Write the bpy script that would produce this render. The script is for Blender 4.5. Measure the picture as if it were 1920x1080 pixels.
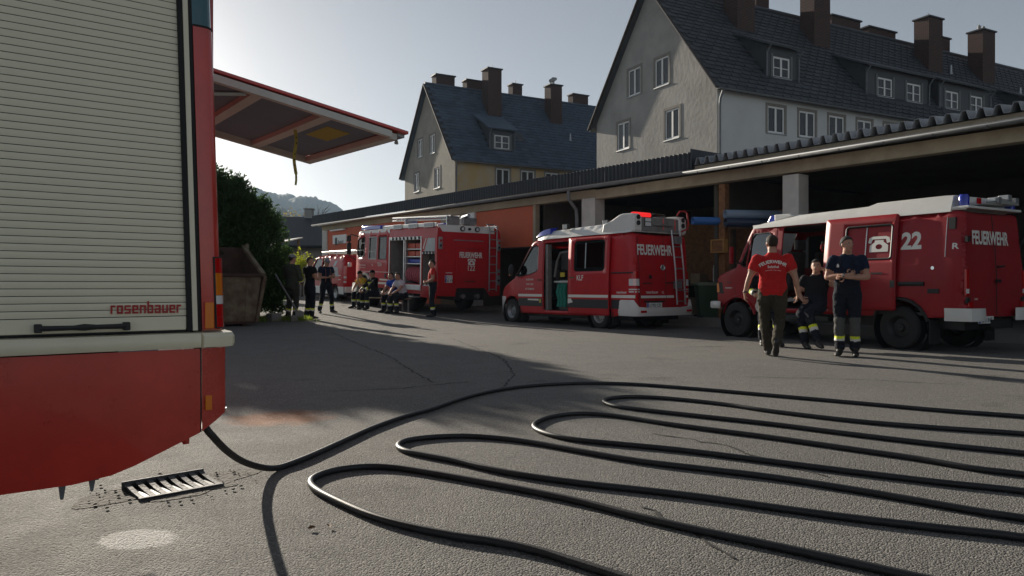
import bpy, bmesh, math, random
import numpy as np
from mathutils import Vector, Matrix, Euler, noise as mnoise, kdtree
from mathutils.geometry import delaunay_2d_cdt
from mathutils.bvhtree import BVHTree
R = math.radians
for o in list(bpy.data.objects): bpy.data.objects.remove(o)
scene = bpy.context.scene
C = scene.collection
random.seed(11)
# ---------------------------------------------------------------- camera, sky, sun, exposure
cam_d = bpy.data.cameras.new('camera'); cam = bpy.data.objects.new('camera', cam_d); C.objects.link(cam)
cam.location = (0, 0, 1.03); cam.rotation_euler = (R(90), 0, R(-36.5))
cam_d.sensor_width = 36; cam_d.lens = 26.0; cam_d.shift_y = -2/1920; cam_d.clip_start = .05; cam_d.clip_end = 9000
scene.camera = cam
SUN_AZ = R(3.4); SUN_EL = R(14.5)          # azimuth measured from +Y towards +X
world = bpy.data.worlds.new('World'); scene.world = world; world.use_nodes = True
wn = world.node_tree.nodes; wl = world.node_tree.links
sky = wn.new('ShaderNodeTexSky'); sky.sky_type = 'NISHITA'; sky.sun_disc = False
sky.sun_elevation = SUN_EL; sky.sun_rotation = SUN_AZ; sky.dust_density = 1.0; sky.air_density = 0.8; sky.ozone_density = 1.0; sky.altitude = 600
hs = wn.new('ShaderNodeHueSaturation'); hs.inputs['Saturation'].default_value = .42
bg = wn['Background']; bg.inputs['Strength'].default_value = .050
wl.new(sky.outputs[0], hs.inputs['Color']); wl.new(hs.outputs[0], bg.inputs['Color'])
sd = bpy.data.lights.new('sun', 'SUN'); sd.energy = 5.0; sd.angle = R(.55); sd.color = (1, .90, .76)
sun = bpy.data.objects.new('sun', sd); C.objects.link(sun)
SUND = Vector((math.sin(SUN_AZ)*math.cos(SUN_EL), math.cos(SUN_AZ)*math.cos(SUN_EL), math.sin(SUN_EL)))
sun.rotation_euler = (-SUND).to_track_quat('-Z', 'Y').to_euler()
scene.view_settings.view_transform = 'Standard'; scene.view_settings.look = 'None'
scene.view_settings.exposure = 0.8; scene.view_settings.gamma = 1; scene.view_settings.use_curve_mapping = False

# ---------------------------------------------------------------- materials
M = {}
def mat(name, col, rough=.5, metal=0., var=0., vs=4., bump=0., bs=40., coat=0., spec=.5, rnd=0., trans=0., emis=None, sat=None, var2=None, bdist=.02):
    m = bpy.data.materials.new(name); m.use_nodes = True; nt = m.node_tree; b = nt.nodes['Principled BSDF']; L = nt.links
    b.inputs['Base Color'].default_value = (*col, 1); b.inputs['Roughness'].default_value = rough; b.inputs['Metallic'].default_value = metal
    b.inputs['Coat Weight'].default_value = coat; b.inputs['Coat Roughness'].default_value = .08; b.inputs['Specular IOR Level'].default_value = spec
    b.inputs['Transmission Weight'].default_value = trans
    if emis: b.inputs['Emission Color'].default_value = (*emis[:3], 1); b.inputs['Emission Strength'].default_value = emis[3]
    src = None
    if var or bump: tc = nt.nodes.new('ShaderNodeTexCoord')
    if var:
        n = nt.nodes.new('ShaderNodeTexNoise'); n.inputs['Scale'].default_value = vs; n.inputs['Detail'].default_value = 6; n.inputs['Roughness'].default_value = .65
        L.new(tc.outputs['Object'], n.inputs['Vector'])
        mp = nt.nodes.new('ShaderNodeMapRange'); mp.inputs[1].default_value = .3; mp.inputs[2].default_value = .7; mp.inputs[3].default_value = 0; mp.inputs[4].default_value = 1
        L.new(n.outputs['Fac'], mp.inputs[0])
        mx = nt.nodes.new('ShaderNodeMix'); mx.data_type = 'RGBA'
        c2 = var2 if var2 else tuple(min(1, c*(1+var)) for c in col); c1 = tuple(c*(1-var) for c in col) if not var2 else col
        mx.inputs[6].default_value = (*c1, 1); mx.inputs[7].default_value = (*c2, 1)
        L.new(mp.outputs[0], mx.inputs[0]); src = mx.outputs[2]
        mr = nt.nodes.new('ShaderNodeMapRange'); mr.inputs[3].default_value = max(0, rough-.08); mr.inputs[4].default_value = min(1, rough+.1)
        L.new(n.outputs['Fac'], mr.inputs[0]); L.new(mr.outputs[0], b.inputs['Roughness'])
    if rnd:
        oi = nt.nodes.new('ShaderNodeObjectInfo'); hv = nt.nodes.new('ShaderNodeHueSaturation')
        mp2 = nt.nodes.new('ShaderNodeMapRange'); mp2.inputs[3].default_value = 1-rnd; mp2.inputs[4].default_value = 1+rnd
        L.new(oi.outputs['Random'], mp2.inputs[0]); L.new(mp2.outputs[0], hv.inputs['Value'])
        if src: L.new(src, hv.inputs['Color'])
        else: hv.inputs['Color'].default_value = (*col, 1)
        src = hv.outputs[0]
    if src: L.new(src, b.inputs['Base Color'])
    if bump:
        n2 = nt.nodes.new('ShaderNodeTexNoise'); n2.inputs['Scale'].default_value = bs; n2.inputs['Detail'].default_value = 5
        L.new(tc.outputs['Object'], n2.inputs['Vector'])
        bp = nt.nodes.new('ShaderNodeBump'); bp.inputs['Strength'].default_value = bump; bp.inputs['Distance'].default_value = bdist
        L.new(n2.outputs['Fac'], bp.inputs['Height']); L.new(bp.outputs[0], b.inputs['Normal'])
    M[name] = m; return m
def glass(name, tint, mixv=.55, rough=.02):
    m = bpy.data.materials.new(name); m.use_nodes = True; nt = m.node_tree; L = nt.links; nt.nodes.clear()
    out = nt.nodes.new('ShaderNodeOutputMaterial'); tr = nt.nodes.new('ShaderNodeBsdfTransparent'); tr.inputs[0].default_value = (*tint, 1)
    gl = nt.nodes.new('ShaderNodeBsdfGlossy'); gl.inputs['Roughness'].default_value = rough
    fr = nt.nodes.new('ShaderNodeFresnel'); fr.inputs[0].default_value = 1.55
    mr = nt.nodes.new('ShaderNodeMapRange'); mr.inputs[3].default_value = .015; mr.inputs[4].default_value = mixv
    L.new(fr.outputs[0], mr.inputs[0])
    mx = nt.nodes.new('ShaderNodeMixShader'); L.new(mr.outputs[0], mx.inputs[0]); L.new(tr.outputs[0], mx.inputs[1]); L.new(gl.outputs[0], mx.inputs[2])
    L.new(mx.outputs[0], out.inputs['Surface']); M[name] = m; return m

mat('red', (.50, .010, .016), .38, coat=.18, var=.10, vs=2.2, spec=.3)
mat('red_old', (.31, .008, .014), .45, coat=.12, var=.13, vs=1.8, spec=.3)
mat('red_truck', (.56, .040, .024), .28, coat=.7, var=.22, vs=2.6)
mat('white', (.74, .73, .69), .35, coat=.3, var=.05, vs=3)
mat('cream', (.80, .74, .55), .38, coat=.2, var=.06, vs=4)
mat('print_white', (.82, .80, .74), .5)
mat('print_red', (.42, .02, .02), .45)
mat('charcoal', (.025, .028, .035), .45)
mat('black', (.012, .012, .013), .5, var=.2, vs=8)
mat('rubber', (.014, .014, .014), .75, var=.35, vs=6, bump=.15, bs=60)
mat('trim', (.02, .02, .022), .55)
mat('steel', (.45, .46, .47), .35, metal=.9, var=.12, vs=9)
mat('alu', (.62, .62, .60), .4, metal=.75, var=.08, vs=6)
mat('zinc', (.17, .18, .19), .6, metal=.25, var=.2, vs=4)
mat('galv', (.33, .34, .35), .45, metal=.7, var=.2, vs=5)
mat('chrome', (.8, .8, .8), .12, metal=1)
mat('shutter_alu', (.80, .745, .57), .45, metal=.08, var=.05, vs=2, spec=.4)
mat('blue_lens', (.01, .03, .42), .12, coat=.6, spec=.6)
mat('red_lens', (.5, .006, .006), .15, coat=.5)
mat('red_lamp', (.6, .01, .01), .2, emis=(1, .03, .03, .45))
mat('amber_lens', (.75, .20, .01), .2, coat=.5)
mat('clear_lens', (.75, .75, .74), .12, coat=.6)
mat('dark_glass', (.012, .014, .016), .05, spec=.7, coat=.5)
mat('teal_glass', (.005, .09, .11), .07, spec=.6, coat=.5)
mat('interior', (.05, .05, .052), .8, var=.3, vs=5)
mat('interior_grey', (.22, .21, .20), .6, var=.2, vs=6)
mat('hatch_inner', (.17, .20, .25), .5, var=.15, vs=4)
mat('strap_yellow', (.42, .34, .07), .7)
mat('frame_pale', (.60, .59, .54), .5, var=.1, vs=5)
mat('yellow', (.62, .50, .04), .5)
mat('yellow_soft', (.55, .46, .08), .6)
mat('plate', (.78, .78, .74), .4)
mat('eu_blue', (.02, .05, .42), .4)
mat('green_cloth', (.02, .22, .16), .8, var=.3, vs=30)
mat('pink_hose', (.45, .10, .12), .7, var=.3, vs=20)
mat('orange_red', (.55, .07, .025), .5, var=.1)
glass('window_glass', (.30, .32, .32), .2); glass('house_glass', (.10, .11, .12), 1.); glass('tint_glass', (.10, .11, .11), .12)

# ---------------------------------------------------------------- mesh helpers
def inside(p, poly):
    x, y = p; c = False; n = len(poly); j = n-1
    for i in range(n):
        xi, yi = poly[i]; xj, yj = poly[j]
        if (yi > y) != (yj > y) and x < (xj-xi)*(y-yi)/(yj-yi)+xi: c = not c
        j = i
    return c
def segd(p, a, b):
    ax, ay = a; bx, by = b; dx, dy = bx-ax, by-ay; l = dx*dx+dy*dy
    t = 0 if l == 0 else max(0, min(1, ((p[0]-ax)*dx+(p[1]-ay)*dy)/l))
    return math.hypot(p[0]-ax-t*dx, p[1]-ay-t*dy)
def pathd(p, path): return min(segd(p, path[i], path[i+1]) for i in range(len(path)-1))
def cdt(outline, holes=(), step=1e9, extra=(), keep=None):
    pts = []; edges = []
    for loop in (outline, *holes):
        s = len(pts); n = len(loop)
        for i in range(n):
            a, b = loop[i], loop[(i+1) % n]; d = math.hypot(b[0]-a[0], b[1]-a[1]); k = max(1, int(math.ceil(d/step)))
            for q in range(k): pts.append((a[0]+(b[0]-a[0])*q/k, a[1]+(b[1]-a[1])*q/k))
        e = len(pts)
        for i in range(s, e): edges.append((i, i+1 if i+1 < e else s))
    xs = [p[0] for p in outline]; ys = [p[1] for p in outline]
    if step < 1e6:
        nx = int((max(xs)-min(xs))/step)+1; ny = int((max(ys)-min(ys))/step)+1
        for i in range(nx):
            for j in range(ny):
                p = (min(xs)+(i+.5)*step, min(ys)+(j+.5+.5*(i % 2)*0)*step)
                if inside(p, outline) and not any(inside(p, h) for h in holes) and (keep is None or keep(p)): pts.append(p)
    for p in extra:
        if inside(p, outline) and not any(inside(p, h) for h in holes): pts.append(p)
    vs, es, fs = delaunay_2d_cdt([Vector(p) for p in pts], edges, [], 0, 1e-5)[:3]
    out = []
    for f in fs:
        c = (sum(vs[i].x for i in f)/3, sum(vs[i].y for i in f)/3)
        if inside(c, outline) and not any(inside(c, h) for h in holes): out.append(tuple(f))
    return [(v.x, v.y) for v in vs], out
def catmull(pts, k=4):
    out = []; n = len(pts)
    for i in range(n-1):
        p0 = pts[max(0, i-1)]; p1 = pts[i]; p2 = pts[i+1]; p3 = pts[min(n-1, i+2)]
        for q in range(k):
            t = q/k; t2 = t*t; t3 = t2*t
            out.append(tuple(.5*((2*b)+(-a+c)*t+(2*a-5*b+4*c-d)*t2+(-a+3*b-3*c+d)*t3) for a, b, c, d in zip(p0, p1, p2, p3)))
    out.append(tuple(pts[-1])); return out
def rrect(x0, x1, y0, y1, r, n=4):
    o = []
    for cx, cy, a0 in ((x1-r, y0+r, -90), (x1-r, y1-r, 0), (x0+r, y1-r, 90), (x0+r, y0+r, 180)):
        for i in range(n+1):
            a = R(a0+90*i/n); o.append((cx+r*math.cos(a), cy+r*math.sin(a)))
    return o
def circ(cx, cy, r, n=16, ry=None): return [(cx+r*math.cos(2*math.pi*i/n), cy+(ry or r)*math.sin(2*math.pi*i/n)) for i in range(n)]
_fontcache = {}
def font_mesh(s, bold=0.):
    if (s, bold) in _fontcache: return _fontcache[(s, bold)]
    cu = bpy.data.curves.new('t', 'FONT'); cu.body = s; cu.size = 1; cu.offset = bold; cu.resolution_u = 3
    ob = bpy.data.objects.new('t', cu); C.objects.link(ob)
    dg = bpy.context.evaluated_depsgraph_get(); dg.update()
    me = bpy.data.meshes.new_from_object(ob.evaluated_get(dg))
    vs = [(v.co.x, v.co.y) for v in me.vertices]; fs = [tuple(p.vertices) for p in me.polygons]
    bpy.data.objects.remove(ob); bpy.data.curves.remove(cu); bpy.data.meshes.remove(me)
    _fontcache[(s, bold)] = (vs, fs); return vs, fs
class MB:
    def __init__(s): s.v = []; s.f = []; s.m = []; s.sm = []
    def add(s, vs, fs, m=0, smooth=False):
        k = len(s.v); s.v += [tuple(v) for v in vs]
        for f in fs: s.f.append(tuple(i+k for i in f)); s.m.append(m); s.sm.append(smooth)
        return s
    def box(s, x0, x1, y0, y1, z0, z1, m=0):
        return s.add([(x0, y0, z0), (x1, y0, z0), (x1, y1, z0), (x0, y1, z0), (x0, y0, z1), (x1, y0, z1), (x1, y1, z1), (x0, y1, z1)],
              [(0, 3, 2, 1), (4, 5, 6, 7), (0, 1, 5, 4), (1, 2, 6, 5), (2, 3, 7, 6), (3, 0, 4, 7)], m)
    def prism(s, poly, axis, a, b, m=0, smooth=False):
        n = len(poly); P = {'x': lambda p, h: (h, p[0], p[1]), 'y': lambda p, h: (p[0], h, p[1]), 'z': lambda p, h: (p[0], p[1], h)}[axis]
        vs = [P(p, a) for p in poly]+[P(p, b) for p in poly]
        s.add(vs, [tuple(range(n)), tuple(range(2*n-1, n-1, -1))], m)
        k = len(s.v)-2*n
        for i in range(n): s.f.append((k+i, k+(i+1) % n, k+n+(i+1) % n, k+n+i)); s.m.append(m); s.sm.append(smooth)
        return s
    def tube(s, pts, r, n=8, m=0, caps=True, flat=1.):
        pts = [Vector(p) for p in pts]; N = len(pts); rs = r if isinstance(r, (list, tuple)) else [r]*N
        t0 = (pts[1]-pts[0]).normalized(); ref = Vector((0, 0, 1)) if abs(t0.z) < .9 else Vector((1, 0, 0))
        u = t0.cross(ref).normalized(); vs = []
        for i, p in enumerate(pts):
            t = (pts[min(i+1, N-1)]-pts[max(i-1, 0)]).normalized()
            u = (u-t*u.dot(t)).normalized(); w = t.cross(u)
            for j in range(n):
                a = 2*math.pi*j/n; vs.append(p+u*math.cos(a)*rs[i]+w*math.sin(a)*rs[i]*flat)
        fs = [(i*n+j, i*n+(j+1) % n, (i+1)*n+(j+1) % n, (i+1)*n+j) for i in range(N-1) for j in range(n)]
        s.add(vs, fs, m, True)
        if caps: k = len(s.v)-N*n; s.f += [tuple(range(k+n-1, k-1, -1)), tuple(range(k+(N-1)*n, k+N*n))]; s.m += [m, m]; s.sm += [False, False]
        return s
    def bar(s, a, b, w, h, m=0, up=(0, 0, 1)):
        a = Vector(a); b = Vector(b); t = (b-a).normalized(); u = t.cross(Vector(up)).normalized()*w/2; q = u.cross(t).normalized()*h/2
        return s.add([a-u-q, a+u-q, a+u+q, a-u+q, b-u-q, b+u-q, b+u+q, b-u+q], [(0, 3, 2, 1), (4, 5, 6, 7), (0, 1, 5, 4), (1, 2, 6, 5), (2, 3, 7, 6), (3, 0, 4, 7)], m)
    def lathe(s, prof, c, axis='z', n=24, m=0, smooth=True, caps=True):
        A = {'x': lambda r, h, a: (c[0]+h, c[1]+r*math.cos(a), c[2]+r*math.sin(a)), 'y': lambda r, h, a: (c[0]+r*math.cos(a), c[1]+h, c[2]+r*math.sin(a)), 'z': lambda r, h, a: (c[0]+r*math.cos(a), c[1]+r*math.sin(a), c[2]+h)}[axis]
        vs = [A(r, h, 2*math.pi*j/n) for r, h in prof for j in range(n)]; N = len(prof)
        fs = [(i*n+j, i*n+(j+1) % n, (i+1)*n+(j+1) % n, (i+1)*n+j) for i in range(N-1) for j in range(n)]
        s.add(vs, fs, m, smooth); k = len(s.v)-N*n
        if caps and prof[0][0] > 1e-4: s.f.append(tuple(range(k+n-1, k-1, -1))); s.m.append(m); s.sm.append(False)
        if caps and prof[-1][0] > 1e-4: s.f.append(tuple(range(k+(N-1)*n, k+N*n))); s.m.append(m); s.sm.append(False)
        return s
    def sph(s, c, r, n=12, m=0):
        r = r if isinstance(r, (tuple, list)) else (r, r, r); h = n//2+1; vs = []; fs = []
        for i in range(h+1):
            a = math.pi*i/h
            for j in range(n): b = 2*math.pi*j/n; vs.append((c[0]+r[0]*math.sin(a)*math.cos(b), c[1]+r[1]*math.sin(a)*math.sin(b), c[2]+r[2]*math.cos(a)))
        for i in range(h):
            for j in range(n): fs.append((i*n+j, (i+1)*n+j, (i+1)*n+(j+1) % n, i*n+(j+1) % n))
        return s.add(vs, fs, m, True)
    def loft(s, rings, m=0, caps=True, closed=True):
        n = len(rings[0]); N = len(rings); fs = []
        for i in range(N-1):
            for j in range(n if closed else n-1): fs.append((i*n+j, i*n+(j+1) % n, (i+1)*n+(j+1) % n, (i+1)*n+j))
        s.add([p for r in rings for p in r], fs, m, True)
        if caps and closed: k = len(s.v)-N*n; s.f += [tuple(range(k+n-1, k-1, -1)), tuple(range(k+(N-1)*n, k+N*n))]; s.m += [m, m]; s.sm += [False, False]
        return s
    def panel(s, outline, holes, fn, step=1e9, m=0, smooth=False, extra=(), keep=None):
        vs, fs = cdt(outline, holes, step, extra, keep); return s.add([fn(*p) for p in vs], fs, m, smooth)
    def text(s, t, fn, h, bold=.012, xs=1., m=0, center=True):
        """fn(u,v) -> 3D; h = cap height"""
        vs, fs = font_mesh(t, bold); k = h/.70
        x0 = min(v[0] for v in vs); x1 = max(v[0] for v in vs); cx = (x0+x1)/2 if center else x0
        return s.add([fn((x-cx)*k*xs, y*k) for x, y in vs], fs, m)
    def build(s, name, mats, parent=None, bev=0., angle=32, solid=0., fix=True, loc=None, dbl=0):
        me = bpy.data.meshes.new(name); me.from_pydata([tuple(v) for v in s.v], [], s.f)
        mats = mats if isinstance(mats, (list, tuple)) else [mats]
        for k in mats: me.materials.append(M[k] if isinstance(k, str) else k)
        me.polygons.foreach_set('material_index', s.m); me.polygons.foreach_set('use_smooth', s.sm)
        if fix:
            bm = bmesh.new(); bm.from_mesh(me)
            if dbl: bmesh.ops.remove_doubles(bm, verts=bm.verts, dist=dbl)
            bmesh.ops.recalc_face_normals(bm, faces=bm.faces); bm.to_mesh(me); bm.free()
        if any(s.sm): me.set_sharp_from_angle(angle=R(angle))
        o = bpy.data.objects.new(name, me); C.objects.link(o)
        if parent is not None: o.parent = parent
        if loc: o.location = loc
        if solid: md = o.modifiers.new('s', 'SOLIDIFY'); md.thickness = solid; md.offset = 0
        if bev: md = o.modifiers.new('b', 'BEVEL'); md.width = bev; md.segments = 2; md.limit_method = 'ANGLE'; md.angle_limit = R(40)
        return o
def thing(name, label, cat, loc=(0, 0, 0), rz=0., group=None, rx=0.):
    o = bpy.data.objects.new(name, None); C.objects.link(o); o.location = loc; o.rotation_euler = (rx, 0, rz); o.empty_display_size = .2
    tag(o, label, cat, group); return o
def tag(o, label=None, cat=None, group=None, kind=None):
    if label: o['label'] = label
    if cat: o['category'] = cat
    if group: o['group'] = group
    if kind: o['kind'] = kind
    return o
def copy_child(src, parent, loc=None, mesh=None):
    c = src.copy(); C.objects.link(c); c.parent = parent
    if loc is not None: c.location = loc
    return c
def gz(y):                                    # the yard rises gently beyond the vans
    k = 1.2; d = (y-17.5)/k
    return .035*k*(d if d > 30 else math.log1p(math.exp(d))) if y < 60 else .035*42.5
LOGO = {'r': [(0, .25, 0, 1), (.2, .62, .77, 1)], 'o': [(0, .25, 0, 1), (.55, .8, 0, 1), (.2, .6, 0, .23), (.2, .6, .77, 1)],
 's': [(0, .8, .77, 1), (0, .8, .39, .60), (0, .8, 0, .23), (0, .2, .58, .8), (.55, .8, .2, .4)], 'e': [(0, .25, 0, 1), (.2, .8, .77, 1), (.2, .8, .39, .60), (.2, .8, 0, .23), (.55, .8, .58, .8)],
 'n': [(0, .25, 0, 1), (.2, .8, .77, 1), (.55, .8, 0, .8)], 'b': [(0, .25, 0, 1.45), (.55, .8, 0, 1), (.2, .6, 0, .23), (.2, .6, .77, 1)],
 'a': [(0, .8, .77, 1), (.55, .8, 0, .8), (0, .6, .39, .60), (0, .6, 0, .23), (0, .2, .2, .4)], 'u': [(0, .25, 0, 1), (.55, .8, 0, 1), (.2, .6, 0, .23)]}
def logo(mb, word, fn, h, xs=1.):
    u = 0
    for ch in word:
        for x0, x1, y0, y1 in LOGO[ch]:
            q = [fn((u+a)*h*xs, b*h) for a, b in ((x0, y0), (x1, y0), (x1, y1), (x0, y1))]; mb.add(q, [(0, 1, 2, 3)])
        u += .78 if ch == 'r' else .98
    return u*h*xs
# ================================================================ ground
def ground_material():
    m = bpy.data.materials.new('asphalt'); m.use_nodes = True; nt = m.node_tree; L = nt.links; b = nt.nodes['Principled BSDF']
    tc = nt.nodes.new('ShaderNodeTexCoord')
    def N(scale, det=5, rough=.6, typ='ShaderNodeTexNoise'):
        n = nt.nodes.new(typ); n.inputs['Scale'].default_value = scale
        if typ == 'ShaderNodeTexNoise': n.inputs['Detail'].default_value = det; n.inputs['Roughness'].default_value = rough
        L.new(tc.outputs['Object'], n.inputs['Vector']); return n
    def MR(src, a, b_, c, d):
        q = nt.nodes.new('ShaderNodeMapRange'); q.inputs[1].default_value = a; q.inputs[2].default_value = b_; q.inputs[3].default_value = c; q.inputs[4].default_value = d
        L.new(src, q.inputs[0]); return q.outputs[0]
    def MIX(fac, c1, c2, typ='MIX'):
        q = nt.nodes.new('ShaderNodeMix'); q.data_type = 'RGBA'; q.blend_type = typ
        if isinstance(fac, float): q.inputs[0].default_value = fac
        else: L.new(fac, q.inputs[0])
        for i, c in ((6, c1), (7, c2)):
            if isinstance(c, tuple): q.inputs[i].default_value = (*c, 1)
            else: L.new(c, q.inputs[i])
        return q.outputs[2]
    big = N(.35, 6); mid = N(2.3, 6); fine = N(95, 4, .75); vor = N(120, typ='ShaderNodeTexVoronoi')
    c = MIX(MR(big.outputs[0], .35, .65, 0, 1), (.135, .130, .120), (.195, .187, .170))
    c = MIX(MR(mid.outputs[0], .3, .7, 0, .5), c, (.115, .112, .107))
    c = MIX(MR(fine.outputs[0], .35, .75, 0, .85), c, (.29, .28, .262))
    c = MIX(MR(vor.outputs['Distance'], .0, .5, .62, 0), c, (.035, .034, .033))
    oil = N(.9, 3, .5); c = MIX(MR(oil.outputs[0], .62, .72, 0, .55), c, (.05, .049, .048))
    dust = N(.22, 4, .6); c = MIX(MR(dust.outputs[0], .52, .75, 0, .45), c, (.25, .235, .205))
    sep = nt.nodes.new('ShaderNodeSeparateColor'); L.new(vor.outputs['Color'], sep.inputs[0])
    c = MIX(MR(sep.outputs[0], .72, 1., 0, .75), c, (.34, .33, .31)); c = MIX(MR(sep.outputs[1], .70, 1., 0, .6), c, (.06, .058, .056))
    # reddish sand binder spilled by the big truck
    sx = nt.nodes.new('ShaderNodeSeparateXYZ'); L.new(tc.outputs['Object'], sx.inputs[0])
    def V(val): return val
    def OP(op, a, b_=0.):
        q = nt.nodes.new('ShaderNodeMath'); q.operation = op
        for i, t in ((0, a), (1, b_)):
            if isinstance(t, (int, float)): q.inputs[i].default_value = t
            else: L.new(t, q.inputs[i])
        return q.outputs[0]
    ang = R(-20); dx = OP('SUBTRACT', sx.outputs[0], 1.98); dy = OP('SUBTRACT', sx.outputs[1], 5.76)
    u = OP('ADD', OP('MULTIPLY', dx, math.cos(ang)), OP('MULTIPLY', dy, math.sin(ang))); v = OP('SUBTRACT', OP('MULTIPLY', dy, math.cos(ang)), OP('MULTIPLY', dx, math.sin(ang)))
    d = OP('SQRT', OP('ADD', OP('POWER', OP('DIVIDE', u, .40), 2.), OP('POWER', OP('DIVIDE', v, .36), 2.)))
    wob = N(5.5, 5, .7); d = OP('ADD', d, OP('MULTIPLY', OP('SUBTRACT', wob.outputs[0], .5), 1.3))
    msk = MR(d, .55, 1.15, .92, 0)
    c = MIX(msk, c, (.36, .16, .075))
    # white powder spilled below the drain
    px, py = OP('SUBTRACT', sx.outputs[0], .565), OP('SUBTRACT', sx.outputs[1], 3.34); a2 = R(-50)
    u = OP('ADD', OP('MULTIPLY', px, math.cos(a2)), OP('MULTIPLY', py, math.sin(a2))); v = OP('SUBTRACT', OP('MULTIPLY', py, math.cos(a2)), OP('MULTIPLY', px, math.sin(a2)))
    d = OP('SQRT', OP('ADD', OP('POWER', OP('DIVIDE', u, .17), 2.), OP('POWER', OP('DIVIDE', v, .13), 2.)))
    wp = N(26, 5, .75); d = OP('ADD', d, OP('MULTIPLY', OP('SUBTRACT', wp.outputs[0], .5), .75))
    c = MIX(MR(d, .84, .98, .9, 0), c, (.62, .61, .59))
    L.new(c, b.inputs['Base Color']); b.inputs['Specular IOR Level'].default_value = .35
    L.new(MR(mid.outputs[0], .3, .7, .80, .92), b.inputs['Roughness'])
    hb = OP('ADD', OP('MULTIPLY', fine.outputs[0], .35), OP('MULTIPLY', OP('SUBTRACT', .6, vor.outputs['Distance']), OP('ADD', .35, sep.outputs[2])))
    bp = nt.nodes.new('ShaderNodeBump'); bp.inputs['Strength'].default_value = 1.0; bp.inputs['Distance'].default_value = .014
    L.new(hb, bp.inputs['Height']); L.new(bp.outputs[0], b.inputs['Normal'])
    M['asphalt'] = m
ground_material()
ys = [-400, -60, -10, 0, 5, 10, 14]+[14.5+.5*i for i in range(56)]+[45, 60, 120, 400, 1500, 5000]
def gz(y):
    y = min(y, 33.); d = (y-17.5)/1.2
    return .042*(d if d > 25 else math.log1p(math.exp(d)))
mb = MB(); xs = [-4000, -400, -40, -8, 0, 4, 8, 12, 16, 24, 60, 400, 4000]
for y in ys:
    for x in xs: mb.v.append((x, y, gz(y)))
nx = len(xs)
for i in range(len(ys)-1):
    for j in range(nx-1): mb.f.append((i*nx+j, i*nx+j+1, (i+1)*nx+j+1, (i+1)*nx+j)); mb.m.append(0); mb.sm.append(True)
ground = mb.build('ground', 'asphalt'); tag(ground, kind='structure')
mat('crack_tar', (.022, .022, .022), .85, var=.4, vs=30)
mat('dirt', (.15, .138, .12), .95, var=.45, vs=14, bump=.8, bs=45)
rc = random.Random(4)
def crack(pts, w=.012):
    """jagged tar-dark line lying in the asphalt"""
    dense = []
    for i in range(len(pts)-1):
        a = Vector(pts[i]); b = Vector(pts[i+1]); n = max(2, int((b-a).length/.07))
        for q in range(n): dense.append(a+(b-a)*q/n)
    dense.append(Vector(pts[-1])); vs = []; fs = []
    for i, p in enumerate(dense):
        t = (dense[min(i+1, len(dense)-1)]-dense[max(0, i-1)]).normalized(); n = Vector((-t.y, t.x)); o = n*rc.uniform(-.028, .028); ww = w*rc.uniform(.25, 1.1)
        vs += [(p.x+o.x+n.x*ww, p.y+o.y+n.y*ww, gz(p.y)+.004), (p.x+o.x-n.x*ww, p.y+o.y-n.y*ww, gz(p.y)+.004)]
    for i in range(len(dense)-1): fs.append((2*i, 2*i+1, 2*i+3, 2*i+2))
    MB().add(vs, fs).build('crack', 'crack_tar', ground, fix=False)
for pts in ([(6.6, 15.7), (5.05, 9.9), (4.5, 8.3), (4.05, 6.9)], [(7.9, 12.8), (6.2, 8.6), (5.2, 7.0), (4.4, 6.1)], [(2.9, 6.9), (3.6, 6.7), (4.4, 6.75)],
            [(3.9, 3.6), (3.95, 3.05), (3.85, 2.6), (3.75, 2.2)], [(2.55, 2.42), (2.45, 2.05), (2.35, 1.75)], [(9.5, 9.5), (10.5, 9.1), (11.6, 9.2)], [(7.2, 5.2), (8.1, 4.2), (8.4, 3.4)]): crack(pts)
# white powder patch
def blob(cx, cy, rx, ry, ang, n, seed, wob=.2):
    rr = random.Random(seed); ph = [rr.uniform(0, 6.28) for _ in range(9)]; o = []
    for i in range(n):
        a = 2*math.pi*i/n; k = 1+wob*sum(math.sin((q+2)*a+ph[q])/(q+2) for q in range(9))+rr.uniform(-.03, .03)
        x, y = rx*k*math.cos(a), ry*k*math.sin(a); o.append((cx+x*math.cos(ang)-y*math.sin(ang), cy+x*math.sin(ang)+y*math.cos(ang)))
    return o
# broken asphalt around the drain
br = MB().panel(blob(.87, 4.09, .36, .24, R(5), 60, 8, .35), [], lambda x, y: (x, y, .002+.012*max(0, mnoise.noise(Vector((x*14, y*14, 0))))*max(0, 1-((x-.87)/.3)**2-((y-4.09)/.2)**2)), .04, smooth=True).build('broken_asphalt', 'dirt'); tag(br, kind='structure')
mb = MB(); rr = random.Random(9)
for i in range(110):
    a = rr.uniform(0, 6.28); k = math.sqrt(rr.uniform(.15, 1.2)); x = .86+.4*k*math.cos(a); y = 4.08+.31*k*math.sin(a)
    if .64 < x < 1.08 and 3.9 < y < 4.3: continue
    s = rr.choice((.003, .003, .004, .005, .008)); mb.sph((x, y, .006+s*.3), (s*rr.uniform(.7, 1.4), s*rr.uniform(.7, 1.3), s*.6), 5)
for f in range(len(mb.sm)): mb.sm[f] = False
gr = mb.build('asphalt_crumbs', 'dirt', fix=False); tag(gr, 'dark crumbs of broken asphalt around the drain grate', 'rubble', kind='stuff')
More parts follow.
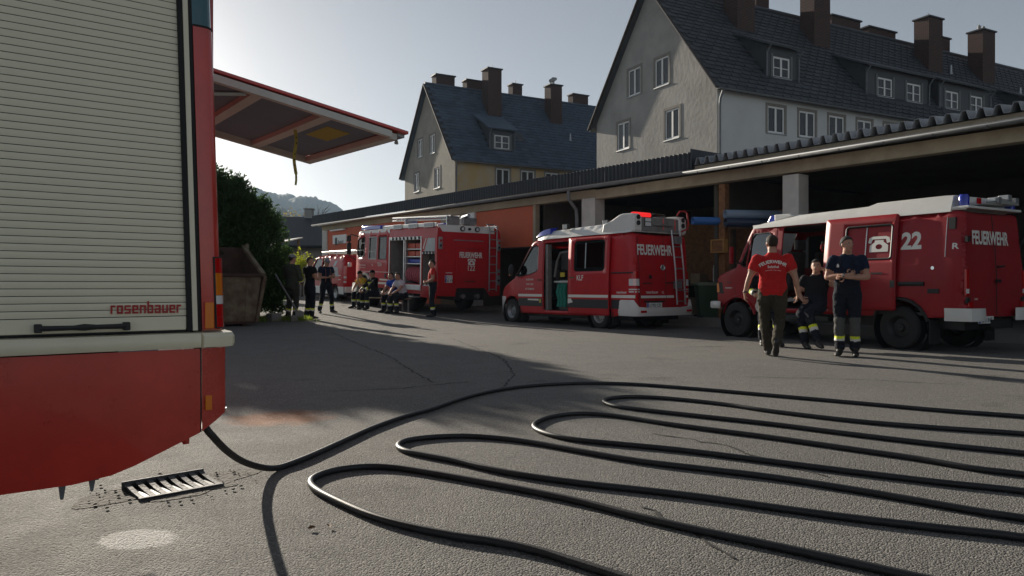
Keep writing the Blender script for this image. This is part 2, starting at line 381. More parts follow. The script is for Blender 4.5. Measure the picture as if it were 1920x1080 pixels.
# ---------------------------------------------------------------- drain grate: concave cast iron trough with seven bars
mat('cast_iron', (.10, .10, .105), .72, metal=.1, var=.25, vs=14, bump=.2, bs=60)
dg_ = thing('drain_grate', 'concave cast iron drain grate with slots set in broken asphalt', 'drain grate', (.86, 4.085, 0), R(7))
def dip(v): return .011+.026*(v+.5)**2.2
bars = 7; LW = .37; DW = .29
for i in range(bars+1):
    x = -LW/2+LW*i/bars; ww = .014 if 0 < i < bars else .012; ring = []
    for q in range(9):
        v = -.5+q/8; z = dip(v); ring.append([(x-ww, v*DW, z), (x+ww, v*DW, z), (x+ww, v*DW, z-.012), (x-ww, v*DW, z-.012)])
    MB().loft(ring).build('bar', 'cast_iron', dg_)
for s, w in ((-1, .03), (1, .018)): MB().box(-LW/2-.02, LW/2+.02, min(s*DW/2, s*(DW/2-w)), max(s*DW/2, s*(DW/2-w)), .0, .013 if s < 0 else .040).build('rim', 'cast_iron', dg_, bev=.004)
for x, t in ((-.09, 'PURATOR'), (-.03, '2002'), (.035, 'D 400')): MB().text(t, lambda u, v, x=x: (x+v-.006, -.02-u, dip((-.02-u)/DW)+.0025), .012, .01).build('lettering', 'black', dg_)
MB().box(-LW/2, LW/2, -DW/2, DW/2, .0052, .0082).build('pit_floor', 'black', dg_)
# leaves
mat('dead_leaf', (.16, .08, .03), .8, var=.4, vs=60)
for i, (x, y) in enumerate(((1.18, 3.02), (1.25, 3.0))):
    l = MB().add([(-.02, 0, .006), (0, -.012, .012), (.022, 0, .008), (0, .013, .015), (0, 0, .004)], [(0, 1, 4), (1, 2, 4), (2, 3, 4), (3, 0, 4)]).build('fallen_leaf', 'dead_leaf', loc=(x, y, .004)); l.rotation_euler.z = i*1.3
    tag(l, ('curled brown leaf lying on asphalt left of the near hose loop', 'smaller brown leaf lying right beside the curled one')[i], 'leaf', 'dead leaves on the asphalt')

# ================================================================ hills and sky-line
mat('forest', (.045, .062, .045), .95, var=.4, vs=.02, bump=1, bs=.06, bdist=8)
def campt(px, d, z): r = (px-960)/1387*d; a = R(36.5); return (d*math.sin(a)+r*math.cos(a), d*math.cos(a)-r*math.sin(a), z)
def hill(name, prof, D, depth, seed, amp):
    pts = catmull(prof, 10); rings = []; rows = 14
    for k in range(rows+1):
        f = k/rows; row = []
        for px, py in pts:
            d = D-depth*(1-f) if k < rows else D; zt = (538-py)/1387*D+1; z = 0+zt*(math.sin(f*math.pi/2)**1.2)
            n = mnoise.fractal(Vector((px*.013+seed, f*3, 0)), 1.0, 2.0, 6); n2 = mnoise.noise(Vector((px*.22, f*40, seed)))
            row.append(campt(px, d, max(-2, z*(1+.10*n*(1 if k < rows else .2))+amp*n2*(.4+f) if k else -3)))
        rings.append(row)
    rings.append([campt(px, D+depth*.9, -3) for px, py in pts])
    return tag(MB().loft(rings, caps=False, closed=False).build(name, 'forest', angle=180), kind='structure')
hill('hill_far', [(-900, 350), (-300, 338), (100, 336), (300, 334), (417, 340), (449, 355), (479, 359), (508, 364), (538, 370), (577, 375), (600, 384), (631, 396), (700, 425), (800, 455), (1000, 480), (1400, 470), (1900, 440), (2600, 400)], 1500, 500, 3, 3)
hill('hill_near', [(-900, 400), (0, 380), (350, 366), (440, 366), (500, 379), (535, 392), (568, 408), (600, 430), (650, 470), (760, 512), (900, 530)], 800, 260, 8, 2)

# ================================================================ foliage
def leaf_mat(name, c1, c2):
    m = mat(name, c1, .7, var=.5, vs=1.7, var2=c2, spec=.25)
    b = m.node_tree.nodes['Principled BSDF']; b.inputs['Subsurface Weight'].default_value = 0
    nt = m.node_tree; out = nt.nodes['Material Output']; tr = nt.nodes.new('ShaderNodeBsdfTranslucent'); tr.inputs[0].default_value = (*[min(1, c*1.6) for c in c2], 1)
    ms = nt.nodes.new('ShaderNodeMixShader'); ms.inputs[0].default_value = .28
    nt.links.new(b.outputs[0], ms.inputs[1]); nt.links.new(tr.outputs[0], ms.inputs[2]); nt.links.new(ms.outputs[0], out.inputs['Surface']); return m
leaf_mat('thuja', (.022, .050, .016), (.050, .095, .028)); leaf_mat('autumn_leaf', (.16, .13, .03), (.30, .24, .05)); leaf_mat('lime_leaf', (.18, .22, .02), (.35, .38, .03)); leaf_mat('grass', (.10, .17, .02), (.25, .32, .05))
mat('bark', (.07, .05, .038), .9, var=.4, vs=8, bump=.6, bs=20)
def leaves_mesh(P, D, size, rng, aspect=.45):
    """P (n,3) positions, D (n,3) directions; one leaf-shaped quad each"""
    n = len(P); D = D/np.linalg.norm(D, axis=1)[:, None]; rv = rng.normal(size=(n, 3)); S = np.cross(D, rv); S /= np.linalg.norm(S, axis=1)[:, None]+1e-9
    L = size*rng.uniform(.6, 1.4, n)[:, None]; w = L*aspect
    v = np.stack([P, P+D*L*.5+S*w*.5, P+D*L, P+D*L*.5-S*w*.5], 1).reshape(-1, 3); f = np.arange(4*n).reshape(-1, 4)
    return v, f
def foliage(name, v, f, mt, parent):
    me = bpy.data.meshes.new(name); me.from_pydata(v.tolist(), [], f.tolist()); me.materials.append(M[mt]); o = bpy.data.objects.new(name, me); C.objects.link(o); o.parent = parent; return o
def conifer(loc, h, rad, seed, label, group):
    rng = np.random.default_rng(seed); t = thing('conifer', label, 'conifer', loc, rng.uniform(0, 6), group)
    MB().tube([(0, 0, -.1), (.02, 0, h*.5), (0, .02, h*.93)], [.09, .06, .012], 7).build('trunk', 'bark', t)
    # plume sprays: many upright flattened twigs
    ns = int(470*h*rad); P = []; D = []
    for i in range(ns):
        z = h*(.03+.97*rng.random()**1.05); f = z/h; prof = (min(1, .75+f*2.2) if f < .12 else 1)*(1-max(0, f-.45)/.56)**.45; a = rng.uniform(0, 2*np.pi)
        lump = 1+.16*math.sin(3*a+z*2.1+seed)+.10*math.sin(5*a-z*3.3)
        r = rad*prof*lump*math.sqrt(rng.uniform(.45, 1.08)); b = np.array([r*math.cos(a), r*math.sin(a), z]); out = np.array([math.cos(a), math.sin(a), .0])
        dr = out*.75+np.array([0, 0, .9])+rng.normal(size=3)*.25; dr /= np.linalg.norm(dr); L = .34*rng.uniform(.6, 1.3)
        k = 26; tt = rng.random(k)[:, None]; p = b+dr*L*tt+rng.normal(size=(k, 3))*.035*(1.2-tt); P.append(p); D.append(np.tile(dr, (k, 1))+rng.normal(size=(k, 3))*.55)
    v, f = leaves_mesh(np.concatenate(P), np.concatenate(D), .075, rng, .5); foliage('crown', v, f, 'thuja', t); return t
HG = 'conifers of the hedge'
conifer((6.62, 21.2, gz(21)), 3.25, .78, 1, 'rounded rightmost hedge conifer beside the three standing firefighters', HG)
conifer((5.95, 21.6, gz(21)), 3.85, 1.08, 2, 'tall dark hedge conifer rising behind the rusty container', HG)
conifer((5.3, 21.6, gz(21)), 4.0, 1.1, 3, 'hedge conifer with its edge just beside the red truck post', HG)
for i, (x, h) in enumerate(((4.35, 3.85), (3.3, 3.6), (2.2, 3.4))): conifer((x, 21.2, gz(21)), h, 1.15, 5+i, ('hedge conifer hidden by the truck, next to the container', 'middle one of three hedge conifers hidden by the truck', 'outermost hedge conifer hidden by the truck')[i], HG)
def broad_tree(name, label, loc, h, rad, mt, seed, n=2600, size=.22, bare=False):
    rng = np.random.default_rng(seed); rr = random.Random(seed); t = thing(name, label, 'tree', loc)
    mb = MB(); mb.tube([(0, 0, -.2), (.1, 0, h*.3), (0, .1, h*.55), (.05, .05, h*.9)], [h*.025, h*.02, h*.014, h*.004], 7); ends = []
    for i in range(16 if not bare else 34):
        z0 = h*rr.uniform(.25, .8); a = rr.uniform(0, 6.28); L = rad*rr.uniform(.6, 1.1)*(1-.5*(z0/h-.25)); e = Vector((L*math.cos(a), L*math.sin(a), z0+h*.2)); mid = Vector((e.x*.45, e.y*.45, z0+h*.07))
        mb.tube([(0, 0, z0), mid, e], [h*.008, h*.005, h*.0015], 5); ends += [mid, e]
        if bare:
            for q in range(7):
                s = mid+(e-mid)*rr.random(); d = Vector((rr.uniform(-1, 1), rr.uniform(-1, 1), rr.uniform(.2, 1.3)))*rad*.3; mb.tube([s, s+d*.5, s+d], [h*.002, h*.0014, h*.0006], 4)
    mb.build('trunk', 'bark', t)
    if not bare:
        cl = [np.array(e)+rng.normal(size=3)*rad*.1 for e in ends]+[rng.normal(size=3)*np.array([rad*.45, rad*.45, h*.14])+np.array([0, 0, h*.68]) for _ in range(14)]
        P = np.concatenate([c+rng.normal(size=(n//len(cl), 3))*rad*.2 for c in cl]); v, f = leaves_mesh(P, rng.normal(size=P.shape), size, rng, .6); foliage('crown', v, f, mt, t)
    return t
broad_tree('autumn_tree', 'pale yellow tree between the dark roof and the hill', campt(541, 62, .4), 6.1, 2.0, 'autumn_leaf', 21, n=5200, size=.16)
broad_tree('bare_tree', 'leafless tree left of the garage roof end', campt(592, 70, .4), 8.2, 2.0, 'autumn_leaf', 22, bare=True)
b_ = thing('bush', 'bright yellow green bush behind the parked red van', 'bush', campt(566, 36, .5)); rng = np.random.default_rng(5)
P = rng.normal(size=(800, 3))*np.array([.28, .28, .28])+np.array([0, 0, 1.55]); v, f = leaves_mesh(P, rng.normal(size=P.shape), .14, rng, .6); foliage('crown', v, f, 'lime_leaf', b_); MB().tube([(0, 0, -.1), (.05, 0, 1.2)], [.05, .02], 6).build('stem', 'bark', b_)
# grass tuft at the foot of the hedge
rng = np.random.default_rng(6); n = 2600; P = np.stack([rng.uniform(5.2, 7.75, n), 20.35+rng.normal(size=n)*.28, np.zeros(n)], 1); P[:, 1] += -.35*np.clip((P[:, 0]-6.8), 0, 1); P[:, 2] = [gz(y) for y in P[:, 1]]
v, f = leaves_mesh(P, rng.normal(size=P.shape)*.35+np.array([0, 0, 1.]), .13, rng, .12); me = bpy.data.meshes.new('grass'); me.from_pydata(v.tolist(), [], f.tolist()); me.materials.append(M['grass']); go = bpy.data.objects.new('grass', me); C.objects.link(go); tag(go, 'sunlit grass strip at the foot of the hedge', 'grass', kind='stuff')

# ================================================================ far left buildings
mat('dark_roof', (.030, .033, .040), .6, var=.2, vs=2); mat('plaster_grey', (.36, .35, .33), .9, var=.12, vs=.8, bump=.25, bs=12)
mat('timber', (.16, .10, .06), .8, var=.3, vs=5)
def simple_house(name, label, px, d, L, Wd, eave, ridge, rz, wall='plaster_grey'):
    x, y, _ = campt(px, d, 0); t = thing(name, label, 'house', (x, y, gz(y)-.05), rz)
    MB().prism([(-Wd/2, 0), (Wd/2, 0), (Wd/2, eave), (0, ridge-.12), (-Wd/2, eave)], 'x', -L/2, L/2).build('wall', wall, t)
    for s in (-1, 1):
        k = (ridge-eave)/(Wd/2); o = .5
        MB().add([(-L/2-.4, s*(Wd/2+o), eave-k*o), (L/2+.4, s*(Wd/2+o), eave-k*o), (L/2+.4, 0, ridge), (-L/2-.4, 0, ridge)], [(0, 1, 2, 3)]).build('roof', 'dark_roof', t, solid=.18)
    return t
h_ = simple_house('dark_roof_house', 'dark roofed house with small chimney behind the hedge gap', 545, 50, 16, 9, 3.2, 5.2, R(-36.5))
MB().box(1.0, 1.5, -.3, .3, 4.7, 5.75).box(.94, 1.56, -.36, .36, 5.752, 5.84).build('chimney', 'plaster_grey', h_, bev=.01)
simple_house('gable_house', 'house roof peeking out above the hedge beside the truck', 385, 92, 14, 14, 9, 14.2, R(52))
# canopy shed at garage end and fence
t = thing('lean_to_shed', 'small lean-to shed with sunlit sheet roof by the garage end', 'shed', (15.3, 41.2, gz(41)))
MB().add([(-3.4, -1, 2.35), (-.1, -1, 3.25), (-.1, 3.5, 3.25), (-3.4, 3.5, 2.35)], [(0, 1, 2, 3)]).build('roof', 'alu', t, solid=.06)
for x in (-3.2, -1.7, -.3): MB().box(x-.06, x+.06, -.9, -.78, 0, 2.3+.27*(x+3.4)).build('post', 'timber', t)
for i in range(9): MB().box(-3.2, -.3, -.75, -.72, .3+i*.24, .48+i*.24).build('plank', 'timber', t)
t = thing('fence', 'pale grey board fence behind the standing firefighters', 'fence', (8.6, 34.5, gz(34)), R(-20))
for i in range(16): MB().box(-2.4+i*.3, -2.12+i*.3, 0, .03, .05, 1.75).build('board', 'plaster_grey', t)
for x in (-2.4, 0, 2.4): MB().box(x-.05, x+.05, .035, .12, 0, 1.8).build('post', 'timber', t)
for z in (.4, 1.4): MB().box(-2.45, 2.45, .031, .034, z, z+.1).build('rail', 'timber', t)
# ================================================================ houses
def tile_mat(name, c):
    return mat(name, c, .62, var=.25, vs=1.5, rnd=.22, bump=.25, bs=25)
tile_mat('slate_dark', (.060, .066, .076)); tile_mat('slate_blue', (.070, .096, .135))
mat('stucco_grey', (.37, .355, .33), .92, var=.22, vs=.5, bump=.3, bs=4.5, bdist=.04); mat('stucco_white', (.58, .59, .58), .9, var=.08, vs=.5, bump=.25, bs=14)
mat('stucco_tan', (.36, .33, .275), .92, var=.22, vs=.5, bump=.3, bs=4.5, bdist=.04); mat('window_white', (.78, .78, .76), .4)
def ochre():
    m = mat('stucco_ochre', (.54, .34, .095), .9, var=.5, vs=.45, var2=(.50, .45, .36), bump=.25, bs=12); return m
ochre(); mat('surround', (.25, .23, .20), .85, var=.15, vs=3); mat('curtain', (.72, .71, .68), .9, var=.1, vs=8); mat('room_dark', (.03, .03, .032), .9); mat('verge', (.045, .035, .032), .7)
def brick_mat():
    m = bpy.data.materials.new('brick'); m.use_nodes = True; nt = m.node_tree; b = nt.nodes['Principled BSDF']; L = nt.links
    tc = nt.nodes.new('ShaderNodeTexCoord'); mp = nt.nodes.new('ShaderNodeMapping'); mp.inputs['Rotation'].default_value = (R(90), 0, 0)
    sx = nt.nodes.new('ShaderNodeSeparateXYZ'); cb = nt.nodes.new('ShaderNodeCombineXYZ'); ad = nt.nodes.new('ShaderNodeMath')
    L.new(tc.outputs['Object'], sx.inputs[0]); L.new(sx.outputs[0], ad.inputs[0]); L.new(sx.outputs[1], ad.inputs[1]); L.new(ad.outputs[0], cb.inputs[0]); L.new(sx.outputs[2], cb.inputs[1])
    bt = nt.nodes.new('ShaderNodeTexBrick'); bt.inputs['Scale'].default_value = 1; bt.inputs['Brick Width'].default_value = .26; bt.inputs['Row Height'].default_value = .085; bt.inputs['Mortar Size'].default_value = .012
    bt.inputs['Color1'].default_value = (.085, .032, .023, 1); bt.inputs['Color2'].default_value = (.055, .024, .020, 1); bt.inputs['Mortar'].default_value = (.09, .08, .07, 1)
    L.new(cb.outputs[0], bt.inputs['Vector']); L.new(bt.outputs['Color'], b.inputs['Base Color']); b.inputs['Roughness'].default_value = .9
    bp = nt.nodes.new('ShaderNodeBump'); bp.inputs['Distance'].default_value = .02; bp.invert = True; L.new(bt.outputs['Fac'], bp.inputs['Height']); L.new(bp.outputs[0], b.inputs['Normal']); M['brick'] = m
brick_mat()
tile_mesh = {}
def tile_me(mt):
    if mt not in tile_mesh:
        # one slate: slab with slightly thick lower edge, local x along the eave, y up the slope
        mb = MB(); w, l = .592, .44
        mb.add([(0, 0, 0), (w, 0, 0), (w, l, -.012), (0, l, -.012), (.016, 0, .045), (w-.016, 0, .045), (w, l, 0), (0, l, 0)], [(0, 1, 5, 4), (4, 5, 6, 7), (1, 2, 6, 5), (0, 4, 7, 3), (0, 3, 2, 1)])
        mb.box(w-.05, w-.01, .03, .10, .03, .085)   # snow hook
        me = bpy.data.meshes.new('tile'); me.from_pydata(mb.v, [], mb.f); me.materials.append(M[mt]); tile_mesh[mt] = (me, mb)
    return tile_mesh[mt]
def window(par, T, w, h, style=0, surround=True):
    """T(u, v, d): u across, v up, d outward -> 3D. One casement window with two leaves"""
    def bx(mb, u0, u1, v0, v1, d0, d1):
        c = [T(u, v, d) for d in (d0, d1) for v in (v0, v1) for u in (u0, u1)]
        mb.add(c, [(0, 1, 3, 2), (4, 6, 7, 5), (0, 4, 5, 1), (2, 3, 7, 6), (0, 2, 6, 4), (1, 5, 7, 3)])
    fr = MB(); t = .09
    bx(fr, 0, w, 0, t, -.10, -.03); bx(fr, 0, w, h-t, h, -.10, -.03); bx(fr, 0, t, t+.001, h-t-.001, -.10, -.03); bx(fr, w-t, w, t+.001, h-t-.001, -.10, -.03); bx(fr, w/2-.055, w/2+.055, t+.001, h-t-.001, -.10, -.025)
    if style in (1, 3):
        for a in (t, w/2+.056): bx(fr, a, a+(w/2-t-.056), h*.46, h*.46+.04, -.09, -.032)
    f = fr.build('window', 'window_white', par)
    for a in (t, w/2+.056):
        g = MB(); bx(g, a, a+(w/2-t-.056), t, h-t, -.075, -.065); g.build('pane', 'house_glass', f)
    bk = MB(); bx(bk, -.02, w+.02, -.02, h+.02, -.42, -.40); bk.build('room_back', 'room_dark', f)
    if style in (1, 2):
        cu = MB(); n = 10; vs = [];
        for i in range(2*n+1): u = t+(w-2*t)*i/(2*n); d = -.16-.02*(i % 2); vs += [T(u, t+.02, d), T(u, h-t-.05, d)]
        cu.add(vs, [(2*i, 2*i+2, 2*i+3, 2*i+1) for i in range(2*n)], 0, True); cu.build('curtain', 'curtain', f)
    sl = MB(); bx(sl, -.06, w+.06, -.05, -.005, -.12, .06); sl.build('sill', 'galv', f)
    rv = MB()    # reveals
    bx(rv, -.012, -.001, 0, h, -.4, 0); bx(rv, w+.001, w+.012, 0, h, -.4, 0); bx(rv, -.012, w+.012, h+.001, h+.012, -.4, 0); rv.build('reveal', 'surround', f)
    if surround:
        s = MB(); q = .13
        bx(s, -q, -.002, -.06, h+q, .004, .022); bx(s, w+.002, w+q, -.06, h+q, .004, .022); bx(s, -.002, w+.002, h+.002, h+q, .004, .020); s.build('surround', 'surround', f)
    return f
def house(name, label, P, rz, W, L, eave, ridge, wg, wf, tilemat, gwins, fwins, dormers, chimneys, extras, ntile):
    t = thing(name, label, 'house', (P[0], P[1], 0), rz); k = (ridge-eave)/(W/2); sl = math.atan(k)
    rc_ = lambda a, b, c, d: [(a, c), (b, c), (b, d), (a, d)]
    MB().panel([(0, 0), (W, 0), (W, eave), (W/2, ridge-.1), (0, eave)], [rc_(*g[:4]) for g in gwins], lambda y, z: (0, y, z)).build('gable_wall', wg, t)
    MB().panel([(0, 0), (L, 0), (L, eave), (0, eave)], [rc_(*g[:4]) for g in fwins], lambda x, z: (x, 0, z)).build('front_wall', wf, t)
    MB().panel([(0, 0), (W, 0), (W, eave), (W/2, ridge-.1), (0, eave)], [], lambda y, z: (L, y, z)).add([(0, W, 0), (L, W, 0), (L, W, eave), (0, W, eave)], [(0, 1, 2, 3)]).build('rear_wall', wg, t)
    for (y0, y1, z0, z1, st) in gwins: window(t, lambda u, v, d, y1=y1, z0=z0: (-d, y1-u, z0+v), y1-y0, z1-z0, st)
    for (x0, x1, z0, z1, st) in fwins: window(t, lambda u, v, d, x0=x0, z0=z0: (x0+u, -d, z0+v), x1-x0, z1-z0, st)
    # roof slabs
    o = .32; e0 = eave-k*o; vo = .28
    for s in (0, 1):
        y = (lambda q: q) if s == 0 else (lambda q: W-q)
        r = MB().add([(-vo, y(-o), e0), (L+vo, y(-o), e0), (L+vo, y(W/2), ridge), (-vo, y(W/2), ridge), (-vo, y(-o), e0-.12), (L+vo, y(-o), e0-.12), (L+vo, y(W/2), ridge-.14), (-vo, y(W/2), ridge-.14)],
                     [(0, 1, 2, 3), (4, 7, 6, 5), (0, 4, 5, 1), (0, 3, 7, 4), (1, 5, 6, 2), (3, 2, 6, 7)]).build('roof', tilemat if s else 'dark_roof', t)
        if s == 0: roof = r
    for s in (0, 1):   # verge boards
        y = (lambda q: q) if s == 0 else (lambda q: W-q)
        MB().bar((-vo-.03, y(-o-.02), e0-.04), (-vo-.03, y(W/2), ridge-.03), .05, .26, up=(1, 0, 0)).build('verge_board', 'verge', t)
    MB().tube([(-vo, W/2, ridge+.04), (L+vo, W/2, ridge+.04)], .11, 8).build('ridge_cap', tilemat, t)
    # slates: individual objects up to ntile, the rest in one piece
    me, tmb = tile_me(tilemat); row = .345; sl_len = math.hypot(W/2+o, ridge-e0); nr = int(sl_len/row); nc = int((L+2*vo)/.6); cy, cz = math.cos(sl), math.sin(sl); cnt = 0
    big = MB(); rr = random.Random(hash(name) % 999); order = []
    for i in range(nr):
        for j in range(nc):
            x = -vo+j*.6+(.3 if i % 2 else 0); s = i*row
            if x+.6 > L+vo: continue
            yb = -o+s*cy; skip = False
            for d in dormers:
                if d[0]-.05 < x+.3 < d[1]+.05 and yb > .35 and s*cz+e0 < d[6]-.1: skip = True
            if skip: continue
            order.append((x, s))
    order.sort(key=lambda q: q[0]*.75+q[1]*.4)
    for n, (x, s) in enumerate(order):
        jx, jz, jr = rr.uniform(-.006, .006), rr.uniform(.006, .014), rr.uniform(-.006, .006)
        mtx = Matrix.Translation((x+jx, -o+s*cy-cz*jz, e0+s*cz+cy*jz)) @ Matrix.Rotation(sl-.035, 4, 'X') @ Matrix.Rotation(jr, 4, 'Z')
        if n < ntile:
            ob = bpy.data.objects.new('tile', me); C.objects.link(ob); ob.parent = roof; ob.matrix_local = mtx
        else: big.add([mtx @ Vector(v) for v in tmb.v], tmb.f)
    so = big.build('tiles', tilemat, roof, fix=False); so['kind'] = 'stuff'
    # gutter, downpipe
    g = MB(); ring = [[(x, -o-.07+.075*math.cos(a), e0-.03+.075*math.sin(a)) for a in [math.pi+math.pi*q/8 for q in range(9)]] for x in (-vo, L+vo)]
    g.loft(ring, caps=False, closed=False).build('gutter', 'zinc', t, solid=.012)
    MB().tube([(.02, -o-.07, e0-.1), (.03, -.18, e0-.45), (.06, -.11, e0-.75), (.06, -.11, 0)], .055, 8).build('downpipe', 'zinc', t)
    # dormers: (x0, x1, windows [(wx0,wx1)], y_front, z_sill, z_top, z_roofback)
    for (x0, x1, wins, yf, zs, zt, zb) in dormers:
        d = MB(); yb = (zb-eave)/k; wz0, wz1 = zs+.12, zs+1.17
        d.panel([(x0, zs-.35), (x1, zs-.35), (x1, zt), (x0, zt)], [[(a, wz0), (b, wz0), (b, wz1), (a, wz1)] for a, b in wins], lambda x, z: (x, yf, z))
        for x in (x0, x1): d.add([(x, yf, zs-.35), (x, yf, zt), (x, yb, zb)], [(0, 1, 2)])
        dd = d.build('dormer', 'dormer_clad', t)
        MB().add([(x0-.25, yf-.3, zt-.02), (x1+.25, yf-.3, zt-.02), (x1+.25, yb+.1, zb+.06), (x0-.25, yb+.1, zb+.06)], [(0, 1, 2, 3)]).build('dormer_roof', tilemat, dd, solid=.1)
        for x in (x0-.02, x1+.02): MB().tube([(x, yf-.34, zt-.1), (x, yf-.08, zt-.4), (x, yf-.06, zs-.2)], .04, 6).build('dormer_pipe', 'zinc', dd)
        for a, b in wins:
            [MB().box(c0, c1, yf-.03, yf-.005, wz0-.1, wz1+.12).build('casing', 'dormer_trim', dd) for c0, c1 in ((a-.16, a-.02), (b+.02, b+.16))]
            window(t, lambda u, v, q, a=a, z0=wz0, yf=yf: (a+u, yf-q, z0+v), b-a, wz1-wz0, 1, False)
    for (x0, x1, y0, y1, zt, cap) in chimneys:
        zb = eave+k*min(y0, W-y1)-.3; c = MB().box(x0, x1, y0, y1, zb, zt).build('chimney', 'brick', t)
        MB().box(x0-.09, x1+.09, y0-.09, y1+.09, zt+.002, zt+.10).build('chimney_cap', 'dark_roof', c, bev=.01)
        if cap == 1: MB().tube([((x0+x1)/2, (y0+y1)/2, zt+.1), ((x0+x1)/2, (y0+y1)/2, zt+.5)], .03, 6).build('flue_pin', 'galv', c)
        if cap == 2:
            m_ = MB(); xc, yc = (x0+x1)/2, (y0+y1)/2; m_.tube([(xc, yc, zt+.1), (xc, yc, zt+.45)], .11, 10); m_.tube([(xc-.3, yc, zt+.42), (xc, yc, zt+.62), (xc+.3, yc, zt+.72)], [.16, .2, .1], 10); m_.build('flue_cowl', 'galv', c)
        if cap == 3:
            for q in (-.25, .25): MB().lathe([(.05, 0), (.05, .15), (.09, .2), (.12, .3), (.06, .42), (.0, .43)], ((x0+x1)/2+q, (y0+y1)/2, zt+.1), 'z', 10).build('flue_pot', 'plaster_grey', c)
    if extras:
        for (x, y) in extras.get('skylight', []):
            zc = e0+k*(y+o); MB().add([(x-.3, y-.3, zc-.3*k), (x+.3, y-.3, zc-.3*k), (x+.3, y+.3, zc+.3*k), (x-.3, y+.3, zc+.3*k)], [(0, 1, 2, 3)]).build('skylight', 'dark_glass', t, solid=.12)
        for (x, y) in extras.get('vent', []):
            zc = e0+k*(y+o); MB().tube([(x, y, zc), (x, y, zc+.15), (x, y-.02, zc+.62)], [.16, .09, .05], 8).build('vent_pipe', 'steel', t)
    return t
mat('dormer_clad', (.055, .058, .064), .6, var=.15, vs=3); mat('dormer_trim', (.13, .14, .14), .6)
house('apartment_house', 'nearer grey gabled apartment house with long dark slate roof', (28, 21.87), R(-9), 9.9, 36, 10.6, 16.9, 'stucco_grey', 'stucco_white', 'slate_dark',
  [(5.75, 6.85, 11.35, 12.8, 2), (3.45, 4.55, 11.3, 12.75, 2), (6.75, 7.85, 8.6, 10.1, 0), (2.65, 3.75, 8.45, 9.95, 0)]+[(y, y+1.1, z, z+1.5, 0) for y in (2.65, 6.75) for z in (2.7, 5.6)],
  [(3.2+2.15*i, 4.35+2.15*i, 8.5, 9.8, (0, 2, 2, 2, 1, 0, 2)[i % 7]) for i in range(14)]+[(3.2+2.15*i, 4.35+2.15*i, 5.6, 6.95, i % 3) for i in range(14)],
  [(3.9, 6.1, [(4.38, 5.55)], .75, 11.4, 13.05, 14.2), (11.3, 16.7, [(12.3, 13.55), (14.8, 16.05)], .75, 11.4, 13.05, 14.2), (17.7, 22.7, [(18.35, 19.6), (20.8, 22.0)], .75, 11.4, 13.05, 14.2), (26.5, 31, [(27.3, 28.4), (29.4, 30.5)], .75, 11.4, 13.05, 14.2)],
  [(4.3, 5.55, 3.1, 4.1, 18.1, 0), (10.1, 11.4, 3.1, 4.1, 18.0, 1), (20.4, 21.8, 3.1, 4.1, 18.0, 1), (26.1, 27.5, 3.1, 4.1, 18.1, 3), (7.6, 8.6, 5.0, 5.9, 17.75, 0), (13.8, 16.4, 4.95, 5.8, 17.55, 0), (17.2, 19.8, 4.95, 5.8, 17.4, 0), (24.6, 25.6, 5, 5.8, 17.9, 0), (29.2, 30.6, 5, 5.8, 17.6, 0)],
  {'vent': [(22.8, 3.2), (29.5, 2.6)]}, 300)
hh = house('ochre_house', 'farther ochre and grey gabled house with blue slate roof', (28.6*1.1, 45.6*1.1), R(-8), 10.4, 30, 10.6, 17.0, 'stucco_tan', 'stucco_ochre', 'slate_blue',
  [(6.35, 7.45, 11.5, 12.95, 0), (3.8, 4.9, 11.4, 12.85, 2), (7.1, 8.2, 8.8, 10.3, 0), (2.8, 3.9, 8.6, 10.15, 0)]+[(y, y+1.1, z, z+1.5, 0) for y in (2.8, 7.1) for z in (2.8, 5.7)],
  [(3.35+2.15*i, 4.5+2.15*i, 8.6, 9.9, (2, 0, 2)[i % 3]) for i in range(11)]+[(3.35+2.15*i, 4.5+2.15*i, 5.7, 7.0, 0) for i in range(11)],
  [(3.2, 5.3, [(3.6, 4.9)], .75, 11.4, 13.0, 14.5), (15.5, 18, [(16.1, 17.3)], .75, 11.4, 13.0, 14.5)],
  [(4.3, 5.5, 3.2, 4.3, 18.35, 1), (10.1, 11.2, 3.2, 4.2, 17.8, 2), (.7, 2.3, 5.2, 6.1, 17.85, 0), (3.4, 5.0, 5.25, 6.1, 17.8, 0), (7.6, 8.5, 5.2, 6, 18.0, 1), (13.6, 15.2, 5.2, 6, 17.9, 0)],
  {'skylight': [(6.35, 1.75)], 'vent': [(11.2, 1.95)]}, 300)
hh.scale = (1.1,)*3; hh.location.z = -.10

# ================================================================ garage row
mat('garage_wall', (.40, .34, .24), .9, var=.14, vs=.9, bump=.3, bs=16); mat('garage_beam', (.40, .335, .24), .9, var=.22, vs=1.6, bump=.3, bs=18); mat('orange_panel', (.62, .13, .055), .7, var=.08, vs=1.2)
mat('pillar_white', (.60, .58, .54), .85, var=.12, vs=2.5, bump=.35, bs=12); mat('navy_metal', (.013, .017, .026), .55, var=.15, vs=2); mat('fibre_cement', (.30, .32, .35), .9, var=.22, vs=2.5, bump=.3, bs=20); mat('osb', (.24, .11, .045), .85, var=.4, vs=9, bump=.2, bs=30)
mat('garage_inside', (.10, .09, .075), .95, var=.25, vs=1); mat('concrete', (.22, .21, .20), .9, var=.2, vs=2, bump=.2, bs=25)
G = thing('garage_row', 'long low garage row with dark metal roof edge and open bays', 'garage')
GX = 15.5; YA, YB, YC = -6.0, 12.65, 38.2
def gs(y): return .0135*max(0, y-YB)
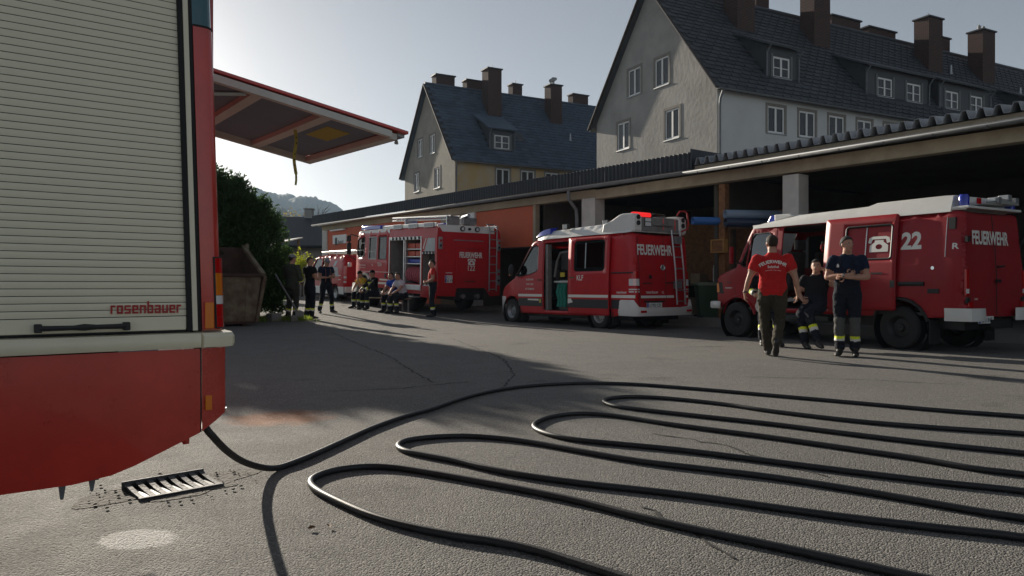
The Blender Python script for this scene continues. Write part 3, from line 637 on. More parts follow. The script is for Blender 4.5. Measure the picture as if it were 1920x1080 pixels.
def gbox(name, m, x0, x1, y0, y1, z0, z1, parent=None, bev=0.):
    s0, s1 = gs(y0), gs(y1); mb = MB().add([(x0, y0, z0+(s0 if z0 > 1 else 0)), (x1, y0, z0+(s0 if z0 > 1 else 0)), (x1, y1, z0+(s1 if z0 > 1 else 0)), (x0, y1, z0+(s1 if z0 > 1 else 0)), (x0, y0, z1+s0), (x1, y0, z1+s0), (x1, y1, z1+s1), (x0, y1, z1+s1)],
         [(0, 3, 2, 1), (4, 5, 6, 7), (0, 1, 5, 4), (1, 2, 6, 5), (2, 3, 7, 6), (3, 0, 4, 7)]); return mb.build(name, m, parent or G, bev=bev)
gbox('floor_slab', 'concrete', GX-.1, GX+8, YA, YC, -.3, .085)
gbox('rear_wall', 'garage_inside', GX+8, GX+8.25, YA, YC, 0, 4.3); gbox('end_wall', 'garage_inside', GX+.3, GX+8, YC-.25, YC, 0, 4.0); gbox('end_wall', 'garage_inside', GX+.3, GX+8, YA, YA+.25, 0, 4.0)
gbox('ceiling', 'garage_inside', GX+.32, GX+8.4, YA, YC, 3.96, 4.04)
gbox('lintel', 'garage_beam', GX, GX+.3, YA, YB+4.0, 3.66, 3.94, bev=.01); gbox('lintel', 'garage_wall', GX, GX+.3, YB+4.002, YC, 3.72, 3.97, bev=.01)
for y0, y1, m in ((9.81, 10.23, 'pillar_white'), (16.69, 17.3, 'pillar_white'), (3.2, 3.62, 'pillar_white'), (23.36, 23.84, 'window_white'), (37.55, 38.2, 'pillar_white'), (-3.4, -3, 'pillar_white')): gbox('pillar', m, GX+.004, GX+.42, y0, y1, .086, 3.655 if y0 < 16 else 3.715, bev=.012)
gbox('post', 'osb', GX+.05, GX+.22, 11.91, 12.1, .086, 3.655); gbox('door_frame', 'garage_wall', GX+.02, GX+.2, 19.64, 19.78, .086, 3.715)
# wall fields between: open bay 19.7-23.3 with half raised orange door, orange wall 24-37
d = gbox('overhead_door', 'orange_panel', GX+.10, GX+.16, 19.79, 23.35, 2.32, 3.71); tag(d)
gbox('door_rail', 'black', GX+.09, GX+.17, 19.79, 23.35, 2.27, 2.318)
gbox('wall', 'garage_wall', GX+.06, GX+.3, 23.85, 25.9, .086, 3.715); gbox('window_panel', 'timber', GX+.03, GX+.055, 24.0, 25.3, 3.1, 3.6)
gbox('wall', 'orange_panel', GX+.06, GX+.3, 25.902, 37.54, .086, 3.715)
sg = gbox('sign_board', 'window_white', GX+.02, GX+.055, 35.1, 36.8, 2.95, 3.4); MB().text('Bauhof', lambda u, v: (GX+.015, 35.75-u, 3.27+v), .17, .012).add([(GX+.015, 36.5, 3.2), (GX+.015, 36.2, 3.2), (GX+.015, 36.2, 3.55), (GX+.015, 36.35, 3.62), (GX+.015, 36.5, 3.55)], [(0, 1, 2, 3, 4)]).build('lettering', 'charcoal', sg)
gbox('strip_lamp', 'window_white', GX-.1, GX+.05, 35.2, 36.9, 3.62, 3.69)
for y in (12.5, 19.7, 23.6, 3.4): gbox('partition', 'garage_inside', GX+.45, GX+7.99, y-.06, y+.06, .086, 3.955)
gbox('osb_panel', 'osb', GX+1.2, GX+1.24, 10.3, 12.42, .086, 3.0); gbox('osb_panel', 'osb', GX+3, GX+3.04, 12.6, 19.6, 1.2, 3.0)
# eaves: fascia of navy corrugated sheets on the left part, fibre cement sheets on the right
def corrugated(name, m, y0, y1, x, z0, z1, pitch, amp, parent=G):
    n = int(round((y1-y0)/pitch*4)); vs = []
    for i in range(n+1):
        y = y0+(y1-y0)*i/n; ph = ((y/pitch) % 1); o = amp if ph < .5 else 0
        vs += [(x-o, y, z0+gs(y)), (x-o, y, z1+gs(y)), (x+.9, y, z1+.06+gs(y)+0*o)]
        vs[-2] = (x-o, y, z1+gs(y)+(.012 if o else 0))
    return MB().add(vs, [f for i in range(n) for f in ((3*i, 3*i+3, 3*i+4, 3*i+1), (3*i+1, 3*i+4, 3*i+5, 3*i+2))]).build(name, m, parent, fix=False)
y = YB
while y < YC+.4: corrugated('fascia_sheet', 'navy_metal', y, min(y+1.08, YC+.5), GX-.34, 4.08, 4.52, .155, .03); y += 1.085
gbox('fascia_end', 'navy_metal', GX-.4, GX+1.2, YB-.05, YB-.006, 4.06, 4.6); gbox('roof_deck', 'navy_metal', GX+.3, GX+8.5, YB, YC+.5, 4.06, 4.14)
gbox('eaves_board', 'garage_beam', GX-.3, GX-.24, YA, YB-.06, 3.99, 4.16, bev=.006); gbox('soffit', 'garage_beam', GX-.24, GX+.3, YA, YC, 3.945, 3.985)
def wave_sheet(y0, nw, p=.285):
    prof = []
    for i in range(nw):
        a = y0+i*p; prof += [(a, 0), (a+.08, .0), (a+.13, .165), (a+.21, .165), (a+.27, 0)]
    prof.append((y0+nw*p-.004, 0)); vs = []
    for x, dz in ((GX-.42, 0), (GX+4.2, .5), (GX+8.4, 0)):
        for yy, z in prof: vs.append((x, yy, 4.172+dz+z))
    n = len(prof); return MB().add(vs, [(k*n+i, k*n+i+1, (k+1)*n+i+1, (k+1)*n+i) for k in range(2) for i in range(n-1)]).build('roof_sheet', 'fibre_cement', G, solid=.012, fix=False)
for i in range(16): wave_sheet(YB-.15-(i+1)*4*.285, 4)
# gutters with brackets
for (y0, y1) in ((YA, YB+.2), (YB+.21, YC+.3)):
    rings = []
    for yy in (y0, y1): rings.append([(GX-.42+.075*math.cos(a), yy, 4.02+gs(yy)+.075*math.sin(a)) for a in [math.pi*1.0+math.pi*q/8 for q in range(9)]])
    g = MB().loft(rings, caps=False, closed=False).build('gutter', 'zinc', G, solid=.008)
    MB().tube([(GX-.495, y0, 4.022+gs(y0)), (GX-.495, y1, 4.022+gs(y1))], .009, 6).build('gutter_bead', 'fibre_cement', g)
    yy = y0+.3
    while yy < y1:
        MB().tube([(GX-.30, yy, 4.06+gs(yy)), (GX-.345, yy, 3.98+gs(yy)), (GX-.42, yy, 3.937+gs(yy)), (GX-.5, yy, 3.98+gs(yy))], .011, 5).build('bracket', 'zinc', g); yy += .95
for yy in (17.43,): MB().tube([(GX-.42, yy, 3.95+gs(yy)), (GX-.40, yy, 3.75), (GX-.12, yy-.02, 3.45), (GX-.09, yy-.02, 3.2), (GX-.09, yy-.02, .1)], .055, 10).build('downpipe', 'zinc', G)
# ---------------------------------------------------------------- things stored in the garage
for (a, b, c, r, lab, m) in (((14.95, 12.45, 2.72), (17.5, 11.2, 2.74), 0, .095, 'long blue plastic pipe stored at the garage mouth', 'pipe_blue'), ((15.35, 11.75, 2.86), (17.8, 10.6, 2.88), 0, .105, 'pale blue pipe lying above the dark one in the garage', 'pipe_pale'), ((15.3, 11.70, 2.645), (17.8, 10.5, 2.665), 0, .105, 'dark blue pipe under the pale pipe in the garage', 'pipe_dark')):
    if 'pipe_blue' not in M: mat('pipe_blue', (.03, .14, .42), .4); mat('pipe_pale', (.22, .30, .40), .4); mat('pipe_dark', (.015, .03, .07), .4)
    p = MB(); A = Vector(a); B = Vector(b); p.tube([A, B], r, 20, caps=False); o = p.build('storage_pipe', m, solid=.012); tag(o, lab, 'pipe', 'pipes stored in the garage')
rk = thing('pipe_rack', 'timber rack carrying the pipes inside the garage', 'rack', (16.1, 11.4, .086))
for x in (0, 1.2): MB().box(x, x+.1, -.55, -.45, 0, 2.45).box(x, x+.1, .75, .85, 0, 2.45).build('upright', 'timber', rk); MB().box(x-.01, x+.11, -.7, 1.2, 2.452, 2.53).build('cross_arm', 'timber', rk)
lb = thing('wooden_box', 'small framed wooden box hung on the garage post', 'wooden box', (15.42, 12.02, 1.9))
MB().box(-.02, .1, -.17, .17, .03, .31).build('panel', 'osb', lb); f_ = MB(); f_.box(-.04, .12, -.21, .21, 0, .03).box(-.04, .12, -.21, .21, .311, .345).box(-.04, .12, -.21, -.171, .031, .31).box(-.04, .12, .171, .21, .031, .31); mat('honey_wood', (.42, .22, .06), .6, var=.2, vs=9); f_.build('frame', 'honey_wood', lb)
nb = thing('notice_board', 'white printed notice leaning behind the green bin', 'notice', (16.45, 12.95, 1.12), R(-50)); MB().box(-.02, 0, -.24, .24, 0, .5).build('board', 'window_white', nb); MB().box(-.031, -.0215, -.17, .17, .08, .42).build('paper', 'curtain', nb)
for i, s in enumerate(('NOTFALL', 'HEIZUNG', 'ABSCHALTEN')): MB().text(s, lambda u, v, i=i: (-.034, -u, .33-.1*i+v), .035, .01).build('lettering', 'print_red', nb)
wb = thing('work_bench', 'dark bench carrying clutter behind the bin in the garage', 'bench', (17.0, 13.4, .086)); MB().box(-.5, .5, -.9, .9, .98, 1.03).build('top', 'timber', wb); [MB().box(x-.04, x+.04, y-.04, y+.04, 0, .978).build('leg', 'timber', wb) for x in (-.45, .45) for y in (-.8, .8)]
mat('cardboard', (.30, .22, .14), .9, var=.2, vs=5)
for i, (x, y, z, s, lab) in enumerate(((17.1, 14.0, 1.118, .38, 'cardboard box on the bench behind the bin'), (17.5, 14.4, .086, .8, 'large cardboard box standing on the garage floor'), (17.3, 15.5, .086, .95, 'grey tarpaulin bale heaped in the dark garage'))):
    o = MB().prism([(-s/2, 0), (s/2, .0), (s/2*.96, s*.72), (-s/2*.9, s*.8)], 'y', -s*.45, s*.45).build('storage_box', ('cardboard', 'cardboard', 'interior_grey')[i], bev=.02, loc=(x, y, z)); o.rotation_euler.z = i*.5; tag(o, lab, 'box', 'clutter in the garage')
# wheelie bin
mat('bin_green', (.03, .085, .035), .5, var=.1)
bn = thing('wheelie_bin', 'green wheelie bin with pale lid edge at the garage mouth', 'bin', (15.95, 12.75, .086), R(50))
MB().loft([rr_ for rr_ in ([(x*w, y*w2, z) for x, y in rrect(-1, 1, -1, 1, .15)] for z, w, w2 in ((.06, .215, .25), (.5, .24, .29), (.98, .27, .335)))]).build('body', 'bin_green', bn)
mat('bin_lid', (.20, .24, .16), .45); MB().loft([[(x*.29, y*.36-.02, z) for x, y in rrect(-1, 1, -1, 1, .12)] for z in (.985, 1.02)]+[[(x*.24, y*.30-.02, 1.07) for x, y in rrect(-1, 1, -1, 1, .2)]]).build('lid', 'bin_lid', bn, bev=.006)
for s in (-1, 1): MB().lathe([(.03, -.02), (.1, -.025), (.1, .025), (.03, .02)], (s*.27, .27, .1), 'x', 16).build('wheel', 'rubber', bn)
MB().tube([(-.2, .33, .98), (-.2, .40, 1.0), (.2, .40, 1.0), (.2, .33, .98)], .016, 8).build('handle', 'bin_green', bn)
# ================================================================ near fire truck (left), its side faces -Y, its rear faces +X
T = thing('fire_truck', 'large near fire truck with cream roller shutter and raised rear flap', 'fire truck', (-1.2, 4.2, 0))
def tb(mb, name, m, parent=None, **k):
    mb.v = [(x+1.2, y-4.2, z) for x, y, z in mb.v] if (parent is None or parent is T) else [(x+1.2, y-4.2, z) for x, y, z in mb.v]
    return mb.build(name, m, parent or T, **k)
def lean(z): return -.030*max(0, z-.86)
YS = 2.95
# body core
tb(MB().box(-4.6, .70, YS+.06, 5.44, .87, 2.95), 'body', 'red_truck', bev=.02)
tb(MB().box(-4.4, .55, 3.7, 4.6, .44, .80), 'chassis', 'black')
# lower skirt with rear chamfer; unseen far side, underside, chassis trimmed to admit sun
sk = [(-4.6, .80), (-4.6, .36), (-2.15, .36)]+[(-1.6+.55*math.cos(a), .36+.55*math.sin(a)) for a in [math.pi-math.pi*q/14 for q in range(1, 14)]]+[(-1.05, .36), (.09, .342), (.30, .343), (.42, .358), (.50, .385), (.716, .478), (.716, .797), (.3, .797)]
def skirt(x, z): return (x, YS+.018*((z-.6)/.25)**2*(1 if z < .6 else .25), z)
tb(MB().panel(sk, [], skirt, .06, smooth=True), 'side_skirt', 'red_truck', angle=60)
tb(MB().box(-4.6, .70, 5.40, 5.44, .66, .80), 'side_skirt', 'red_truck')  # unseen far skirt, shortened so low sunlight passes under the truck
cs = [(.722, YS), (.775, YS+.004), (.812, YS+.022), (.826, YS+.06), (.83, YS+.2), (.83, 5.25), (.78, 5.44)]
rings = [[(x, y, z0+(x-.722)/.11*dz) for x, y in cs[:-2]+[(.83, 4.3)]] for z0, dz in ((.797, 0), (.483, .075))]
tb(MB().loft(rings, caps=False, closed=False), 'rear_corner_skirt', 'red_truck')
tb(MB().add([(.09, YS+.03, .342), (.5, YS+.03, .385), (.716, YS+.03, .478), (.83, YS+.06, .556), (.83, 4.3, .556), (.716, 4.3, .478), (.5, 4.3, .385), (.09, 4.3, .342)], [(0, 1, 6, 7), (1, 2, 5, 6), (2, 3, 4, 5)]), 'underside', 'black')
tb(MB().box(.716, .722, YS+.004, YS+.1, .48, .80), 'seam', 'black')
# cream band
def bandprof(x, s=1): return [(x, YS+.02, .799), (x, YS-.02*s, .803), (x, YS-.026*s, .815), (x, YS-.026*s, .842), (x, YS-.018*s, .856), (x, YS+.03, .862)]
tb(MB().loft([bandprof(x) for x in (-4.6, -2, .2, .712, .714)]), 'side_band', 'cream')
r2 = []
for x, y0 in ((.720, -.026), (.80, -.026), (.826, -.018), (.838, .0), (.846, .04), (.848, .2)):
    r2.append([(x-.02, YS+y0+.05, .797), (x, YS+y0, .803), (x+.004, YS+y0-.002, .815), (x+.004, YS+y0-.002, .842), (x-.002, YS+y0+.008, .856), (x-.02, YS+y0+.05, .862)])
r2.append([(.828, 5.3, .797), (.848, 5.3, .803), (.852, 5.3, .815), (.852, 5.3, .842), (.846, 5.3, .856), (.828, 5.3, .862)])
tb(MB().loft(r2), 'rear_bumper_band', 'cream')
# roller shutter: each slat a piece of its own
SH = tb(MB().box(-1.42, .668, YS+.012, YS+.055, .866, 2.75), 'roller_shutter', 'charcoal')
p_ = .0253; sw = MB(); prof = [(0, .0012), (-.0016, .0014), (-.0024, .007), (-.0026, .0127), (-.0024, .0185), (-.0016, .0240), (0, .0242)]
sw.loft([[(x, dy, dz) for dy, dz in prof] for x in (-1.40, .668)]); sme = bpy.data.meshes.new('slat'); sme.from_pydata(sw.v, [], sw.f); sme.materials.append(M['shutter_alu'])
sme.polygons.foreach_set('use_smooth', [True]*len(sme.polygons)); sme.set_sharp_from_angle(angle=R(50))
for i in range(69):
    o = bpy.data.objects.new('slat', sme); C.objects.link(o); o.parent = SH; o.location = (1.2, YS+.010-4.2, .922+i*p_)
tb(MB().box(-1.40, .668, YS+.002, YS+.011, .870, .9205), 'end_bar', 'shutter_alu', SH, bev=.003)
lg = MB(); wl_ = logo(lg, 'rosenbauer', lambda u, v: (.415+u, YS+.0020, .934+v), .0305, .83); tb(lg, 'lettering', 'print_red', SH, fix=False)
h = MB(); h.tube([(.20, YS-.022, .890), (.30, YS-.027, .890), (.33, YS-.028, .891), (.37, YS-.028, .891), (.46, YS-.024, .891)], [.0095, .0085, .0125, .0085, .0095], 10); h.box(.186, .208, YS-.03, YS+.002, .876, .905).box(.452, .474, YS-.03, YS+.002, .876, .905); tb(h, 'shutter_handle', 'trim', SH, bev=.003)
# guides at the rear edge
def strip(name, m, x0, x1, y0, y1, z0, z1): return tb(MB().add([(x+lean(z), y, z) for z in (z0, z1) for x, y in ((x0, y0), (x1, y0), (x1, y1), (x0, y1))], [(0, 1, 2, 3), (4, 7, 6, 5), (0, 4, 5, 1), (1, 5, 6, 2), (2, 6, 7, 3), (3, 7, 4, 0)]), name, m, bev=.002)
strip('rubber_seal', 'rubber', .670, .688, YS-.006, YS+.02, .866, 2.9); strip('guide_rail', 'shutter_alu', .6882, .7065, YS-.010, YS+.02, .866, 2.9); strip('rubber_seal', 'rubber', .7067, .7215, YS-.004, YS+.02, .866, 2.9)
strip('bottom_seal', 'rubber', -1.42, .7215, YS+.0005, YS+.03, .8625, .8658)
# rear post with rounded corner
pc = [(.722, YS+.02), (.7225, YS-.006), (.745, YS-.008), (.768, YS-.007), (.779, YS-.003), (.790, YS+.006), (.799, YS+.022), (.803, YS+.06), (.803, YS+.2)]
tb(MB().loft([[(x+lean(z), y, z) for x, y in pc] for z in (.868, 1.2, 1.6, 2.012)], caps=False, closed=False), 'rear_post', 'red_truck', angle=50)
tb(MB().loft([[(x+lean(z)-.004, y+.003, z) for x, y in pc] for z in (2.016, 2.2, 2.5)], caps=False, closed=False), 'corner_lamp_glass', 'teal_glass', angle=50)
tb(MB().loft([[(x+lean(z)+.001, y-.001, z) for x, y in pc] for z in (2.010, 2.018)], caps=False, closed=False), 'glass_seal', 'rubber', angle=50)
tb(MB().box(.70, .802, YS+.15, 5.35, .868, 2.9), 'rear_wall', 'red_truck')
# tail light wrapped round the post
TL = tb(MB().loft([[(x+lean(z)+dx*.002, y-.003*dx, z) for x, y, dx in ((.766, YS-.006, 1), (.772, YS-.008, 1.6), (.781, YS-.004, 1.6), (.793, YS+.006, 1.6), (.803, YS+.022, 1.6), (.809, YS+.06, 1.6), (.81, YS+.09, 1))] for z in (.872, 1.145)], caps=False, closed=False), 'tail_light', 'trim')
for z0, z1, m in ((1.084, 1.140, 'red_lens'), (.998, 1.083, 'amber_lens'), (.965, .997, 'clear_lens'), (.915, .964, 'red_lens'), (.877, .914, 'red_lens')):
    tb(MB().loft([[(x+lean(z), y, z) for x, y in ((.774, YS-.0145), (.785, YS-.010), (.798, YS+.002), (.8095, YS+.022), (.8155, YS+.06))] for z in (z0, z1)], caps=False, closed=False), 'lens', m, TL)
ml = tb(MB().box(.7285, .7625, YS-.019, YS-.006, .872, .972), 'side_marker', 'amber_lens', bev=.004); tb(MB().box(.727, .7305, YS-.017, YS-.005, .870, .974), 'marker_housing', 'red_lens', ml)
tb(MB().box(.733, .757, YS-.010, YS+.004, .562, .618), 'reflector', 'amber_lens', bev=.002)
# tow flap and bracket under the rear
tb(MB().loft([[(.675+.012*c, 3.02+.012*s_, z) for c, s_ in ((1.6, 0), (0, .4), (-1.6, 0), (0, -.4))] for z in (.50, .455)]+[[(.682+.008*c, 3.02+.01*s_, .428) for c, s_ in ((1.4, 0), (0, .4), (-1.4, 0), (0, -.4))]]), 'tow_lug', 'red_truck')
tb(MB().box(.255, .385, 3.0, 3.04, .342, .356).prism([(.262, .342), (.285, .342), (.277, .288), (.268, .288)], 'y', 3.005, 3.03).prism([(.355, .342), (.375, .342), (.368, .302), (.361, .302)], 'y', 3.005, 3.03), 'hook_bracket', 'zinc')
# wheels under the truck
for y in (3.12, 5.28):
    w_ = tb(MB().lathe([(.25, -.14), (.44, -.13), (.48, -.09), (.48, .09), (.44, .13), (.25, .14)], (-1.6, y, .48), 'y', 28), 'wheel', 'rubber'); tb(MB().lathe([(.05, -.145), (.24, -.10), (.25, -.14)], (-1.6, y, .48), 'y', 24), 'rim', 'red_truck', w_)
# raised rear flap
nX, nZ = .83, 1.992; fx, fz = 1.85, 1.825; yN, yF = 3.40, 4.42; kz = (fz-nZ)/(fx-nX)
def hp(x, y, d): return (x-.09*(y-yN)/(yF-yN)*(x-nX)/(fx-nX), y, nZ+kz*(x-nX)+d)
def slab(x0, x1, y0, y1, d0, d1): return MB().add([hp(x, y, d) for d in (d0, d1) for x, y in ((x0, y0), (x1, y0), (x1, y1), (x0, y1))], [(0, 1, 2, 3), (4, 7, 6, 5), (0, 4, 5, 1), (1, 5, 6, 2), (2, 6, 7, 3), (3, 7, 4, 0)])
FL = tb(slab(nX, fx, yN, yF, -.004, .012), 'rear_flap', 'red_truck', bev=.003)
tb(slab(nX, fx-.10, yN+.03, yF-.03, -.012, -.0045), 'flap_lining', 'hatch_inner', FL)
tb(slab(nX, fx-.095, yN+.002, yN+.034, -.045, -.0125), 'flap_rim', 'frame_pale', FL); tb(slab(nX, fx-.095, yF-.034, yF-.002, -.045, -.0125), 'flap_rim', 'frame_pale', FL); tb(slab(fx-.094, fx-.05, yN+.03, yF-.002, -.045, -.0125), 'flap_rim', 'frame_pale', FL)
tb(slab(fx-.047, fx-.006, yN+.03, yF-.01, -.020, -.0045), 'flap_edge_strip', 'galv', FL)
for x in (1.06, 1.40): tb(slab(x, x+.05, yN+.036, yF-.036, -.04, -.0125), 'flap_rib', 'frame_pale', FL)
tb(slab(1.53, 1.66, 3.66, 3.92, -.0145, -.0125), 'sticker', 'strap_yellow', FL)
for y in (3.66, 3.8, 3.94): tb(slab(fx-.035, fx-.02, y, y+.05, -.024, -.0205), 'latch_slot', 'trim', FL)
tb(MB().tube([hp(fx-.06, yN+.02, -.05), hp(fx-.05, yN+.03, -.06), hp(fx-.04, yN+.06, -.05)], .008, 6), 'latch', 'steel', FL)
st = MB(); px_, py_, pz_ = hp(1.425, 3.80, -.04)
pts = [(px_-.01+.006*math.sin(i*.9), py_, pz_-i*.029) for i in range(11)]
for i in range(10):
    a, b = pts[i], pts[i+1]; w = .0095-.003*(i > 7); st.add([(a[0]-w, a[1]-.003, a[2]), (a[0]+w, a[1], a[2]), (b[0]+w, b[1], b[2]), (b[0]-w, b[1]-.003, b[2])], [(0, 1, 2, 3)], 0)
    if i in (1, 2, 4, 5, 6, 7, 8): st.add([(a[0]-w*.4, a[1]-.0035, a[2]-.010), (a[0]+w*.5, a[1]-.0035, a[2]-.006), (a[0]+w*.2, a[1]-.0035, a[2]-.018)], [(0, 1, 2)], 1)
tb(st, 'pull_strap', ['strap_yellow', 'black'], FL, fix=False)
for y in (3.5, 4.3): tb(MB().tube([(.84, y, 1.9), (1.05, y, 1.93)], .012, 8), 'gas_strut', 'steel', FL)

# ================================================================ suction hose in loops
mat('hose_rubber', (.020, .020, .021), .47, var=.3, vs=9, bump=.15, bs=150, bdist=.004)
L1 = [(1.41, 4.11), (1.56, 4.2), (1.75, 4.35), (2.04, 4.6), (2.36, 4.87), (2.77, 5.15), (3.12, 5.33), (3.56, 5.62), (3.92, 5.81), (4.26, 5.93), (4.63, 5.98), (5.0, 5.91), (5.26, 5.79), (5.58, 5.48), (5.84, 4.85), (6.05, 4.15), (6.26, 3.43), (6.44, 2.8), (6.66, 2.27)]
L2 = [(5.88, 2.0), (5.63, 2.45), (5.41, 2.96), (5.29, 3.62), (5.28, 4.0), (5.21, 4.35), (5.1, 4.65), (4.94, 4.84), (4.73, 4.88), (4.54, 4.77), (4.45, 4.54), (4.49, 4.29), (4.62, 3.84), (4.79, 3.28), (4.91, 2.69), (5.04, 2.19), (5.19, 1.77)]
L3 = [(4.6, 1.57), (4.53, 1.78), (4.52, 2.09), (4.46, 2.44), (4.36, 2.99), (4.26, 3.38), (4.18, 3.74), (4.14, 4.05), (4.07, 4.3), (3.93, 4.45), (3.69, 4.46), (3.44, 4.34), (3.29, 4.17), (3.23, 3.94), (3.26, 3.69), (3.39, 3.43), (3.58, 3.06), (3.76, 2.57), (3.91, 2.15), (4.06, 1.77), (4.22, 1.44)]
L4 = [(3.73, 1.27), (3.68, 1.42), (3.63, 1.67), (3.57, 1.96), (3.45, 2.36), (3.29, 2.71), (3.15, 3.03), (3.06, 3.40), (2.98, 3.77), (2.88, 4.03), (2.72, 4.24), (2.5, 4.34), (2.33, 4.33), (2.22, 4.22), (2.19, 4.07), (2.23, 3.89), (2.30, 3.65), (2.35, 3.38), (2.43, 3.13), (2.57, 2.83), (2.71, 2.59), (2.86, 2.31), (2.98, 2.03), (3.13, 1.71), (3.29, 1.43), (3.44, 1.17)]
L5 = [(2.68, 1.19), (2.62, 1.43), (2.57, 1.62), (2.53, 1.76), (2.45, 2.03), (2.39, 2.28), (2.34, 2.58), (2.26, 2.88), (2.15, 3.2), (2.04, 3.5), (1.94, 3.72), (1.82, 3.84), (1.66, 3.87), (1.52, 3.81), (1.44, 3.70), (1.41, 3.53), (1.42, 3.26), (1.45, 2.99), (1.51, 2.77), (1.60, 2.56), (1.70, 2.39), (1.77, 2.21), (1.81, 2.02), (1.85, 1.8), (1.9, 1.5)]
path = [(.90, 3.75, .47), (.92, 3.71, .37), (.96, 3.70, .308), (1.048, 3.80, .215), (1.163, 3.93, .122), (1.296, 4.04, .05)]
def g2(L): return [(x, y, .0175) for x, y in L]
path += g2(L1)+g2([(6.85, 1.6), (6.75, 1.05), (6.4, .95), (6.1, 1.35)])+g2(L2)+g2([(5.3, 1.3), (5.2, .95), (4.95, .9), (4.7, 1.1)])+g2(L3)+g2([(4.32, 1.05), (4.25, .75), (4.0, .7), (3.82, .95)])+g2(L4)+g2([(3.5, .85), (3.35, .55), (3.05, .5), (2.8, .75)])+g2(L5)
hose = MB().tube(catmull(path, 5), .0172, 14).build('suction_hose', 'hose_rubber', angle=80)
tag(hose, 'long black rubber hose looped over the asphalt from the truck', 'hose')

# ================================================================ rusty skip container
def rusty():
    m = mat('rusty_paint', (.22, .19, .12), .7, var=.8, vs=3.2, var2=(.075, .035, .02), bump=.3, bs=20); return m
rusty(); mat('rust_dark', (.055, .03, .022), .85, var=.4, vs=6)
K = thing('skip_container', 'rusty beige skip container with high back beside the truck', 'skip container', (4.85, 18.7, gz(18.7)))
MB().panel([(-1.1, .12), (.98, .12), (1.08, 1.22), (-1.2, 1.22)], [], lambda x, z: (x, -.16*(z-.12), z), .3).build('front_wall', 'rusty_paint', K, solid=.02)
MB().box(-1.25, 1.10, -.25, -.13, 1.225, 1.30).build('front_rail', 'rust_dark', K, bev=.012)
MB().panel([(-1.25, .12), (1.15, .12), (1.15, 2.02), (-1.25, 2.02)], [], lambda x, z: (x, 1.45, z), .3).build('back_wall', 'rust_dark', K, solid=.02)
for s, x0, x1 in ((1, .98, 1.14), (-1, -1.1, -1.22)):
    MB().add([(x0, 0, .12), (x1, -.17, 1.25), (x1, 1.44, 2.02), (x0, 1.44, .12)], [(0, 1, 2, 3)]).build('side_wall', 'rust_dark', K, solid=.02)
    MB().bar((x1, -.2, 1.28), (x1, 1.5, 2.06), .10, .09).build('side_rail', 'rusty_paint', K, bev=.01)
    MB().bar((x0+.03*s, -.05, .1), (x1+.04*s, -.2, 1.24), .07, .07, up=(0, 1, 0)).build('corner_post', 'rusty_paint', K)
MB().bar((1.2, 1.38, .2), (1.2, 1.38, 2.12), .09, .09, up=(0, 1, 0)).build('tall_post', 'rusty_paint', K)
MB().box(-1.1, .98, 0, 1.44, .06, .119).build('floor', 'rust_dark', K); [MB().box(x, x+.12, .1, 1.4, 0, .058).build('skid', 'rust_dark', K) for x in (-.9, .7)]
for x in (-.5, .2, .75): MB().bar((x, -.02, .14), (x, -.19, 1.2), .05, .03, up=(0, 1, 0)).build('rib', 'rusty_paint', K)
t = thing('shovel', 'grey shovel leaning on the hedge beside the firefighters', 'shovel', (7.45, 19.95, gz(20)), R(20)); mat('weathered', (.20, .20, .20), .8, var=.2)
MB().tube([(-.55, .35, 1.3), (0, .02, .18)], .022, 7).build('handle', 'weathered', t); MB().prism([(-.13, 0), (.13, 0), (.15, .24), (0, .3), (-.15, .24)], 'y', -.012, .012).build('blade', 'galv', t)
for i, (x, y, s, lab) in enumerate(((6.75, 20.0, .17, 'pale concrete block in the grass under the hedge'), (7.2, 19.75, .13, 'smaller concrete block next to the shovel blade'))):
    o = MB().box(-s, s, -s*.7, s*.7, 0, s*1.3).build('concrete_block', 'concrete', bev=.02, loc=(x, y, gz(y))); o.rotation_euler.z = .4+i; tag(o, lab, 'block', 'blocks by the hedge')
# ================================================================ vehicle helpers (local: +y forward, rear at y=0, x right, z up)
def arch_bottom(y_rear, y_front, z, axles, r):
    """bottom edge running from rear to front with wheel arch cut-outs"""
    o = [(y_rear, z)]
    for a, zc in axles:
        h = max(-1, min(1, (z-zc)/r)); a0 = math.asin(h)
        for q in range(15): an = math.pi-a0-(math.pi-2*a0)*q/14; o.append((a+r*math.cos(an), zc+r*math.sin(an)))
    return o+[(y_front, z)]
def side_panel(par, name, m, top, bottom, holes, half, r, sgn, off=0., step=.09, solid=.0, cut=None):
    """side skin: outline = top path (front-bottom .. rear-bottom) + bottom path (rear .. front)"""
    outline = cut if cut else top+bottom[1:-1]
    ex = []
    if not cut:
        for k in (.06, .16, .3, .46, .64, .82, 1.0):
            for i in range(len(top)-1):
                a, b = top[i], top[i+1]; dx, dy = b[0]-a[0], b[1]-a[1]; l = math.hypot(dx, dy) or 1; mx, my = (a[0]+b[0])/2, (a[1]+b[1])/2
                for s in (1, -1): ex.append((mx+s*dy/l*r*k, my-s*dx/l*r*k))
    def fn(y, z):
        d = pathd((y, z), top); ins = r-math.sqrt(max(0, r*r-(r-min(d, r))**2)); return (sgn*(half(y, z)-ins+off), y, z)
    return MB().panel(outline, holes, fn, step, smooth=True, extra=ex, keep=(lambda p: pathd(p, top) > 1.08*r)).build(name, m, par, angle=40, solid=solid, fix=False)
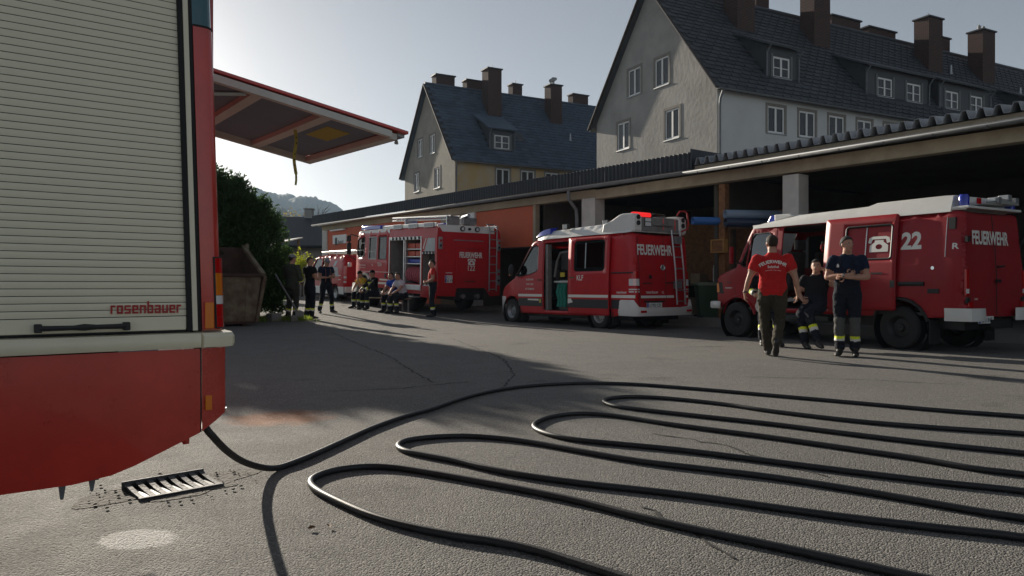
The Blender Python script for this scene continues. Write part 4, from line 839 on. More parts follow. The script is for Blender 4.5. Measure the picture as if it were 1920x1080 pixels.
def skin(par, name, m, path, half, r, off=0., shrink=0., n=10, crown=.02, bulge=0.):
    """strip across the vehicle following the silhouette path; bulge rounds the plan of nose and tail"""
    rings = []
    for i, (y, z) in enumerate(path):
        a = path[max(0, i-1)]; b = path[min(len(path)-1, i+1)]; t = Vector((b[0]-a[0], b[1]-a[1])).normalized(); nrm = Vector((t.y, -t.x)) if True else 0
        w = half(y, z)-r-shrink; row = []
        for j in range(n+1):
            f = -1+2*j/n; c = crown*(1-f*f)+off; row.append((f*w, y+nrm.x*c*(-1), z+nrm.y*c*(-1)))
        rings.append(row)
    return MB().loft(rings, caps=False, closed=False).build(name, m, par, angle=40, fix=False)
def wheel(par, x, y, R_, w, sgn, rimm='alu', rr=.6, holes=12, steelie=False, name='wheel'):
    s = sgn
    t = MB().lathe([(R_*rr, -w/2), (R_*.9, -w/2), (R_*.985, -w*.36), (R_, -w*.2), (R_, w*.2), (R_*.985, w*.36), (R_*.9, w/2), (R_*rr, w/2)], (x, y, R_), 'x', 28, caps=False).build(name, 'rubber', par)
    q = MB().lathe([(0.02, s*w*.30), (R_*.16, s*w*.30), (R_*.2, s*w*.18), (R_*rr*.72, s*w*.12), (R_*rr*.92, s*w*.40), (R_*rr*1.03, s*w*.47), (R_*rr*1.03, s*w*.38)], (x, y, R_), 'x', 28, caps=False); q.build('rim', rimm, t)
    hm = MB()
    for i in range(holes):
        a = 2*math.pi*i/holes; hm.lathe([(.0, 0), (R_*.055, 0), (R_*.055, .004)], (x+s*(w*.155), y+R_*rr*.60*math.cos(a), R_+R_*rr*.60*math.sin(a)), 'x', 8)
    ho = hm.build('rim_holes', 'black', t, fix=False); ho['kind'] = 'stuff'
    return t
def uv_side(half, y0, z0, off=.006, sgn=-1): return lambda u, v: (sgn*(half(y0-u*(1 if sgn < 0 else -1), z0+v)+off), y0-u*(1 if sgn < 0 else -1), z0+v)
def uv_rear(x0, z0, yf): return lambda u, v: (x0+u, yf(z0+v)-.006, z0+v)
def box_part(par, name, m, *b, bev=0.): return MB().box(*b).build(name, m, par, bev=bev)
def phone(par, fn, s, m='print_white'):
    """old telephone symbol: handset over a dial body"""
    mb = MB(); body = [(-.42, -.3), (.42, -.3), (.42, -.02), (.2, .12), (.2, .2), (-.2, .2), (-.2, .12), (-.42, -.02)]
    mb.panel([(x*s, y*s) for x, y in body], [[(x*s, (y-.08)*s) for x, y in circ(0, 0, .15, 14, .11)]], fn)
    hs_ = [(-.5, .1), (-.36, .06), (-.3, .24), (.3, .24), (.36, .06), (.5, .1), (.46, .3), (.3, .36), (-.3, .36), (-.46, .3)]
    mb.panel([(x*s, y*s) for x, y in hs_], [], fn); return mb.build('telephone_symbol', m, par, fix=False)
def plate(par, text, cx, z, w, h, y, fn=None):
    p = MB().box(cx-w/2, cx+w/2, y-.012, y, z-h/2, z+h/2).build('number_plate', 'plate', par)
    MB().box(cx-w/2+.004, cx-w/2+.05, y-.014, y-.0125, z-h/2+.004, z+h/2-.004).build('plate_band', 'eu_blue', p)
    if h < .16: MB().text(text, lambda u, v: (cx+.02+u, y-.0150, z-h*.32+v), h*.62, .012, .92).build('lettering', 'charcoal', p)
    else:
        a, b = text.split('|'); MB().text(a, lambda u, v: (cx+.02+u, y-.015, z+h*.07+v), h*.34, .012).text(b, lambda u, v: (cx+.01+u, y-.015, z-h*.41+v), h*.36, .012).build('lettering', 'charcoal', p)
    return p
def seat(par, x, y, z, m='interior', rot=1):
    MB().box(x-.24, x+.24, y-.25, y+.25, z, z+.16).build('seat', m, par, bev=.04); MB().prism([(y-.28*rot, z+.10), (y-.16*rot, z+.12), (y-.24*rot, z+.78), (y-.34*rot, z+.76)], 'x', x-.23, x+.23).build('backrest', m, par, bev=.04); MB().box(x-.13, x+.13, y-.36*rot-.05, y-.36*rot+.05, z+.79, z+1.0).build('headrest', m, par, bev=.03)

# ================================================================ small fire van (KLF)
V = thing('fire_van', 'red fire van marked KLF with white roof box and open sliding door', 'fire van', (13.6, 12.19, 0))
def half(y, z):
    h = .985-.055*max(0, (z-1.0)/1.3)**1.6-.015*max(0, (.7-z)/.4)
    if y > 4.5: h -= .30*((y-4.5)/1.25)**2.3
    if y < .5: h -= .035*((.5-y)/.5)**2
    return h
front = [(5.56, .30), (5.68, .42), (5.72, .60), (5.71, .74), (5.66, .88), (5.55, .99), (5.36, 1.08), (5.08, 1.18), (4.80, 1.285)]
ws = [(4.80, 1.285), (4.72, 1.36), (4.45, 1.70), (4.22, 1.99), (4.06, 2.18)]
rf = [(4.06, 2.18), (3.92, 2.29), (3.6, 2.335), (2.5, 2.345), (1.2, 2.345), (.3, 2.335)]
rear = [(.3, 2.335), (.16, 2.30), (.10, 2.18), (.07, 1.8), (.04, 1.2), (.02, .8), (.02, .42)]
top = catmull(front, 5)[:-1]+catmull(ws, 5)[:-1]+catmull(rf, 5)[:-1]+catmull(rear, 5)
AX = [(1.24, .345), (4.88, .345)]
bottom = arch_bottom(.02, 5.56, .30, AX, .43)
# sliding door opening 2.28..3.42 ; cab side window
cabw = [(3.70, 1.50), (3.70, 2.10), (3.78, 2.17), (3.98, 2.14), (4.16, 1.93), (4.55, 1.46), (4.62, 1.34), (4.50, 1.32), (4.05, 1.38), (3.80, 1.44)]
slide_open = rrect(2.26, 3.42, .40, 2.22, .06)
rearw = rrect(.95, 2.1, 1.42, 2.18, .08)
side_panel(V, 'body_side', 'red', top, bottom, [cabw, slide_open], half, .085, -1, solid=.01)
side_panel(V, 'body_side', 'red', top, bottom, [cabw, rrect(2.3, 3.4, 1.42, 2.18, .08), rearw], half, .085, 1, solid=.01)
skin(V, 'bonnet', 'red', catmull(front, 5), half, .085, crown=.05); skin(V, 'roof', 'red', catmull(rf, 5), half, .085, crown=.04); skin(V, 'rear_doors', 'red', catmull(rear, 5), half, .085, crown=.03)
skin(V, 'windscreen_surround', 'red', catmull(ws, 5), half, .085, crown=.05)
skin(V, 'windscreen', 'dark_glass', catmull(ws, 5)[1:-1], half, .085, off=.012, shrink=.05, crown=.06)
for s in (-1, 1): MB().panel(cabw, [], lambda y, z, s=s: (s*(half(y, z)-.02), y, z), .2).build('cab_window', 'tint_glass', V, fix=False)
MB().panel(rrect(2.3, 3.4, 1.42, 2.18, .08), [], lambda y, z: (half(y, z)-.02, y, z), .3).build('side_window', 'window_glass', V); MB().panel(rearw, [], lambda y, z: (half(y, z)-.02, y, z), .3).build('side_window', 'window_glass', V)
# black seals round cab window
MB().tube([(-(half(y, z)+.002), y, z) for y, z in cabw+[cabw[0]]], .012, 6, caps=False).build('window_seal', 'trim', V); MB().tube([(-(half(3.70, z)+.004), 3.69, z) for z in (1.5, 1.7, 2.0, 2.12)], .008, 6).build('chrome_edge', 'steel', V)
# sliding door, pushed back along the side
dw = rrect(.98, 2.12, 1.42, 2.20, .10)
SD = MB().panel(rrect(.83, 2.33, .325, 2.285, .05), [dw], lambda y, z: (-(half(y, z)+.062), y, z), .12, smooth=True).build('sliding_door', 'red', V, solid=.035)
MB().panel(rrect(.96, 2.14, 1.40, 2.22, .11), [rrect(1.06, 1.66, 1.52, 2.13, .04), rrect(1.70, 2.02, 1.52, 2.13, .04)], lambda y, z: (-(half(y, z)+.066), y, z), .2).build('window_band', 'dark_glass', SD, solid=.01)
MB().panel(dw, [], lambda y, z: (-(half(y, z)+.056), y, z), .2).build('pane', 'tint_glass', SD); MB().tube([(-(half(1.68, z)+.074), 1.68, z) for z in (1.5, 1.8, 2.14)], .012, 6).build('window_bar', 'steel', SD)
MB().bar((-1.052, 2.27, 1.27), (-1.052, 2.08, 1.27), .03, .035).build('handle', 'chrome', SD)
MB().text('KLF', uv_side(half, 1.98, 1.20, .084), .13, .02, .85, center=False).build('lettering', 'print_white', SD)
for par, y0, y1, off in ((SD, .84, 2.32, .0825), (V, .03, .80, .008), (V, 3.48, 4.55, .008)):
    q = MB().panel([(y0, .765), (y1, .765), (y1, .835), (y0, .835)], [], lambda y, z, off=off: (-(half(y, z)+off), y, z), .15).build('white_stripe', 'print_white', par, fix=False)
    yb0 = max(y0, .3); q = MB().panel([(yb0, .50), (y1, .50), (y1, .72), (yb0, .72)], [], lambda y, z, off=off: (-(half(y, z)+off), y, z), .15).build('dark_band', 'charcoal', par, fix=False)
box_part(V, 'fuel_flap', 'yellow_soft', -1.0, -.985, 3.52, 3.60, .60, .70); MB().panel([(3.62, .655), (4.1, .665), (4.1, .705), (3.62, .705)], [], lambda y, z: (-(half(y, z)+.016), y, z), .15).build('white_stripe', 'print_white', V, fix=False)
MB().panel([(2.12, .64), (2.32, .60), (2.32, .735), (2.2, .735)], [], lambda y, z: (-(half(y, z)+.09), y, z)).build('white_arrow', 'print_white', SD, fix=False)
for i, s in enumerate(('FEUERWEHR', 'STADT 2000', 'ROTTENMANN')): MB().text(s, uv_side(half, 4.02, 1.21-i*.13, .012), .052, .01, .8).build('lettering', 'print_white', V)
MB().bar((-1.0, 3.68, 1.22), (-1.0, 3.52, 1.22), .02, .03).build('door_handle', 'black', V)
MB().tube([(-(half(3.46, z)+.004), 3.46, z) for z in (.36, 1.0, 1.6, 2.1, 2.28)], .007, 5).build('door_seam', 'black', V); MB().tube([(-(half(y, 1.38)+.01), y, 1.37) for y in (.1, .5, .8)], .02, 6).build('slide_rail', 'black', V)
MB().tube([(-(half(y, 2.30)-.02), y, 2.30) for y in (.5, 1.2, 2.4, 3.45)], .022, 6).build('slide_rail', 'red', V)
# interior seen through the door
box_part(V, 'floor', 'interior', -.94, .94, .3, 4.6, .36, .40); box_part(V, 'bulkhead', 'interior_grey', -.9, .9, 2.20, 2.26, .41, 2.28); box_part(V, 'door_pillar_trim', 'interior_grey', -.93, -.80, 3.30, 3.40, .41, 2.18)
box_part(V, 'ceiling_lining', 'interior', -.85, .85, .4, 4.0, 2.26, 2.29)
seat(V, -.35, 3.1, .75, 'interior', -1); seat(V, .35, 3.1, .75, 'interior', -1); seat(V, -.45, 4.0, .78, 'interior'); seat(V, .45, 4.0, .78, 'interior')
box_part(V, 'equipment_rack', 'interior_grey', -.70, -.2, 2.5, 3.1, .42, 1.22, bev=.02); box_part(V, 'orange_case', 'yellow', -.72, -.701, 2.86, 3.04, 1.30, 1.42)
for i in range(3): MB().tube([(-.74, 3.02-.13*i, 1.12), (-.80, 3.03-.13*i, .9), (-.77, 3.0-.13*i, .7), (-.80, 3.0-.13*i, .5)], [.05, .065, .055, .06], 8).build('folded_hose', 'green_cloth', V)
box_part(V, 'rack_shelf', 'alu', -.82, -.72, 2.5, 3.18, 1.15, 1.19); MB().tube([(-.78, 3.2, 1.3), (-.74, 3.15, 1.7), (-.7, 3.05, 1.95), (-.7, 2.6, 1.98)], .03, 6).build('hanging_strap', 'interior_grey', V)
box_part(V, 'hanging_jacket', 'black', -.7, -.55, 2.7, 3.05, 1.45, 2.0, bev=.05)
# bumpers
q = [(y, z) for y, z in catmull([(5.58, .27), (5.72, .36), (5.745, .52), (5.735, .70), (5.70, .76)], 3)]
skin(V, 'front_bumper', 'white', q, half, -.005, off=.01, crown=.07); MB().panel([(5.60, .29), (5.20, .30), (5.28, .55), (5.31, .76), (5.68, .76)], [], lambda y, z: (-(half(y, z)+.012), y, z), .1, smooth=True).build('front_bumper_corner', 'white', V, solid=.02)
rb = MB(); ring = []
for x, y in ((-.965, .62), (-1.0, .45), (-1.01, .2), (-1.0, .04), (-.93, -.06), (-.6, -.09), (0, -.1), (.6, -.09), (.93, -.06), (1.0, .04), (1.01, .2), (1.0, .45), (.965, .62)):
    zt = .72 if abs(x) > .9 and y > 0 else (.56 if abs(x) > .9 else .535); ring.append([(x, y, .34), (x*1.01, y-.01, .42), (x*1.01, y-.01, zt-.04), (x, y, zt), (x*.93, y+.06, zt), (x*.93, y+.06, .34)])
rb.loft(ring).build('rear_bumper', 'white', V, angle=50)
for s in (-1, 1): box_part(V, 'rear_reflector', 'red_lens', s*.80-.09, s*.80+.09, -.105, -.07, .42, .475, bev=.005)
# lamps
for s in (-1, 1):
    tl = MB().loft([[(s*(half(.2, z)+.006), .22, z), (s*(half(.1, z)+.008), .10, z), (s*(half(.05, z)-.03), .03+.02*(z-.7), z), (s*(half(.05, z)-.13), .018+.02*(z-.7), z)] for z in (.74, 1.40)], caps=False, closed=False).build('tail_light', 'red_lens', V)
    MB().loft([[(s*(half(.2, z)+.009), .222, z), (s*(half(.1, z)+.011), .098, z), (s*(half(.05, z)-.03), .026+.02*(z-.7), z), (s*(half(.05, z)-.135), .014+.02*(z-.7), z)] for z in (1.06, 1.22)], caps=False, closed=False).build('reverse_lens', 'clear_lens', tl)
    for z in (.90, .955): MB().loft([[(s*(half(.2, q_)+.009), .222, q_), (s*(half(.1, q_)+.011), .098, q_), (s*(half(.05, q_)-.03), .026+.02*(q_-.7), q_), (s*(half(.05, q_)-.135), .014+.02*(q_-.7), q_)] for q_ in (z, z+.03)], caps=False, closed=False).build('lens_bar', 'clear_lens', tl)
    MB().sph((s*.60, 5.56, .86), (.17, .10, .13), 14).build('headlight', 'clear_lens', V)
    m_ = MB().sph((s*1.17, 4.62, 1.50), (.10, .075, .17), 14).build('mirror', 'black', V); MB().tube([(s*.9, 4.55, 1.38), (s*1.12, 4.6, 1.36)], .03, 6).build('mirror_arm', 'black', m_); box_part(V, 'mirror_lamp', 'amber_lens', s*1.17-.05, s*1.17+.05, 4.66, 4.69, 1.34, 1.40)
    for y in (1.24, 4.88): wheel(V, s*.86, y, .345, .24, s, 'galv' if y > 2 else 'alu'); box_part(V, 'mud_flap', 'rubber', s*.86-.13, s*.86+.13, y-.50, y-.48, .10, .42)
    for y in (1.24, 4.88): MB().lathe([(.44, -s*.30), (.44, .0)], (s*.965, y, .345), 'x', 20, caps=False).build('wheel_well', 'black', V)
box_part(V, 'underbody', 'black', -.8, .8, .25, 5.2, .22, .36)
# rear face lettering and fittings
def yr(z): return np.interp(z, [.42, .8, 1.2, 1.8, 2.18, 2.3], [.02, .02, .04, .07, .10, .16])-.032
MB().text('FEUERWEHR', uv_rear(-.28, 1.80, yr), .235, .03, .64).build('lettering', 'print_white', V)
lg = MB(); logo(lg, 'rosenbauer', uv_rear(-.64, .875, yr), .045); lg.build('lettering', 'print_white', V, fix=False); MB().text('CL', uv_rear(-.06, .875, yr), .05, .01).build('lettering', 'print_white', V)
lg = MB(); logo(lg, 'rosenbauer', uv_side(half, .62, .875, .008), .04, .9); lg.build('lettering', 'print_white', V, fix=False)
for x0, x1 in ((-.82, .06), (.075, .33), (.72, .85)): MB().add([uv_rear(0, 0, yr)(x0, .765), uv_rear(0, 0, yr)(x1, .765), uv_rear(0, 0, yr)(x1, .825), uv_rear(0, 0, yr)(x0, .825)], [(0, 1, 2, 3)]).build('white_stripe', 'print_white', V)
MB().lathe([(.075, -.02), (.068, -.032), (.060, -.024), (0, -.02)], (-.04, .03, 1.50), 'y', 24).build('star_ring', 'chrome', V)
st_ = MB();
for i in range(3): a = R(90+120*i); st_.add([(-.04+.011*math.cos(a+1.57), -.0, 1.50+.011*math.sin(a+1.57)), (-.04-.011*math.cos(a+1.57), -.0, 1.50-.011*math.sin(a+1.57)), (-.04+.062*math.cos(a), -.0, 1.50+.062*math.sin(a))], [(0, 1, 2)])
st_.build('star_emblem', 'chrome', V, fix=False)
MB().lathe([(.05, 0), (.05, -.012), (0, -.014)], (-.47, .012, 1.27), 'y', 16).build('lock', 'black', V); MB().bar((.05, .0, 1.13), (.32, .0, 1.13), .03, .03, up=(0, 1, 0)).build('door_handle', 'black', V); box_part(V, 'grip', 'trim', -.75, -.42, -.004, .006, 1.105, 1.13); box_part(V, 'plate_lamp', 'black', -.70, .0, -.02, .0, .66, .70)
plate(V, 'LI 902 CD', -.36, .595, .52, .115, -.012)
MB().tube([(.065, yr(z)+.004, z) for z in (.55, 1.0, 1.5, 2.0, 2.3)], .006, 5).build('door_seam', 'black', V); MB().tube([(-.84, yr(z)+.006, z) for z in (.56, 1.0, 1.5, 2.0, 2.2)], .006, 5).build('door_seam', 'black', V)
# ladder
LD = MB().tube([(.30, .04, 2.42), (.33, -.06, 1.5), (.36, -.10, .60)], .022, 8).build('ladder', 'steel', V); MB().tube([(.60, .04, 2.42), (.63, -.06, 1.5), (.66, -.10, .60)], .022, 8).build('ladder_rail', 'steel', LD)
for z in (.68, .95, 1.2, 1.48, 1.76, 2.02): x = .30+.06*(2.42-z)/1.82; y = .04-.14*min(1, (2.42-z)/1.5); MB().tube([(x, y, z), (x+.3, y, z)], .017, 6).build('rung', 'steel', LD)
for z in (1.08, 2.18): box_part(V, 'ladder_bracket', 'galv', .36, .58, -.06, .03, z-.09, z+.09)
# white roof moulding
mp_ = catmull([(4.10, 2.20), (4.0, 2.34), (3.80, 2.46), (3.45, 2.53), (2.6, 2.565), (1.6, 2.59), (.95, 2.60), (.5, 2.60), (.2, 2.59), (.13, 2.45), (.12, 2.34)], 3)
half2 = lambda y, z: .96-.16*max(0, z-2.33)/.27-.28*max(0, (y-3.3)/.8)**2
skin(V, 'roof_moulding', 'white', mp_, half2, .07, crown=.03)
for s in (-1, 1): side_panel(V, 'roof_moulding_side', 'white', mp_, [(.12, 2.335), (.3, 2.325), (2.0, 2.33), (3.5, 2.31), (3.95, 2.24), (4.10, 2.20)], [], half2, .07, s, step=.08)
for s in (-1, 1):
    tw = [(1.15, 2.58), (.85, 2.66), (.60, 2.77), (.50, 2.79), (.18, 2.78), (.10, 2.70), (.10, 2.36), (1.2, 2.36)]
    MB().prism(tw, 'x', s*.93, s*.66).build('roof_tower', 'white', V, bev=.03)
    for z in (2.55, 2.69): l_ = MB().lathe([(.058, 0), (.058, -.02), (.045, -.022), (.03, -.01), (0, -.008)], (s*.79, .10, z), 'y', 16).build('rear_lamp', 'black', V)
    MB().loft([[(s*(.80-.02*k), y, z0), (s*(.90-.03*k), y, z0+.0), (s*(.88-.03*k), y, z1), (s*.62, y, z1+.03)] for k, y, z0, z1 in ((2, 3.92, 2.40, 2.43), (1, 3.75, 2.42, 2.52), (0, 3.5, 2.44, 2.585), (0, 3.25, 2.46, 2.61))]).build('front_beacon', 'blue_lens', V, angle=50)
    for y in (2.62, 1.10): w_ = MB().box(s*.86-.05, s*.86+.05, y-.10, y+.10, 2.545, 2.68).build('work_lamp', 'black', V, bev=.012); MB().box(s*.914-.003, s*.914+.003, y-.08, y+.08, 2.56, 2.665).build('lens', 'clear_lens', w_)
box_part(V, 'roof_step', 'steel', -.62, .62, .30, .34, 2.61, 2.70); bb = MB().lathe([(0, -.62), (.05, -.61), (.062, -.55), (.062, 0)], (.02, .5, 2.80), 'x', 14).build('warning_bar', 'red_lamp', V); MB().lathe([(.062, .002), (.062, .5), (.05, .56), (0, .57)], (.02, .5, 2.80), 'x', 14).build('warning_bar_dark', 'dark_glass', bb); box_part(V, 'warning_bar_foot', 'trim', -.5, .5, .47, .53, 2.60, 2.74)
box_part(V, 'silver_case', 'alu', -.15, .5, .14, .5, 2.60, 2.72, bev=.01); box_part(V, 'floodlight', 'trim', -.56, -.30, .12, .2, 2.47, 2.70, bev=.01); MB().box(-.53, -.33, .114, .119, 2.60, 2.68).box(-.53, -.33, .114, .119, 2.49, 2.58).build('floodlight_lens', 'clear_lens', V)
for x in (.1, .52): MB().tube([(x, .12, 2.42), (x, .12, 2.70)], .02, 8).build('clamp', 'red_lens', V)
MB().tube([(-.25, .10, 2.52), (.0, .09, 2.53), (.4, .10, 2.52)], [.02, .035, .02], 8).build('tool_bar', 'steel', V); box_part(V, 'rear_recess', 'interior_grey', -.65, .65, .125, .135, 2.36, 2.70)
MB().tube([(.66, .03, 2.40), (.80, -.04, 2.46), (.86, -.02, 2.62), (.86, .02, 2.86), (.80, .05, 2.91), (.66, .08, 2.90), (.60, .12, 2.80)], .022, 8).build('grab_handle', 'print_red', V)
MB().tube([(-.3, .95, 2.6), (-.3, .9, 3.3)], [.006, .003], 5).build('antenna', 'black', V)

# ================================================================ older red van (right)
A1 = R(-6.6); hx, hy = math.sin(R(6.6)), math.cos(R(6.6)); wx, wy = math.cos(R(6.6)), -math.sin(R(6.6))
px0, py0 = 12.35-1.04*hx+.90*wx, 5.99-1.04*hy+.90*wy
W_ = thing('old_fire_van', 'older dark red fire van with white roof, marked 22, side door open', 'fire van', (px0, py0, 0), A1)
def h3(y, z):
    h = .895-.115*max(0, (z-1.25)/1.0)**1.3-.02*max(0, (.75-z)/.3)
    if y > 3.9: h -= .14*((y-3.9)/1.35)**2
    if y < .3: h -= .03*((.3-y)/.3)**2
    return h
fr3 = [(5.12, .60), (5.22, .68), (5.25, .90), (5.245, 1.14), (5.20, 1.25), (5.05, 1.32), (4.66, 1.43)]
ws3 = [(4.66, 1.43), (4.60, 1.52), (4.44, 1.86), (4.28, 2.17)]
rf3 = [(4.28, 2.17), (4.20, 2.25), (4.0, 2.275), (2.5, 2.27), (.3, 2.235)]
re3 = [(.3, 2.235), (.10, 2.20), (.05, 2.08), (.03, 1.6), (.0, 1.2), (.0, .56)]
top3 = catmull(fr3, 5)[:-1]+catmull(ws3, 5)[:-1]+catmull(rf3, 5)[:-1]+catmull(re3, 5)
AX3 = [(1.04, .36), (4.55, .36)]
bot3 = arch_bottom(0, 5.12, .54, AX3, .47)
cab3 = [(3.72, 1.47), (3.70, 2.02), (3.78, 2.10), (4.14, 2.10), (4.22, 2.02), (4.47, 1.48), (4.40, 1.44), (3.80, 1.43)]
opn3 = rrect(2.40, 3.44, .62, 2.19, .04)
far3 = [rrect(2.55, 3.35, 1.5, 2.05, .06), rrect(1.5, 2.35, 1.5, 2.05, .06)]
side_panel(W_, 'body_side', 'red_old', top3, bot3, [cab3, opn3], h3, .07, -1, solid=.01); side_panel(W_, 'body_side', 'red_old', top3, bot3, [cab3]+far3, h3, .07, 1, solid=.01)
skin(W_, 'bonnet', 'red_old', catmull(fr3, 5), h3, .07, crown=.03); skin(W_, 'roof', 'red_old', catmull(rf3, 5), h3, .07, crown=.03); skin(W_, 'rear_doors', 'red_old', catmull(re3, 5), h3, .07, crown=.02); 
gp = catmull(ws3, 5); MB().loft([[(s*(h3(y, z)-.065), y, z), (s*(h3(y, z)-.15), y+.01, z+.005)] for y, z in gp for s in (-1,)], caps=False, closed=False).build('pillar_trim', 'red_old', W_, solid=.01); MB().loft([[((h3(y, z)-.065), y, z), ((h3(y, z)-.15), y+.01, z+.005)] for y, z in gp], caps=False, closed=False).build('pillar_trim', 'red_old', W_, solid=.01)
skin(W_, 'windscreen', 'window_glass', gp, h3, .07, off=-.005, shrink=.06, crown=.04)
for s in (-1, 1): MB().panel(cab3, [], lambda y, z, s=s: (s*(h3(y, z)-.018), y, z), .2).build('cab_window', 'window_glass', W_, fix=False)
for w in far3: MB().panel(w, [], lambda y, z: (h3(y, z)-.018, y, z), .3).build('side_window', 'window_glass', W_, fix=False)
MB().tube([(-(h3(4.16, z)+.004), 4.30-(z-1.45)*.12, z) for z in (1.45, 1.75, 2.10)], .014, 6).build('quarter_light_bar', 'red_old', W_); MB().tube([(-(h3(y, z)+.002), y, z) for y, z in cab3+[cab3[0]]], .012, 6, caps=False).build('window_seal', 'trim', W_)
for yy in (3.60, 4.62): MB().tube([(-(h3(yy, z)+.003), yy-(max(0, z-1.45)*.42 if yy > 4 else 0), z) for z in (.62, 1.0, 1.4, 1.8, 2.2)], .006, 5).build('door_seam', 'black', W_)
# drip rail white edge and roof
MB().tube([(-(h3(y, 2.25)-.02), y, np.interp(y, [0, .3, 2.5, 4.25], [2.24, 2.25, 2.275, 2.26])) for y in (.05, .5, 1.5, 2.5, 3.5, 4.1, 4.24)], .02, 6).build('drip_rail', 'white', W_)
secs = []
for y, zt, hw, he in ((4.22, 2.285, .70, .76), (4.05, 2.315, .69, .775), (3.2, 2.405, .71, .785), (2.0, 2.425, .715, .785), (1.75, 2.43, .715, .785), (1.58, 2.475, .72, .785), (.42, 2.48, .72, .78), (.26, 2.47, .72, .78)):
    secs.append([(-he-.025, y, 2.205), (-he-.005, y, 2.27), (-hw, y, zt-.02), (-hw+.06, y, zt), (hw-.06, y, zt), (hw, y, zt-.02), (he+.005, y, 2.27), (he+.025, y, 2.205)])
MB().loft(secs).build('high_roof', 'white', W_, angle=25)
MB().box(-.77, .77, .0, .262, 2.245, 2.285).build('roof_shelf', 'white', W_, bev=.01)
lg = MB(); logo(lg, 'rosenbauer', lambda u, v: (-.7715+.04*(v+.05)/.15, 1.05-u, 2.325+v), .07, .66); lg.build('lettering', 'print_red', W_, fix=False)
for x in (-.52, .52):
    MB().lathe([(.075, 0), (.075, .14), (.06, .18), (0, .185)], (x*1.28, .13, 2.287), 'z', 16).build('rear_beacon', 'blue_lens', W_); MB().prism([(4.0, 2.31), (3.78, 2.33), (3.79, 2.45), (3.90, 2.46)], 'x', x-.12, x+.12).build('front_beacon', 'blue_lens', W_, bev=.02)
MB().prism([(3.775, 2.33), (3.30, 2.40), (3.4, 2.45), (3.775, 2.46)], 'x', -.68, .68).build('beacon_fairing', 'white', W_, bev=.02)
for i, (x, z) in enumerate(((-.05, 2.34), (.2, 2.40), (.35, 2.36))): MB().box(x-.3, x+.22, -.02-.02*i, .25, z-.02, z+.03).build('roof_gear', 'alu', W_, bev=.006)
for x, z in ((.0, 2.35), (.3, 2.40), (.52, 2.36)): MB().box(x-.05, x+.06, -.06, .1, z, z+.10).build('gear_clamp', 'galv', W_, bev=.01)
box_part(W_, 'rear_marker', 'red_lens', -.52, -.42, .0, .02, 2.32, 2.41)
# sliding door (covers the side behind the opening)
sdw = rrect(1.16, 2.02, 1.50, 2.07, .05)
S3 = MB().panel(rrect(1.07, 2.44, .64, 2.24, .04), [sdw], lambda y, z: (-(h3(y, z)+.055), y, z), .12, smooth=True).build('sliding_door', 'red_old', W_, solid=.03)
MB().panel(sdw, [], lambda y, z: (-(h3(y, z)+.038), y, z)).build('window_blank', 'red_old', S3); MB().tube([(-(h3(y, z)+.06), y, z) for y, z in sdw+[sdw[0]]], .02, 6, caps=False).build('window_rubber', 'trim', S3); MB().tube([(-(h3(1.64, z)+.046), 1.64, z) for z in (1.52, 1.8, 2.05)], .010, 6).build('window_bar', 'steel', S3)
phone(S3, lambda u, v: (-(h3(1.40, 1.74+v)+.045), 1.40-u, 1.74+v), .40); MB().bar((-.955, 1.50, 1.26), (-.955, 1.30, 1.26), .03, .03).build('handle', 'black', S3); box_part(S3, 'rail_bracket', 'black', -.97, -.93, 1.08, 1.16, 1.02, 1.14)
MB().text('22', uv_side(h3, .86, 1.655, .006), .26, .04, .92).build('lettering', 'print_white', W_); MB().tube([(-(h3(y, 1.08)+.012), y, 1.08) for y in (1.05, .8, .62)], .025, 6, flat=1.6).build('slide_rail', 'black', W_); box_part(W_, 'lock_plate', 'black', -.915, -.89, .38, .56, .93, 1.0); MB().lathe([(.028, 0), (.028, -.012)], (-.902, .48, 1.33), 'x', 12).build('filler_cap', 'chrome', W_)
lg = MB().text('R', uv_side(h3, .15, 1.62, .006), .09, .025, 1.3); lg.build('emblem', 'print_white', W_); box_part(W_, 'vent', 'black', -.845, -.79, .16, .26, 1.93, 2.11)
MB().tube([(-(h3(.30, z)+.006), .30, z) for z in (1.5, 1.8, 2.12)], .008, 5).build('pressing_glint', 'steel', W_)  # sun glint on the pressed edge, painted in as a steel-coloured tube
for s, t_ in ((1.33, 'FREIWILLIGE FEUERWEHR'), (1.02, 'BÄRNDORF')): MB().text(t_, uv_side(h3, 4.02 if s < 1.2 else 3.95, s, .006), .05 if s > 1.2 else .085, .01, .8).build('lettering', 'print_white', W_)
MB().panel([(3.82, 1.08), (3.98, 1.08), (3.98, 1.26), (3.82, 1.26)], [], lambda y, z: (-(h3(y, z)+.005), y, z)).build('crest', 'charcoal', W_, fix=False); MB().text('410', uv_side(h3, 4.82, 1.10, .006), .05, .015, 1.2).build('lettering', 'charcoal', W_); MB().panel([(4.72, 1.00), (4.94, 1.00), (4.94, 1.02), (4.72, 1.02)], [], lambda y, z: (-(h3(y, z)+.006), y, z)).build('badge_line', 'steel', W_, fix=False)
